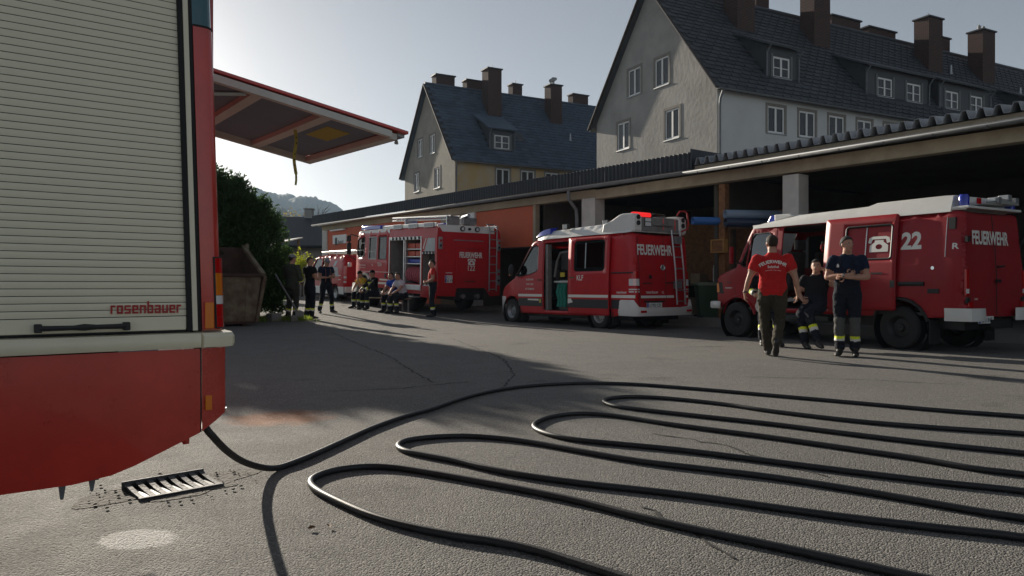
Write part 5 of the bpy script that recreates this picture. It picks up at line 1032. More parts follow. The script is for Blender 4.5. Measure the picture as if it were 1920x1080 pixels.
# front corner: lamp, bumper
for s in (-1, 1):
    MB().panel([(5.21, .90), (4.98, .88), (5.04, 1.13), (5.21, 1.13)], [], lambda y, z, s=s: (s*(h3(y, z)+.006), y, z)).build('lamp_surround', 'black', W_, fix=False); MB().panel([(5.215, .92), (5.12, .92), (5.15, 1.11), (5.215, 1.11)], [], lambda y, z, s=s: (s*(h3(y, z)+.012), y, z)).build('indicator', 'amber_lens', W_, fix=False)
    MB().box(s*.55-.16, s*.55+.16, 5.24, 5.275, .9, 1.1).build('headlight', 'clear_lens', W_, bev=.01)
    for y in (1.04, 4.55):
        wheel(W_, s*.80, y, .36, .22, s, 'black', .56, 8); MB().lathe([(.47, -s*.28), (.47, 0)], (s*.875, y, .36), 'x', 20, caps=False).build('wheel_well', 'black', W_)
        MB().tube([(s*(h3(y+.48*math.cos(a), .36+.48*math.sin(a))+.004), y+.48*math.cos(a), .36+.48*math.sin(a)) for a in [math.pi-math.pi*q/12 for q in range(1, 12)]], .03, 6).build('arch_lip', 'red_old' if y > 2 else 'black', W_)
    box_part(W_, 'mud_flap', 'rubber', s*.80-.14, s*.80+.14, .50, .52, .12, .5); m_ = MB().box(s*1.05-.05, s*1.05+.05, 4.52, 4.57, 1.50, 1.85).build('mirror', 'red_old', W_, bev=.02); MB().tube([(s*.82, 4.45, 1.5), (s*1.02, 4.54, 1.55)], .015, 6).build('mirror_arm', 'black', m_)
    t3 = box_part(W_, 'tail_light', 'red_lens', s*.82-.035, s*.82+.035, -.012, .02, .90, 1.3); MB().box(s*.82-.035, s*.82+.035, -.0145, .0, .93, 1.0).build('lens', 'clear_lens', t3)
    MB().loft([[(s*x, y, .50), (s*(x+.01), y-.01, .60), (s*(x+.005), y, .70), (s*(x-.08), y+.05, .70), (s*(x-.08), y+.05, .50)] for x, y in ((.90, .30), (.90, .04), (.86, -.09), (.7, -.12), (.52, -.12))]).build('rear_bumper', 'white', W_, angle=50)
    box_part(W_, 'rear_reflector', 'red_lens', s*.76-.05, s*.76+.05, -.03, -.005, .72, .80)
box_part(W_, 'front_bumper', 'white', -.86, .86, 5.20, 5.34, .58, .73, bev=.03); MB().loft([[(-.80, 5.30, .58), (-.80, 5.30, .73)], [(-.88, 5.24, .58), (-.88, 5.24, .73)], [(-.90, 5.0, .58), (-.90, 5.0, .73)]], caps=False, closed=False).build('bumper_corner', 'white', W_, solid=.03)
def yr3(z): return np.interp(z, [.56, 1.2, 1.6, 2.08, 2.2], [0, 0, .03, .05, .10])-.022
MB().text('FEUERWEHR', uv_rear(-.14, 1.70, yr3), .20, .035, .64).build('lettering', 'print_white', W_); plate(W_, 'LI 3 INE', -.42, .52, .42, .11, -.06); MB().text('euler', uv_rear(-.62, .83, yr3), .035, .01).build('lettering', 'print_white', W_)
MB().tube([(0, yr3(z)+.012, z) for z in (.58, 1.2, 1.8, 2.15)], .006, 5).build('door_seam', 'black', W_); MB().bar((.0, -.03, 1.35), (.18, -.03, 1.36), .03, .03, up=(0, 1, 0)).build('door_handle', 'black', W_); box_part(W_, 'lock', 'black', -.04, .1, -.03, -.012, 1.10, 1.15)
for x in (-.80, .78):
    for z in (.78, 1.72): box_part(W_, 'hinge', 'black', x-.04, x+.04, -.02, .02, z, z+.09)
box_part(W_, 'underbody', 'black', -.7, .7, .1, 4.9, .36, .56); box_part(W_, 'tow_bar', 'black', -.3, .3, -.08, .1, .40, .52); box_part(W_, 'step', 'trim', -.88, -.6, 2.4, 3.4, .42, .5)
# interior
box_part(W_, 'floor', 'interior', -.84, .84, .1, 4.3, .57, .62); box_part(W_, 'ceiling_lining', 'interior', -.72, .72, .2, 4.1, 2.18, 2.22); seat(W_, -.4, 3.75, .95); seat(W_, .4, 3.75, .95); box_part(W_, 'bench', 'interior', -.2, .8, 2.2, 2.9, .63, 1.1, bev=.04); box_part(W_, 'bench_back', 'interior', -.2, .8, 2.1, 2.2, 1.1, 1.62, bev=.03); box_part(W_, 'cabinet', 'osb', .3, .8, 2.9, 3.3, .63, 1.9)
MB().tube([(-.6+.12*math.cos(a)*1.6, 2.62+.0*a, 1.75+.06*math.sin(a*2)) for a in [q*.5 for q in range(14)]], .015, 6).build('red_strap', 'print_red', W_)
MB().lathe([(.19, -.012), (.205, 0), (.19, .012)], (-.38, 4.28, 1.48), 'y', 20).build('steering_wheel', 'black', W_)
# ================================================================ big tank fire truck
RX = math.atan(.034)
B = thing('tank_fire_truck', 'big red tank fire truck marked FEUERWEHR 122 with open lockers', 'fire truck', (13.55, 20.75, gz(20.75)+.02), 0, rx=RX)
def bp(name, m, *b, bev=0., par=None): return MB().box(*b).build(name, m, par or B, bev=bev)
# superstructure side with two locker openings (left), solid right
lockA = [(1.08, .95), (3.32, .95), (3.32, 2.50), (1.08, 2.50)]; lockB = [(.14, .90), (.98, .90), (.98, 2.50), (.14, 2.50)]
sp = [(.02, .55), (.02, 2.72), (.12, 2.86), (3.40, 2.86), (3.40, .55), (2.62, .55)]+[(2.0+.62*math.cos(a), .52+.62*math.sin(a)) for a in [math.pi*q/12 for q in range(13)]]+[(1.38, .55)]
sp = [(.02, .62), (.02, 2.74), (.10, 2.86), (3.40, 2.86), (3.40, .62)]
MB().panel(sp, [lockA, lockB], lambda y, z: (-1.25+.05*max(0, (z-2.4)/.46)**2, y, z), .3).build('body_side', 'red', B, solid=.02)
MB().panel(sp, [], lambda y, z: (1.25-.05*max(0, (z-2.4)/.46)**2, y, z), .3).build('body_side', 'red', B, solid=.02)
bp('body_roof', 'alu', -1.19, 1.19, .1, 3.4, 2.84, 2.87); bp('front_bulkhead', 'red', -1.23, 1.23, 3.36, 3.40, .6, 2.85); bp('lower_skirt', 'red', -1.24, -1.22, .05, 1.1, .52, .62); bp('tank', 'interior', -.55, 1.2, .12, 3.3, .65, 2.83)
# white roof rim with the three lamp boxes along the side
bp('roof_rim', 'alu', -1.235, -1.17, .12, 3.42, 2.865, 2.99, bev=.01); bp('roof_rim', 'alu', 1.17, 1.235, .12, 3.42, 2.865, 2.99, bev=.01)
for y in (.28, 1.35, 2.45): q = bp('side_lamp', 'white', -1.275, -1.236, y, y+.62, 2.84, 3.00, bev=.01); bp('lens', 'galv', -1.281, -1.2755, y+.05, y+.57, 2.87, 2.97, par=q)
# lockers: back walls, shelves, equipment
for y0, y1 in ((1.08, 3.32), (.14, .98)):
    bp('locker_back', 'interior_grey', -.62, -.60, y0, y1, .92, 2.5); bp('locker_floor', 'alu', -1.23, -.6, y0, y1, .90, .93); bp('locker_wall', 'interior_grey', -1.22, -.6, y0-.015, y0-.001, .93, 2.5); bp('locker_wall', 'interior_grey', -1.22, -.6, y1+.001, y1+.015, .93, 2.5)
for y in (1.06, 3.36, 2.26): bp('locker_frame', 'alu', -1.265, -1.225, y-.03, y+.03, .92, 2.56)
bp('locker_divider', 'alu', -1.2, -.62, 2.24, 2.28, .93, 2.5)
sh_ = MB().box(-1.27, -1.2, 1.09, 3.31, 2.44, 2.56).build('rolled_shutter', 'alu', B, bev=.02)
for i in range(8): MB().prism([(0, 0), (.03, -.02), (.03, .07), (0, .09)], 'y', 1.15+i*.27, 1.20+i*.27).build('shutter_web', 'black', sh_, loc=(-1.30, 0, 2.47))
for z in (2.12, 1.86, 1.62): bp('shelf', 'alu', -1.18, -.62, 1.1, 2.24, z, z+.03)
for i in range(2):
    for j in range(2): bp('red_crate', 'orange_red', -1.14, -.7, 1.14+.55*i, 1.64+.55*i, (2.155, 1.895)[j], (2.34, 2.07)[j], bev=.02)
bp('tool_bundle', 'eu_blue', -1.12, -.7, 1.16, 2.2, 1.652, 1.80, bev=.05)
for i in range(7): MB().lathe([(.06, -.045), (.27, -.05), (.29, 0), (.27, .05), (.06, .045)], (-.95, 1.22+.155*i, 1.26), 'y', 20).build('coiled_hose', 'pink_hose', B)
bp('tool_board', 'timber', -.70, -.64, 2.35, 3.25, 1.0, 2.4); [MB().tube([(-.75, y, 1.05), (-.76, y+.03, 1.7), (-.74, y, 2.3)], r, 8).build('hand_tool', m, B) for y, r, m in ((2.5, .03, 'yellow_soft'), (2.68, .05, 'print_red'), (2.85, .025, 'steel'), (3.0, .05, 'yellow_soft'), (3.16, .03, 'timber'))]
bp('tool_case', 'interior', -1.1, -.7, 2.4, 2.9, .94, 1.3, bev=.02)
# locker B: half lowered shutter panel with slanted decor, pump gauges behind
q = MB().panel([(.15, 2.02), (.97, 2.02), (.97, 2.50), (.15, 2.50)], [], lambda y, z: (-1.245, y, z)).build('half_shutter', 'red', B, solid=.012); MB().panel([(.16, 2.03), (.86, 2.03), (.62, 2.49), (.16, 2.49)], [], lambda y, z: (-1.256, y, z)).build('decor', 'galv', q, fix=False); MB().panel([(.90, 2.14), (.95, 2.14), (.76, 2.49), (.71, 2.49)], [], lambda y, z: (-1.256, y, z)).build('decor', 'print_white', q, fix=False)
sh_ = MB().box(-1.275, -1.225, .15, .97, 1.96, 2.018).build('shutter_roll', 'alu', B, bev=.015)
for i in range(4): MB().prism([(0, 0), (.03, -.02), (.03, .07), (0, .09)], 'y', .2+i*.2, .25+i*.2).build('shutter_web', 'black', sh_, loc=(-1.30, 0, 1.97))
bp('pump_panel', 'interior', -1.0, -.9, .18, .94, .95, 1.95)
for y in (.3, .42, .54, .66):
    for z in (1.15, 1.3, 1.55, 1.7): MB().lathe([(.035, 0), (.03, -.03), (0, -.03)], (-1.0, y, z), 'x', 10).build('gauge', 'steel' if (y+z) % .3 > .15 else 'clear_lens', B)
bp('fold_step', 'alu', -1.30, -1.25, 1.0, 2.3, .74, .92, bev=.01); bp('step_plate', 'galv', -1.52, -1.24, 1.1, 3.2, .50, .54, bev=.005)
# rear wall
def ry(z): return np.interp(z, [.6, 1.0, 2.6, 2.9], [.0, -.03, .02, .08])
rearo = [(-1.24, .60), (-1.24, 2.72), (-1.12, 2.90), (1.12, 2.90), (1.24, 2.72), (1.24, .60), (.85, .58), (.62, .86), (-.52, .86), (-.56, .58)]
MB().panel(rearo, [], lambda x, z: (x, ry(z), z), .25).build('rear_wall', 'red', B, solid=.03)
MB().panel([(-1.06, 2.70), (1.0, 2.70), (1.0, 2.93), (-1.20, 2.93)], [], lambda x, z: (x, ry(z)-.022, z), .4).build('rear_white_band', 'white', B, solid=.01)
for x in (-.30, .28): l_ = MB().lathe([(.085, 0), (.085, -.05), (.06, -.055), (.05, -.03), (0, -.03)], (x, .02, 2.82), 'y', 16).build('rear_work_lamp', 'trim', B); MB().lathe([(.055, -.045), (0, -.05)], (x, .02, 2.82), 'y', 14).build('lens', 'clear_lens', l_)
MB().sph((-.02, .0, 2.82), (.06, .05, .045), 10).build('rear_camera', 'black', B)
bp('rear_seam', 'galv', -.65, .52, -.035, -.02, 2.42, 2.45); MB().panel(rrect(-.58, .50, 1.06, 2.36, .06), [], lambda x, z: (x, ry(z)-.03, z), .4).build('rear_hatch', 'red', B, solid=.02); MB().panel(rrect(-.48, .42, 1.12, 2.28, .05), [], lambda x, z: (x, ry(z)-.048, z), .4).build('rear_hatch_panel', 'red', B, solid=.015)
MB().text('FEUERWEHR', lambda u, v: (.0+u, -.085, 1.87+v), .175, .035, .64).build('lettering', 'print_white', B); MB().text('122', lambda u, v: (.02+u, -.092, 1.44+v), .17, .014, .9).build('lettering', 'print_white', B); phone(B, lambda u, v: (.02+u, -.09, 1.72+v), .32)
lg = MB(); logo(lg, 'rosenbauer', lambda u, v: (-.96+u, -.055, 1.34+v), .035, .8); lg.build('lettering', 'print_white', B, fix=False)
plate(B, 'LI 1|100 FF', -.84, 1.155, .28, .24, -.05); bp('grip', 'black', -.22, .2, -.075, -.07, 1.06, 1.09); bp('grip', 'black', -.2, .3, -.075, -.066, 2.16, 2.17)
for s in (-1, 1):
    for z0, z1 in ((2.12, 2.52), (.95, 1.5)) if s > 0 else ((2.12, 2.52),):
        t_ = bp('tail_light', 'galv', s*1.16-.075, s*1.16+.075, -.055, -.015, z0, z1, bev=.02)
        for k in range(2): MB().lathe([(.045, 0), (.04, -.02), (0, -.022)], (s*1.16, -.055, z0+(z1-z0)*(.3+.4*k)), 'y', 12).build('lens', 'red_lens' if s*k else 'trim', t_)
# pump recess, couplings
bp('pump_recess', 'black', -.55, .62, .05, .35, .45, .86)
for x in (-.28, .30): MB().lathe([(.05, .05), (.07, -.02), (.085, -.12), (.07, -.16), (0, -.17)], (x, .05, .58), 'y', 14).build('coupling', 'steel', B)
LB = MB().tube([(.73, -.09, 2.92), (.73, -.12, .75)], .022, 8).build('ladder', 'galv', B); MB().tube([(1.03, -.09, 2.92), (1.03, -.12, .75)], .022, 8).build('ladder_rail', 'galv', LB)
for i in range(8): MB().tube([(.73, -.10, .82+i*.28), (1.03, -.10, .82+i*.28)], .018, 6).build('rung', 'galv', LB)
MB().tube([(.73, -.09, 2.9), (.73, .1, 3.02), (1.03, .1, 3.02), (1.03, -.09, 2.9)], .022, 8).build('ladder_hoop', 'galv', LB)
# roof ladder and gear
RL = MB().tube([(-.75, .0, 3.22), (-.75, 4.1, 3.30)], .035, 6).build('roof_ladder', 'steel', B); MB().tube([(-.40, .0, 3.22), (-.40, 4.1, 3.30)], .035, 6).build('ladder_rail', 'steel', RL); MB().tube([(-.75, .0, 3.12), (-.75, 4.1, 3.20)], .025, 6).build('ladder_rail', 'steel', RL)
for i in range(14): MB().tube([(-.75, .15+.29*i, 3.22+.0055*i), (-.40, .15+.29*i, 3.22+.0055*i)], .022, 6).build('rung', 'steel', RL)
for y in (.15, 3.0): bp('ladder_support', 'steel', -.82, -.33, y, y+.06, 2.87, 3.24)
bp('roof_monitor', 'galv', -.25, .35, .1, .5, 2.93, 3.22, bev=.06); MB().tube([(-.05, .4, 3.2), (-.1, -.05, 3.27)], [.09, .06], 10).build('monitor_barrel', 'galv', B); bp('roof_box', 'eu_blue', -.3, .4, 1.2, 2.6, 2.88, 3.06, bev=.03)
# ---- cab
def h4(y, z): return 1.23-.05*max(0, (z-1.7)/1.3)**2-.16*max(0, (y-5.7)/.85)**2
cf = [(6.45, .62), (6.54, .8), (6.56, 1.4), (6.50, 1.62)]; cw = [(6.50, 1.62), (6.44, 2.0), (6.28, 2.62)]; cr = [(6.28, 2.62), (6.15, 2.80), (5.9, 2.86), (3.48, 2.90)]; cb = [(3.48, 2.90), (3.45, 2.5), (3.45, .72)]
ct = catmull(cf, 4)[:-1]+catmull(cw, 4)[:-1]+catmull(cr, 4)[:-1]+cb
cbot = [(3.45, .72), (4.75, .72)]+[(5.38+.62*math.cos(a), .62+.62*math.sin(a)) for a in [math.pi-.1-(math.pi-.2)*q/14 for q in range(15)]]+[(6.10, .62), (6.45, .62)]
w1 = [(5.45, 1.95), (5.45, 2.58), (5.55, 2.62), (6.18, 2.55), (6.33, 2.10), (6.30, 1.98), (6.0, 1.83), (5.6, 1.85)]; w2 = rrect(4.46, 5.10, 1.78, 2.60, .05); w3 = rrect(3.66, 4.30, 1.78, 2.60, .05)
side_panel(B, 'cab_side', 'red', ct, cbot, [w1, w2, w3], h4, .06, -1, step=.12, solid=.015); side_panel(B, 'cab_side', 'red', ct, cbot, [w1, w2, w3], h4, .06, 1, step=.15, solid=.015)
skin(B, 'cab_front', 'red', catmull(cf, 4), h4, .06, crown=.06); skin(B, 'cab_roof', 'white', catmull(cr, 4), h4, .05, off=.0, crown=.06); skin(B, 'windscreen', 'window_glass', catmull(cw, 4), h4, .06, shrink=.04, crown=.06); bp('cab_back', 'interior', -1.15, 1.15, 3.46, 3.50, .75, 2.85)
for w in (w1, w2, w3):
    for s in (-1, 1): MB().panel(w, [], lambda y, z, s=s: (s*(h4(y, z)-.02), y, z)).build('cab_window', 'tint_glass', B, fix=False)
    MB().tube([(-(h4(y, z)+.004), y, z) for y, z in w+[w[0]]], .018 if w is w2 else .012, 6, caps=False).build('window_seal', 'alu' if w is w2 else 'trim', B)
MB().panel([(3.46, 2.70), (6.22, 2.68), (6.05, 2.86), (3.46, 2.90)], [], lambda y, z: (-(h4(y, z)-.018), y, z), .2).build('cab_roof_edge', 'white', B, solid=.02, fix=False)
seat(B, -.6, 5.3, 1.25); seat(B, .6, 5.3, 1.25); seat(B, -.6, 3.9, 1.2); seat(B, .6, 3.9, 1.2); bp('cab_floor', 'interior', -1.15, 1.15, 3.5, 6.4, 1.0, 1.06); MB().tube([(-1.1, 4.0, 1.9), (-1.1, 4.02, 2.5)], .02, 6).build('grab_rail', 'yellow', B)
for i, x in enumerate((5.6, 4.75, 4.15)): MB().text(('FREIW. FEUERWEHR', '20', 'TLFA')[i], uv_side(h4, x, 1.52, .02), (.05, .08, .13)[i], .01, .85).build('lettering', 'print_white', B)
MB().text('STADT ROTTENMANN', uv_side(h4, 5.6, 1.43, .02), .04, .01, .8).build('lettering', 'print_white', B)
for y in (5.05, 3.62): bp('door_handle', 'black', -1.25, -1.225, y, y+.14, 1.10, 1.26, bev=.01)
MB().panel([(3.50, 1.0), (4.15, 1.0), (4.15, 1.06), (3.50, 1.06)], [], lambda y, z: (-(h4(y, z)+.012), y, z)).panel([(3.5, .86), (4.28, .86), (4.22, .94), (3.5, .94)], [], lambda y, z: (-(h4(y, z)+.012), y, z)).panel([(4.23, .94), (4.29, .86), (4.55, .35), (4.47, .35)], [], lambda y, z: (-(h4(y, max(z, .72))+.012), y, max(z, .73))).build('white_decor', 'print_white', B, fix=False)
MB().panel([(3.46, 1.30), (6.3, 1.30), (6.3, 1.315), (3.46, 1.315)], [], lambda y, z: (-(h4(y, z)+.01), y, z), .3).build('seam_line', 'alu', B, fix=False)
# fender, bumper, mirrors, beacons
fp = [(5.38+.66*math.cos(a), .60+.66*math.sin(a)) for a in [math.pi-math.pi*q/14 for q in range(15)]]
for s in (-1, 1):
    MB().loft([[(s*1.29, y+(5.38-y)*.12, z-.07), (s*1.30, y, z), (s*1.05, y, z+.01)] for y, z in fp], caps=False, closed=False).build('front_fender', 'white', B, solid=.03); bp('mirror_box', 'black', s*1.42-.09, s*1.42+.09, 6.44, 6.52, 1.95, 2.42, bev=.03); bp('mirror_box', 'black', s*1.42-.09, s*1.42+.09, 6.46, 6.54, 2.46, 2.70, bev=.03)
    MB().tube([(s*1.15, 6.2, 2.66), (s*1.35, 6.45, 2.74), (s*1.42, 6.46, 2.68), (s*1.42, 6.46, 1.9), (s*1.2, 6.35, 1.75)], .022, 6).build('mirror_arm', 'black', B); bp('kerb_mirror', 'white', s*1.36-.07, s*1.36+.07, 6.45, 6.6, 1.46, 1.64, bev=.04)
    bp('headlight', 'clear_lens', s*.85-.18, s*.85+.18, 6.52, 6.58, .92, 1.12, bev=.02)
    for y in (2.0, 5.38):
        wheel(B, s*1.08, y, .52, .30, s, 'alu' if y > 3 else 'black', .55, 10)
    MB().lathe([(.62, -s*.35), (.62, 0)], (s*1.2, 5.38, .55), 'x', 20, caps=False).build('wheel_well', 'black', B)
MB().loft([[(x, y, .42), (x*1.01, y+.03, .6), (x, y, .85), (x*.9, y-.06, .85), (x*.9, y-.06, .42)] for x, y in ((-1.25, 6.05), (-1.24, 6.5), (-1.1, 6.68), (0, 6.74), (1.1, 6.68), (1.24, 6.5), (1.25, 6.05))]).build('front_bumper', 'white', B, angle=40); bp('bumper_lamp', 'amber_lens', -1.265, -1.25, 6.2, 6.3, .9, .96)
MB().loft([[(x, y, 2.93), (x, y, 3.08), (x, y-.2, 3.10), (x, y-.25, 2.93)] for x, y in ((-1.1, 6.02), (-.9, 6.10), (-.1, 6.12))]).build('beacon_bar', 'blue_lens', B, bev=.02); MB().loft([[(x, y, 2.93), (x, y, 3.08), (x, y-.2, 3.10), (x, y-.25, 2.93)] for x, y in ((1.1, 6.02), (.9, 6.10), (.1, 6.12))]).build('beacon_bar', 'blue_lens', B, bev=.02)
MB().loft([[(-1.12, y, 2.90), (-1.1, y, 3.05), (-.7, y, 3.07), (-.66, y, 2.9)] for y in (6.05, 4.4)]).build('side_beacon', 'blue_lens', B, bev=.02); bp('roof_fairing', 'white', -1.05, 1.05, 3.5, 4.38, 2.90, 3.02, bev=.03)
bp('chassis', 'black', -.5, .5, .1, 6.3, .45, .9); bp('fuel_tank', 'black', -1.15, -.6, 3.5, 4.6, .42, .72, bev=.04); bp('cab_step', 'trim', -1.24, -1.0, 4.0, 4.7, .45, .70)

# ================================================================ fourth vehicle: small van ahead of it
Q = thing('crew_van', 'small red and white crew van with roof rack parked behind the tank truck', 'fire van', (13.72, 29.1, gz(29.1)+.01), 0, rx=R(1.0))
def h5(y, z): return .95-.12*max(0, (z-1.05)/.95)**1.6-.2*max(0, (y-3.9)/1.0)**2
f5 = [(4.80, .32), (4.90, .5), (4.88, .8), (4.72, 1.0), (4.1, 1.14)]; w5 = [(4.1, 1.14), (3.75, 1.5), (3.35, 1.86)]; r5 = [(3.35, 1.86), (3.1, 1.95), (2.0, 1.99), (.3, 1.96)]; e5 = [(.3, 1.96), (.16, 1.9), (.05, 1.2), (.0, .8), (.0, .40)]
t5 = catmull(f5, 3)[:-1]+catmull(w5, 3)[:-1]+catmull(r5, 3)[:-1]+catmull(e5, 3); b5 = arch_bottom(0, 4.80, .30, [(.95, .33), (3.95, .33)], .40)
c5 = [(2.55, 1.20), (2.55, 1.82), (3.15, 1.82), (3.75, 1.22)]; s5 = rrect(1.72, 2.42, 1.18, 1.84, .05)
for s in (-1, 1): side_panel(Q, 'body_side', 'red', t5, b5, [c5, s5], h5, .10, s, step=.13, solid=.01); [MB().panel(w, [], lambda y, z, s=s: (s*(h5(y, z)-.02), y, z)).build('side_window', 'window_glass', Q, fix=False) for w in (c5, s5)]
skin(Q, 'bonnet', 'red', catmull(f5, 3), h5, .10); skin(Q, 'roof', 'white', catmull(r5, 3), h5, .06, off=.01); skin(Q, 'tailgate', 'red', catmull(e5, 3), h5, .10); skin(Q, 'windscreen', 'dark_glass', catmull(w5, 3), h5, .10, crown=.05)
MB().panel([(.02, .30), (4.7, .30), (4.7, .62), (.02, .62)], [circ(.95, .33, .41, 20), circ(3.95, .33, .41, 20)], lambda y, z: (-(h5(y, z)+.01), y, z), .2).build('white_skirt', 'white', Q, fix=False); MB().box(-.93, .93, -.08, .05, .36, .62).build('rear_bumper', 'white', Q, bev=.04)
MB().panel([(.55, 1.05), (1.55, 1.05), (1.45, 1.45), (.75, 1.45)], [], lambda y, z: (-(h5(y, z)+.006), y, z), .2).panel([(1.0, 1.48), (1.25, 1.48), (1.05, 1.72), (.8, 1.72)], [], lambda y, z: (-(h5(y, z)+.006), y, z), .2).panel([(2.0, .64), (2.3, .64), (2.2, .95), (2.0, .95)], [], lambda y, z: (-(h5(y, z)+.006), y, z), .2).build('white_decor', 'galv', Q, fix=False)
for z in (.9, 1.08): MB().panel([(.35, z), (.6, z), (.6, z+.03), (.35, z+.03)], [], lambda y, z: (-(h5(y, z)+.006), y, z)).build('white_dash', 'print_white', Q, fix=False)
for s in (-1, 1):
    t_ = MB().loft([[(s*(h5(.1, z)+.004), .16, z), (s*(h5(.1, z)-.03), .03, z), (s*(h5(.1, z)-.1), .0, z)] for z in (.72, 1.5)], caps=False, closed=False).build('tail_light', 'red_lens', Q); [MB().box(s*.90-.05, s*.90+.05, -.02, .05, z, z+.08).build('lens', 'clear_lens', t_) for z in (.78, .98)]
    box_part(Q, 'mirror', 'black', s*1.08-.1, s*1.08+.1, 3.58, 3.68, 1.15, 1.38, bev=.03)
    for y in (.95, 3.95): wheel(Q, s*.82, y, .33, .2, s, 'alu')
for x in (-.7, .7): MB().tube([(x, .4, 2.14), (x, 3.0, 2.14)], .022, 6).build('rack_rail', 'alu', Q)
for y in (.5, 1.3, 2.1, 2.9): MB().tube([(-.72, y, 1.98), (-.72, y, 2.10), (.72, y, 2.10), (.72, y, 1.98)], .022, 6).build('rack_bar', 'alu', Q)
MB().tube([(-.3, .3, 2.18), (-.3, 3.1, 2.18)], .03, 6).build('rack_ladder', 'steel', Q); MB().tube([(.1, .3, 2.18), (.1, 3.1, 2.18)], .03, 6).build('rack_ladder', 'steel', Q); box_part(Q, 'underbody', 'black', -.75, .75, .2, 4.4, .2, .34); seat(Q, -.45, 2.9, .7); seat(Q, .45, 2.9, .7); MB().text('KDO', uv_side(h5, 2.3, .95, .008), .10, .01).build('lettering', 'print_white', Q)
# ================================================================ people
mat('skin', (.46, .25, .17), .55, var=.12, vs=12, spec=.35); mat('lips', (.36, .14, .11), .5); mat('eye_white', (.7, .68, .65), .3); mat('eye_dark', (.02, .015, .012), .3)
mat('hair_dark', (.012, .009, .007), .8, var=.4, vs=40, bump=.5, bs=120, bdist=.01); mat('hair_brown', (.030, .018, .010), .8, var=.4, vs=40, bump=.5, bs=120, bdist=.01); mat('hair_grey', (.030, .028, .028), .8, var=.5, vs=50, bump=.5, bs=120, bdist=.01)
def cloth(n, c, b=.5): return mat(n, c, .88, var=.16, vs=7, bump=b, bs=26, spec=.2, bdist=.03)
cloth('shirt_red', (.52, .020, .020)); cloth('shirt_navy', (.014, .020, .042)); cloth('shirt_black', (.012, .012, .014)); cloth('shirt_white', (.62, .60, .66)); cloth('shirt_blue', (.02, .07, .42)); cloth('shirt_yellow', (.55, .36, .04)); cloth('jacket_green', (.055, .062, .045))
cloth('trousers_navy', (.014, .017, .026), .8); cloth('trousers_olive', (.052, .044, .030), .9); cloth('trousers_green', (.040, .044, .034), .8); cloth('knee_grey', (.10, .10, .095), .8)
mat('boot', (.016, .015, .014), .5, var=.3, vs=20); mat('boot_brown', (.10, .045, .02), .6, var=.3, vs=20); mat('sole', (.05, .048, .045), .8); mat('hi_yellow', (.72, .80, .02), .6, emis=None); mat('reflect_silver', (.66, .66, .64), .4); mat('cap_grey', (.22, .23, .26), .85, var=.2, vs=15); mat('strap_red', (.40, .12, .12), .7)
def ell_ring(c, side, front, rx, ry, n=14): return [c+side*(rx*math.cos(2*math.pi*i/n))+front*(ry*math.sin(2*math.pi*i/n)) for i in range(n)]
def limb_mesh(mb, pts, rad, hint):
    """tapered closed loft; rad = [(rx, ry)], hint = approximate forward direction"""
    pts = [Vector(p) for p in pts]; rings = []
    # rounded ends
    d0 = (pts[0]-pts[1]).normalized(); d1 = (pts[-1]-pts[-2]).normalized()
    P = [pts[0]+d0*rad[0][0]*.75, pts[0]+d0*rad[0][0]*.45]+pts+[pts[-1]+d1*rad[-1][0]*.45, pts[-1]+d1*rad[-1][0]*.75]
    RR = [(rad[0][0]*.45, rad[0][1]*.45), (rad[0][0]*.82, rad[0][1]*.82)]+list(rad)+[(rad[-1][0]*.82, rad[-1][1]*.82), (rad[-1][0]*.45, rad[-1][1]*.45)]
    for i, p in enumerate(P):
        t = (P[min(i+1, len(P)-1)]-P[max(i-1, 0)]).normalized(); s = t.cross(Vector(hint)); s = s.normalized() if s.length > .05 else Vector((1, 0, 0)); f = s.cross(t).normalized()
        rings.append(ell_ring(p, s, f, *RR[i]))
    mb.loft(rings)
def interp(a, b, t): return Vector(a)*(1-t)+Vector(b)*t
POSE = dict(pelvis=(0, 0, .96), waist=(0, .01, 1.10), chest=(0, .01, 1.30), neck=(0, -.015, 1.50), head=(0, .02, 1.675),
  shL=(-.185, -.01, 1.445), shR=(.185, -.01, 1.445), elL=(-.245, -.03, 1.16), elR=(.245, -.03, 1.16), wrL=(-.26, .05, .91), wrR=(.26, .05, .91), haL=(-.255, .075, .83), haR=(.255, .075, .83),
  hipL=(-.095, 0, .93), hipR=(.095, 0, .93), knL=(-.115, .03, .50), knR=(.115, .03, .50), anL=(-.12, -.03, .10), anR=(.12, -.03, .10), toL=(-.15, .17, .035), toR=(.15, .17, .035))
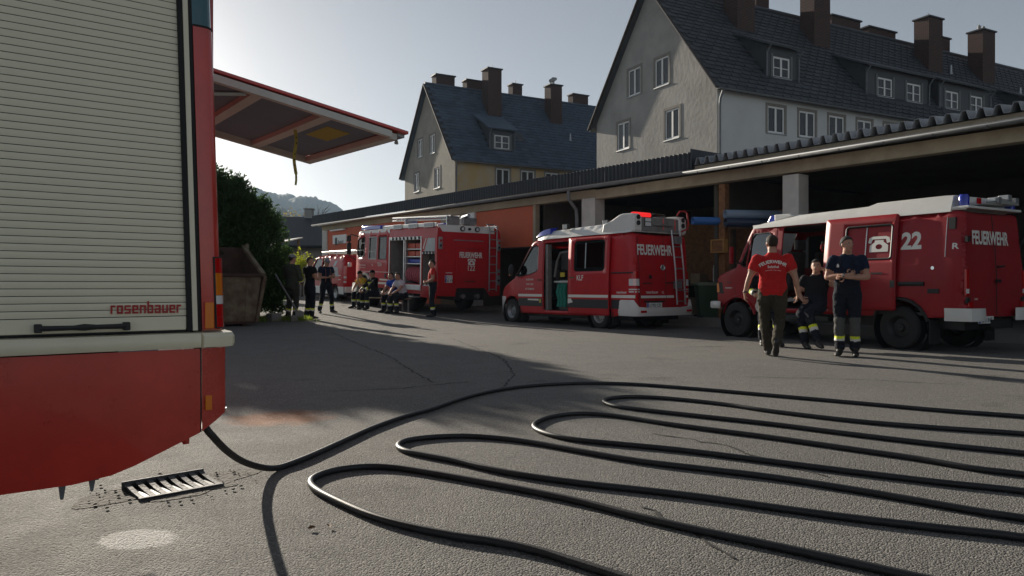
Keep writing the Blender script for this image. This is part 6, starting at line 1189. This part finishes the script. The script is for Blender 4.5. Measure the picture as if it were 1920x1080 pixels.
def person(label, loc, rz, pose, sty, gaze=(0, 0), group=None, vox=.017, scale=1.):
    J = {k: Vector(v) for k, v in {**POSE, **pose}.items()}; t = thing('person', label, 'person', loc, rz, group); t.scale = (scale,)*3
    S = dict(shirt='shirt_black', trousers='trousers_navy', sleeve=.55, stripe=True, boot='boot', hair='hair_dark', knee=None, cap=None, long=False, belly=0., fat=1.); S.update(sty)
    mb = MB(); segs = []; F = Vector((0, 1, 0)); side = (J['shR']-J['shL']).normalized(); hs_ = (J['hipR']-J['hipL']).normalized(); g = S['fat']
    # torso
    def ring(p, s, t_, rx, ry, fo=0): s = s.normalized(); f = t_.cross(s).normalized(); f = -f if f.dot(s.cross(Vector((0, 0, -1)))) < 0 and abs(t_.z) > .3 else f; return ell_ring(Vector(p)+f*fo, s, f, rx, ry, 18)
    up1 = (J['waist']-J['pelvis']).normalized(); up2 = (J['chest']-J['waist']).normalized(); up3 = (J['neck']-J['chest']).normalized()
    shm = (J['shL']+J['shR'])/2; m1 = (side+hs_).normalized()
    rings = [ring(J['pelvis']-up1*.11, hs_, up1, .085*g, .075), ring(J['pelvis']-up1*.08, hs_, up1, .145*g, .11), ring(J['pelvis'], hs_, up1, .178*g, .128), ring(J['waist']-up1*.03, m1, up2, .172*g, .122+S['belly']), ring(J['waist']+up2*.07, m1, up2, .168*g, .118+S['belly']),
             ring(J['chest']-up2*.04, side, up2, .182*g, .126+S['belly']*.5), ring(J['chest']+up3*.05, side, up3, .196*g, .126), ring(interp(J['chest'], J['neck'], .62), side, up3, .19*g, .108), ring(interp(J['chest'], J['neck'], .84), side, up3, .155, .088), ring(J['neck'], side, up3, .098, .076), ring(J['neck']+up3*.03, side, up3, .066, .064)]
    mb.loft(rings)
    segs += [(J['pelvis']-up1*.1, J['waist'], .15, .15, [(1, 'trousers')]), (J['waist'], J['chest'], .15, .16, [(1, 'shirt')]), (J['chest'], J['neck'], .17, .06, [(1, 'shirt')]), (J['chest'], J['shL'], .12, .07, [(1, 'shirt')]), (J['chest'], J['shR'], .12, .07, [(1, 'shirt')])]
    # hem of the shirt
    if S.get('hem'):
        mb.loft([ring(J['pelvis']-up1*S['hem'], hs_, up1, .188*g, .14), ring(J['pelvis']+up1*.02, hs_, up1, .188*g, .136), ring(J['waist'], m1, up2, .176*g, .127+S['belly'])]); segs[0] = (J['pelvis']-up1*.1, J['pelvis']-up1*(S['hem']+.02), .15, .15, [(1, 'trousers')]); segs.append((J['pelvis']-up1*(S['hem']-.03), J['waist'], .17, .16, [(1, 'shirt')]))
    for k in 'LR':
        sh, el, wr, ha = J['sh'+k], J['el'+k], J['wr'+k], J['ha'+k]
        limb_mesh(mb, [sh, interp(sh, el, .5), el], [(.066*g, .068), (.054*g, .055), (.043, .045)], (0, 1, 0)); limb_mesh(mb, [el, interp(el, wr, .3), wr], [(.042, .043), (.043, .043), (.028, .024)], (0, 1, 0))
        if S['long']: limb_mesh(mb, [sh, interp(sh, el, .5), el], [(.085, .088), (.075, .075), (.066, .068)], (0, 1, 0)); limb_mesh(mb, [el, interp(el, wr, .5), interp(el, wr, .95)], [(.066, .068), (.058, .06), (.05, .05)], (0, 1, 0))
        else: limb_mesh(mb, [sh, interp(sh, el, .4), interp(sh, el, S['sleeve']-.06)], [(.078*g, .084), (.076*g, .078), (.072*g, .072)], (0, 1, 0))
        sl = 1. if S['long'] else S['sleeve']
        segs += [(sh, el, .065, .045, [(sl, 'shirt'), (1, 'skin')]), (el, wr, .043, .03, ([(.30, 'shirt'), (.46, 'hi_yellow'), (.62, 'reflect_silver'), (.96, 'shirt'), (1, 'skin')] if S['long'] and S['stripe'] else [(.96, 'shirt'), (1, 'skin')]) if S['long'] else [(1, 'skin')]), (wr, ha, .035, .035, [(1, 'skin')])]
        d = (ha-wr).normalized(); limb_mesh(mb, [wr, wr+d*.045, wr+d*.085], [(.027, .02), (.038, .018), (.036, .016)], S.get('palm'+k, (1, 0, 0)) if abs(d.z) > .5 else (0, 0, 1))
        hp_, kn, an, to = J['hip'+k], J['kn'+k], J['an'+k], J['to'+k]; fw = (to-an); fw.z = 0; fw = fw.normalized() if fw.length > .02 else Vector((0, 1, 0))
        limb_mesh(mb, [hp_, interp(hp_, kn, .3), interp(hp_, kn, .7), kn], [(.10*g, .115), (.102*g, .108), (.084, .086), (.076, .08)], fw); limb_mesh(mb, [kn, interp(kn, an, .3), interp(kn, an, .7), interp(kn, an, .93)], [(.076, .08), (.075, .08), (.070, .074), (.074, .08)], fw)
        kz = ([(.30, 'trousers'), (.60, 'knee')] if False else [])
        zones = [(.50, S['knee'] or 'trousers'), (.60, 'hi_yellow'), (.70, 'reflect_silver'), (1, 'trousers')] if S['stripe'] else [(1, 'trousers')]
        segs += [(hp_, kn, .1, .075, [(.84 if S['knee'] else 1, 'trousers'), (1, S['knee'] or 'trousers')]), (kn, interp(kn, an, .95), .075, .075, zones)]
        # boot
        fd = (to-an); heel = an+Vector((0, 0, -.055))-fd*.28 if abs(fd.z) < .12 else an-fd*.22+Vector((0, 0, -.02))
        limb_mesh(mb, [an+(kn-an)*.16, an], [(.058, .062), (.055, .06)], fw); limb_mesh(mb, [heel, interp(heel, to, .35), interp(heel, to, .72), to], [(.040, .046), (.044, .052), (.050, .040), (.040, .028)], Vector((0, 0, 1)))
        segs += [(interp(kn, an, .95), an, .05, .05, [(1, 'boot')]), (heel, to, .05, .045, [(1, 'boot')]), (an, interp(an, to, .5), .055, .05, [(1, 'boot')])]
    # head
    hd = J['head']-Vector((0, 0, .022)); gy, gp = gaze; Hm = Matrix.Translation(hd) @ Matrix.Rotation(R(gy), 4, 'Z') @ Matrix.Rotation(R(gp), 4, 'X')
    def hv(x, y, z): return Hm @ Vector((x, y, z))
    n0 = len(mb.v)
    limb_mesh(mb, [J['neck']-up3*.03, interp(J['neck'], hd, .55)], [(.066, .066), (.062, .064)], (0, 1, 0))
    hb = MB(); hb.sph((0, -.012, .03), (.076, .098, .092), 16); hb.sph((0, .022, -.03), (.062, .072, .088), 14); hb.sph((0, .062, -.085), (.036, .032, .030), 10); hb.sph((0, .092, -.008), (.016, .016, .030), 8); hb.sph((0, .103, -.022), (.017, .015, .014), 8); hb.sph((0, .078, .020), (.058, .016, .014), 8); hb.sph((0, .086, -.058), (.024, .013, .010), 8)
    for s in (-1, 1): hb.sph((s*.078, -.008, -.006), (.011, .021, .033), 8)
    mb.add([Hm @ Vector(v) for v in hb.v], hb.f, 0, True); segs += [(hv(0, -.01, .04), hv(0, .03, -.07), .085, .06, [(1, 'skin')]), (J['neck']+up3*.015, hd, .055, .06, [(1, 'skin')])]
    # one continuous surface
    me = bpy.data.meshes.new('body'); me.from_pydata([tuple(v) for v in mb.v], [], mb.f); ob = bpy.data.objects.new('body', me); C.objects.link(ob)
    bm = bmesh.new(); bm.from_mesh(me); bmesh.ops.recalc_face_normals(bm, faces=bm.faces); bm.to_mesh(me); bm.free()
    rm = ob.modifiers.new('r', 'REMESH'); rm.mode = 'VOXEL'; rm.voxel_size = vox; sm_ = ob.modifiers.new('s', 'SMOOTH'); sm_.factor = .5; sm_.iterations = 2
    dgp = bpy.context.evaluated_depsgraph_get(); dgp.update(); m2 = bpy.data.meshes.new_from_object(ob.evaluated_get(dgp)); bpy.data.objects.remove(ob)
    names = ['skin', S['shirt'], S['trousers'], S['boot'], 'hi_yellow', 'reflect_silver', S['knee'] or S['trousers']]; idx = {'skin': 0, 'shirt': 1, 'trousers': 2, 'boot': 3, 'hi_yellow': 4, 'reflect_silver': 5, S['knee'] or 'zz': 6}
    n = len(m2.polygons); cen = np.empty(n*3); m2.polygons.foreach_get('center', cen); cen = cen.reshape(-1, 3); best = np.full(n, 9.); mi = np.zeros(n, int)
    nv = len(m2.vertices); vc = np.empty(nv*3); m2.vertices.foreach_get('co', vc); vc = vc.reshape(-1, 3); vb = np.full(nv, 9.); vm = np.zeros(nv, int)
    for pts_, bst, out in ((cen, best, mi), (vc, vb, vm)):
        for a, b, ra, rb, zones in segs:
            a_, b_ = np.array(a), np.array(b); ab = b_-a_; tt = np.clip(((pts_-a_) @ ab)/max(1e-9, ab @ ab), 0, 1); dd = np.linalg.norm(pts_-a_-tt[:, None]*ab, axis=1)-(ra+(rb-ra)*tt); hit = dd < bst; bst[hit] = dd[hit]
            prev = -1.
            for te, nm in zones: sel = hit & (tt > prev) & (tt <= te); out[sel] = idx[nm]; prev = te
    # fabric folds
    seed = Vector((loc[0]*3.1, loc[1]*1.7, 0)); nrm = np.empty(nv*3); m2.vertices.foreach_get('normal', nrm); nrm = nrm.reshape(-1, 3)
    for i in range(nv):
        if vm[i] in (1, 2, 4, 5, 6):
            p = Vector(vc[i]); a = .006 if vm[i] == 1 else .010; k = mnoise.noise(Vector((p.x*7, p.y*7, p.z*13))+seed)+.6*mnoise.noise(Vector((p.x*16, p.y*16, p.z*26))+seed); vc[i] += nrm[i]*a*k
    m2.vertices.foreach_set('co', vc.ravel())
    for nm in names: m2.materials.append(M[nm])
    m2.polygons.foreach_set('material_index', mi.tolist()); m2.polygons.foreach_set('use_smooth', [True]*n)
    # fingers and face details join the body mesh
    fm = MB()
    for k in 'LR':
        wr, ha = J['wr'+k], J['ha'+k]; d = (ha-wr).normalized(); pn = Vector(S.get('palm'+k, (1 if k == 'L' else -1, .3, 0))); pn = (pn-d*pn.dot(d)).normalized(); sd_ = d.cross(pn).normalized(); curl = S.get('curl', 35)
        if sd_.y < 0 and abs(d.z) > .5: sd_ = -sd_
        for q, (off, L, r) in enumerate(((.029, .070, .0088), (.010, .078, .0092), (-.010, .073, .0088), (-.028, .058, .0078))):
            p = wr+d*.082+sd_*off; pts = [p]; a = R(curl*.4)
            for seg in range(3): dr = d*math.cos(a)+pn*math.sin(a); p = p+dr*L*(.42, .33, .25)[seg]; pts.append(p); a += R(curl*(.9+.1*q))
            fm.tube(pts, [r, r, r*.92, r*.75], 7)
        p = wr+d*.03+sd_*.030; fm.tube([p, p+(d*.5+sd_*.75+pn*.25)*.04, p+(d*.85+sd_*.55+pn*.55)*.062, p+(d+sd_*.35+pn*.7)*.078], [.0115, .011, .0098, .0075], 7)
    e = MB()
    for s in (-1, 1): e.sph((s*.031, .0805, .004), (.0135, .008, .008), 8, 1); e.sph((s*.031, .087, .004), (.0062, .004, .0062), 6, 2); e.sph((s*.032, .0865, .024), (.019, .007, .0045), 6, 4)
    e.sph((0, .0955, -.056), (.022, .006, .0055), 8, 3); fm.add([Hm @ Vector(v) for v in e.v], e.f, 0, True); fm.m[-len(e.f):] = e.m
    fo = fm.build('f', ['skin', 'eye_white', 'eye_dark', 'lips', S['hair']]); bm = bmesh.new(); bm.from_mesh(m2); k0 = len(bm.faces); bm.from_mesh(fo.data); bm.faces.ensure_lookup_table()
    base = len(names)
    for f_ in bm.faces[k0:]: f_.material_index = 0 if f_.material_index == 0 else base+f_.material_index-1
    for nm in ('eye_white', 'eye_dark', 'lips', S['hair']): m2.materials.append(M[nm])
    bm.to_mesh(m2); bm.free(); bpy.data.objects.remove(fo); m2.name = 'body'; body = bpy.data.objects.new('body', m2); C.objects.link(body); body.parent = t
    # hair
    hm_ = MB(); n1, n2 = 18, 10; vs = []
    for i in range(n2+1):
        for j in range(n1):
            a = 2*math.pi*j/n1; fr_ = math.sin(a); lim = 1.02+(1.25 if fr_ < -.35 else .62 if fr_ < .25 else .28*(1-fr_) if fr_ < .7 else 0); ph = lim*i/n2*1.0; rr_ = 1.055+.012*mnoise.noise(Vector((a*3, ph*4, loc[0])))
            vs.append(Hm @ Vector((.077*rr_*math.sin(ph)*math.cos(a), -.012+.099*rr_*math.sin(ph)*math.sin(a), .030+.096*rr_*math.cos(ph))))
    hm_.add(vs, [(i*n1+j, (i+1)*n1+j, (i+1)*n1+(j+1) % n1, i*n1+(j+1) % n1) for i in range(n2) for j in range(n1)], 0, True); hm_.build('hair', S['hair'], t, solid=.008, angle=180)
    if S['cap']:
        cp = MB(); prof = [(.0, .142), (.035, .138), (.062, .118), (.080, .080), (.086, .048)]; vs = [Hm @ Vector((r_*.98*math.cos(2*math.pi*j/20), -.010+r_*1.20*math.sin(2*math.pi*j/20), z)) for r_, z in prof for j in range(20)]
        cp.add(vs, [(i*20+j, (i+1)*20+j, (i+1)*20+(j+1) % 20, i*20+(j+1) % 20) for i in range(4) for j in range(20)], 0, True); cpo = cp.build('cap', S['cap'], t, solid=.006, angle=80)
        vv = []; 
        for i in range(9): a = R(25+130*i/8); vv += [Hm @ Vector((.084*math.cos(a), -.010+.101*math.sin(a), .050)), Hm @ Vector((.088*math.cos(a), -.01+(.101+.075*math.sin((a-R(25))/R(130)*math.pi))*math.sin(a)+.0, .040))]
        MB().add(vv, [(2*i, 2*i+1, 2*i+3, 2*i+2) for i in range(8)], 0, True).build('visor', S['cap'], cpo, solid=.006)
    t['_hm'] = 1; del t['_hm']
    return t, body, Hm
def cuffs(t, c, m, r=.034, h=.02, axis=(0, 0, 1), name='watch'):
    a = Vector(axis).normalized()*h/2; return MB().tube([Vector(c)-a, Vector(c)+a], r, 12, caps=False).build(name, m, t, solid=.006)
def toward(x, y, tx, ty): return math.atan2(-(tx-x), ty-y)
# ---- man in red shirt walking away
def drape_text(t, body, s, fn, h, name='lettering', m='print_white', bold=.02, xs=1., dirv=(0, 1, 0)):
    """print laid on the cloth: every glyph point is cast onto the body surface"""
    dgp = bpy.context.evaluated_depsgraph_get(); bv = BVHTree.FromPolygons([v.co[:] for v in body.data.vertices], [p.vertices[:] for p in body.data.polygons]); vs, fs = font_mesh(s, bold); k = h/.7
    cx = (min(v[0] for v in vs)+max(v[0] for v in vs))/2; out = []
    for x, y in vs:
        u, v = fn((x-cx)*k*xs, y*k); o = Vector((u, -dirv[1]*.6, v)); hit = bv.ray_cast(o, Vector(dirv)); q = hit[0] if hit[0] else Vector((u, -dirv[1]*.15, v)); out.append(q-Vector(dirv)*.006)
    MB().add(out, fs).build(name, m, t, fix=False)
mx, my = 9.5, 6.43
away = toward(0, 0, mx, my)+R(4)
P1, b1, H1 = person('man in red shirt and olive trousers walking away from the camera', (mx, my, 0), away,
  dict(pelvis=(0, 0, .965), knL=(-.10, .16, .54), anL=(-.045, .22, .10), toL=(-.05, .41, .04), knR=(.10, .06, .51), anR=(.035, -.24, .23), toR=(.03, -.14, .045), hipL=(-.10, .01, .93), hipR=(.10, 0, .93), elL=(-.32, .01, 1.17), wrL=(-.385, .06, .94), haL=(-.38, .085, .86), elR=(.31, -.05, 1.16), wrR=(.35, -.0, .92), haR=(.335, .03, .84), shL=(-.205, -.01, 1.445), shR=(.205, -.01, 1.445), head=(-.01, .035, 1.685), neck=(0, .0, 1.505)),
  dict(shirt='shirt_red', trousers='trousers_olive', stripe=False, hair='hair_brown', hem=.02, fat=1.10, sleeve=.62, belly=.015, curl=25), gaze=(12, 4), vox=.014)
arcf = lambda u, v: ((.30+v)*math.sin(u/.30), 1.045+(.30+v)*math.cos(u/.30)+.03)
drape_text(P1, b1, 'FEUERWEHR', arcf, .046, bold=.03); drape_text(P1, b1, 'Selzthal', lambda u, v: (u, 1.305+v), .036, bold=.015); drape_text(P1, b1, 'retten löschen bergen schützen', lambda u, v: (u, 1.27+v-1.1*u*u), .012, bold=.0)
for x, y, z0, z1 in ((.085, -.13, .62, .80), (-.06, -.125, .66, .78)): pass
cuffs(P1, (-.380, .056, .955), 'black', .031, .018, name='wristband'); sgm = MB(); sgm.tube([H1 @ Vector((s*.083, .07-.1*q, .085-.01*q)) for s in (1,) for q in (0, 1)], .006, 6); sgm.build('sunglasses', 'black', P1)
# ---- man in navy shirt, arms crossed
mx, my = 10.54, 5.87
P2, b2, H2 = person('grey-haired man in navy T-shirt standing with crossed arms', (mx, my, 0), toward(mx, my, 0, 0)+R(-4),
  dict(elL=(-.275, .03, 1.17), elR=(.275, .03, 1.17), wrL=(.0, .215, 1.170), wrR=(.0, .205, 1.205), haL=(.085, .195, 1.175), haR=(-.085, .165, 1.235), anL=(-.105, -.02, .10), anR=(.105, -.01, .10), toL=(-.13, .20, .035), toR=(.12, .21, .035), knL=(-.105, .04, .50), knR=(.105, .035, .50)),
  dict(shirt='shirt_navy', trousers='trousers_navy', knee='knee_grey', hair='hair_grey', sleeve=.60, curl=20, palmL=(0, -1, .0), palmR=(0, -1, 0), fat=1.04), gaze=(40, 0), vox=.014)
MB().add([(.10, .142, 1.32), (.135, .138, 1.32), (.13, .136, 1.36), (.115, .138, 1.375), (.10, .14, 1.35)], [(0, 1, 2, 3, 4)]).build('chest_emblem', 'print_white', P2); cuffs(P2, (.03, .208, 1.200), 'black', .036, .022, (1, 0, .3)); MB().lathe([(.018, 0), (.016, .012), (0, .013)], (.035, .243, 1.205), 'y', 12).build('watch_face', 'steel', P2)
for s in (-1, 1): MB().tube([(s*.10, .135, 1.05), (s*.095, .150, 1.25), (s*.085, .12, 1.44)], .012, 6, flat=.5).build('brace', 'shirt_black', P2)
# ---- man sitting in the side door of the older van, hand at his face
sitp = dict(pelvis=(0, -.05, .70), waist=(0, -.10, .84), chest=(0, -.17, 1.03), neck=(0, -.20, 1.23), head=(0, -.17, 1.405), shL=(-.185, -.17, 1.17), shR=(.185, -.19, 1.17), hipL=(-.10, 0, .68), hipR=(.10, 0, .68))
P3, b3, H3_ = person('man in black sitting in the van doorway with hand at his face', (11.79, 7.16, 0), toward(11.79, 7.16, 0, 0)+R(-10),
  dict(sitp, knL=(.02, .40, .60), anL=(-.16, .62, .14), toL=(-.26, .80, .055), knR=(.16, .36, .56), anR=(.05, .52, .10), toR=(-.05, .72, .035), elL=(-.34, -.02, 1.05), wrL=(-.20, .03, 1.27), haL=(-.14, .0, 1.34), elR=(.28, -.1, .92), wrR=(.17, .10, .80), haR=(.12, .17, .78)),
  dict(shirt='shirt_black', trousers='trousers_navy', hair='hair_dark', fat=1.12, belly=.04, curl=50, sleeve=.6), gaze=(6, 4), vox=.015)
P4, b4, H4_ = person('seated firefighter mostly hidden behind the man in red', (11.62, 7.98, 0), toward(11.62, 7.98, 0, 0)+R(8),
  dict(sitp, knL=(-.10, .38, .60), anL=(-.12, .50, .10), toL=(-.16, .69, .035), knR=(.12, .36, .60), anR=(.14, .44, .10), toR=(.16, .63, .035), elL=(-.27, -.02, .95), wrL=(-.14, .2, .80), haL=(-.08, .27, .80), elR=(.29, -.05, .98), wrR=(.2, .18, .88), haR=(.14, .24, .86)),
  dict(shirt='shirt_black', long=True, hair='hair_dark'), gaze=(-15, 0), vox=.018)
# ---- three standing at the hedge
def fz(x, y): return gz(y)
g3 = 'three firefighters talking by the hedge'
P5, b5_, H5 = person('firefighter in dark green jacket and grey cap nearest the hedge', (7.33, 20.2, fz(0, 20.2)), R(-62), dict(elL=(-.26, .05, 1.17), wrL=(-.13, .20, 1.10), haL=(-.05, .22, 1.10), elR=(.26, .03, 1.15), wrR=(.2, .18, 1.0), haR=(.14, .22, .98)),
  dict(shirt='jacket_green', long=True, trousers='trousers_green', boot='boot_brown', cap='cap_grey', fat=1.15, hem=.12), gaze=(-8, 0), group=g3, vox=.02, scale=1.03)
q = MB().box(-.12, .10, .0, .015, 0, .05, 0).box(-.12, .10, .0, .015, -.045, -.002, 1).build('chest_stripe', ['hi_yellow', 'reflect_silver'], P5, loc=(.06, .155, 1.35)); q.rotation_euler.x = R(12)
P6, b6, H6 = person('bareheaded firefighter in black looking back over his shoulder', (7.95, 20.5, fz(0, 20.5)), R(-75), dict(elL=(-.25, .06, 1.18), wrL=(-.06, .22, 1.16), haL=(.02, .23, 1.16), elR=(.26, .02, 1.17), wrR=(.2, .2, 1.12), haR=(.13, .25, 1.14)),
  dict(shirt='shirt_black', hair='hair_brown', fat=1.04), gaze=(-58, 0), group=g3, vox=.02)
P7, b7, H7 = person('firefighter in grey cap and blue shirt looking down at his hands', (9.35, 22.7, fz(0, 22.7)), toward(9.35, 22.7, 0, 0)+R(30), dict(elL=(-.28, .02, 1.16), wrL=(-.06, .28, 1.18), haL=(.02, .32, 1.19), elR=(.28, .02, 1.15), wrR=(.10, .30, 1.15), haR=(.05, .36, 1.17), anL=(-.24, -.03, .10), toL=(-.30, .16, .035), knL=(-.17, .03, .5), anR=(.22, -.03, .10), toR=(.28, .16, .035), knR=(.16, .03, .5), head=(0, .05, 1.655)),
  dict(shirt='shirt_navy', cap='cap_grey', knee=None, fat=1.1), gaze=(0, -22), group=g3, vox=.02)
for s in (-1, 1): MB().tube([(s*.09, .13, 1.02), (s*.09, .145, 1.25), (s*.08, .11, 1.43)], .013, 6, flat=.5).build('brace', 'strap_red', P7)
# ---- four sitting in a row on a bench by the tank truck, one standing
bz = lambda y: gz(y)
bench = thing('bench', 'low bench in front of the tank truck under the seated firefighters', 'bench', (11.75, 23.0, bz(23.0)))
MB().box(-.15, .15, -1.35, 2.0, .42, .46).build('seat', 'timber', bench, bev=.008); [MB().box(x, x+.04, y, y+.04, 0, .418).build('leg', 'galv', bench) for y in (-1.2, .3, 1.8) for x in (-.13, .09)]
sb = dict(pelvis=(0, 0, .58), waist=(0, .04, .71), chest=(0, .13, .90), neck=(0, .20, 1.09), head=(0, .28, 1.245), shL=(-.185, .18, 1.03), shR=(.185, .18, 1.03), hipL=(-.10, .03, .56), hipR=(.10, .03, .56), knL=(-.16, .44, .53), knR=(.16, .44, .53), anL=(-.17, .42, .10), anR=(.17, .42, .10), toL=(-.20, .62, .035), toR=(.20, .62, .035), elL=(-.22, .34, .80), elR=(.22, .34, .80), wrL=(-.08, .54, .66), wrR=(.08, .54, .66), haL=(-.03, .60, .63), haR=(.03, .60, .63))
gs4 = 'firefighters sitting in a row by the tank truck'
def bs(label, y, rzo, pose, sty, gaze): return person(label, (11.72, y, bz(y)), R(90)+rzo, dict(sb, **pose), sty, gaze, gs4, .02)
s1 = bs('seated firefighter in yellow shirt and dark cap resting chin on hand', 24.75, R(10), dict(elL=(-.2, .36, .72), wrL=(-.04, .38, 1.02), haL=(-.02, .36, 1.10), haR=(-.02, .55, .66)), dict(shirt='shirt_yellow', cap='shirt_black'), (25, -5))
s2 = bs('seated firefighter in black jacket with yellow chest stripe', 24.0, R(4), dict(chest=(0, .06, .92), neck=(0, .09, 1.12), head=(0, .13, 1.29), shL=(-.185, .07, 1.06), shR=(.185, .07, 1.06)), dict(shirt='shirt_black', long=True, cap='shirt_black', stripe=True, fat=1.08), (20, 0))
q = MB().box(-.12, .12, .0, .015, 0, .045, 0).box(-.12, .12, .0, .015, -.045, -.002, 1).build('chest_stripe', ['hi_yellow', 'reflect_silver'], s2[0], loc=(0, .215, .93)); q.rotation_euler.x = R(-15)
s3 = bs('seated young man in blue shirt leaning forward', 22.35, R(8), {}, dict(shirt='shirt_blue', hair='hair_brown'), (20, 8))
s4 = bs('seated man in white shirt leaning on his knees', 21.85, R(8), {}, dict(shirt='shirt_white', hair='hair_dark'), (30, 8))
P8, b8, H8 = person('standing man in red shirt and sunglasses beside the tank truck', (11.72, 20.0, bz(20.0)), R(62), dict(elL=(-.25, .0, 1.18), wrL=(-.14, .20, 1.08), haL=(-.08, .26, 1.08), elR=(.26, -.01, 1.17), wrR=(.15, .20, 1.10), haR=(.09, .26, 1.11)), dict(shirt='shirt_red', hair='hair_dark', fat=1.1, belly=.02), gaze=(20, 0), vox=.02)
g_ = MB(); 
for s in (-1, 1): g_.box(s*.034-.024, s*.034+.024, .088, .098, -.012, .020); g_.tube([(s*.058, .09, .008), (s*.08, .0, .008)], .004, 5)
g_.v = [H8 @ Vector(v) for v in g_.v]; g_.build('sunglasses', 'black', P8)
# ================================================================ air
hz = MB().box(-2600, 3200, -300, 3300, -4, 236).build('haze', 'white'); hz['kind'] = 'stuff'; hz['label'] = 'thin bright valley haze'; hz['category'] = 'haze'
hm = bpy.data.materials.new('haze'); hm.use_nodes = True; nt = hm.node_tree; nt.nodes.clear(); ou = nt.nodes.new('ShaderNodeOutputMaterial'); pv = nt.nodes.new('ShaderNodeVolumePrincipled')
pv.inputs['Color'].default_value = (.58, .78, 1, 1); pv.inputs['Density'].default_value = .00024; pv.inputs['Anisotropy'].default_value = .1; nt.links.new(pv.outputs[0], ou.inputs['Volume'])
hz.data.materials.clear(); hz.data.materials.append(hm); hz.display_type = 'WIRE'
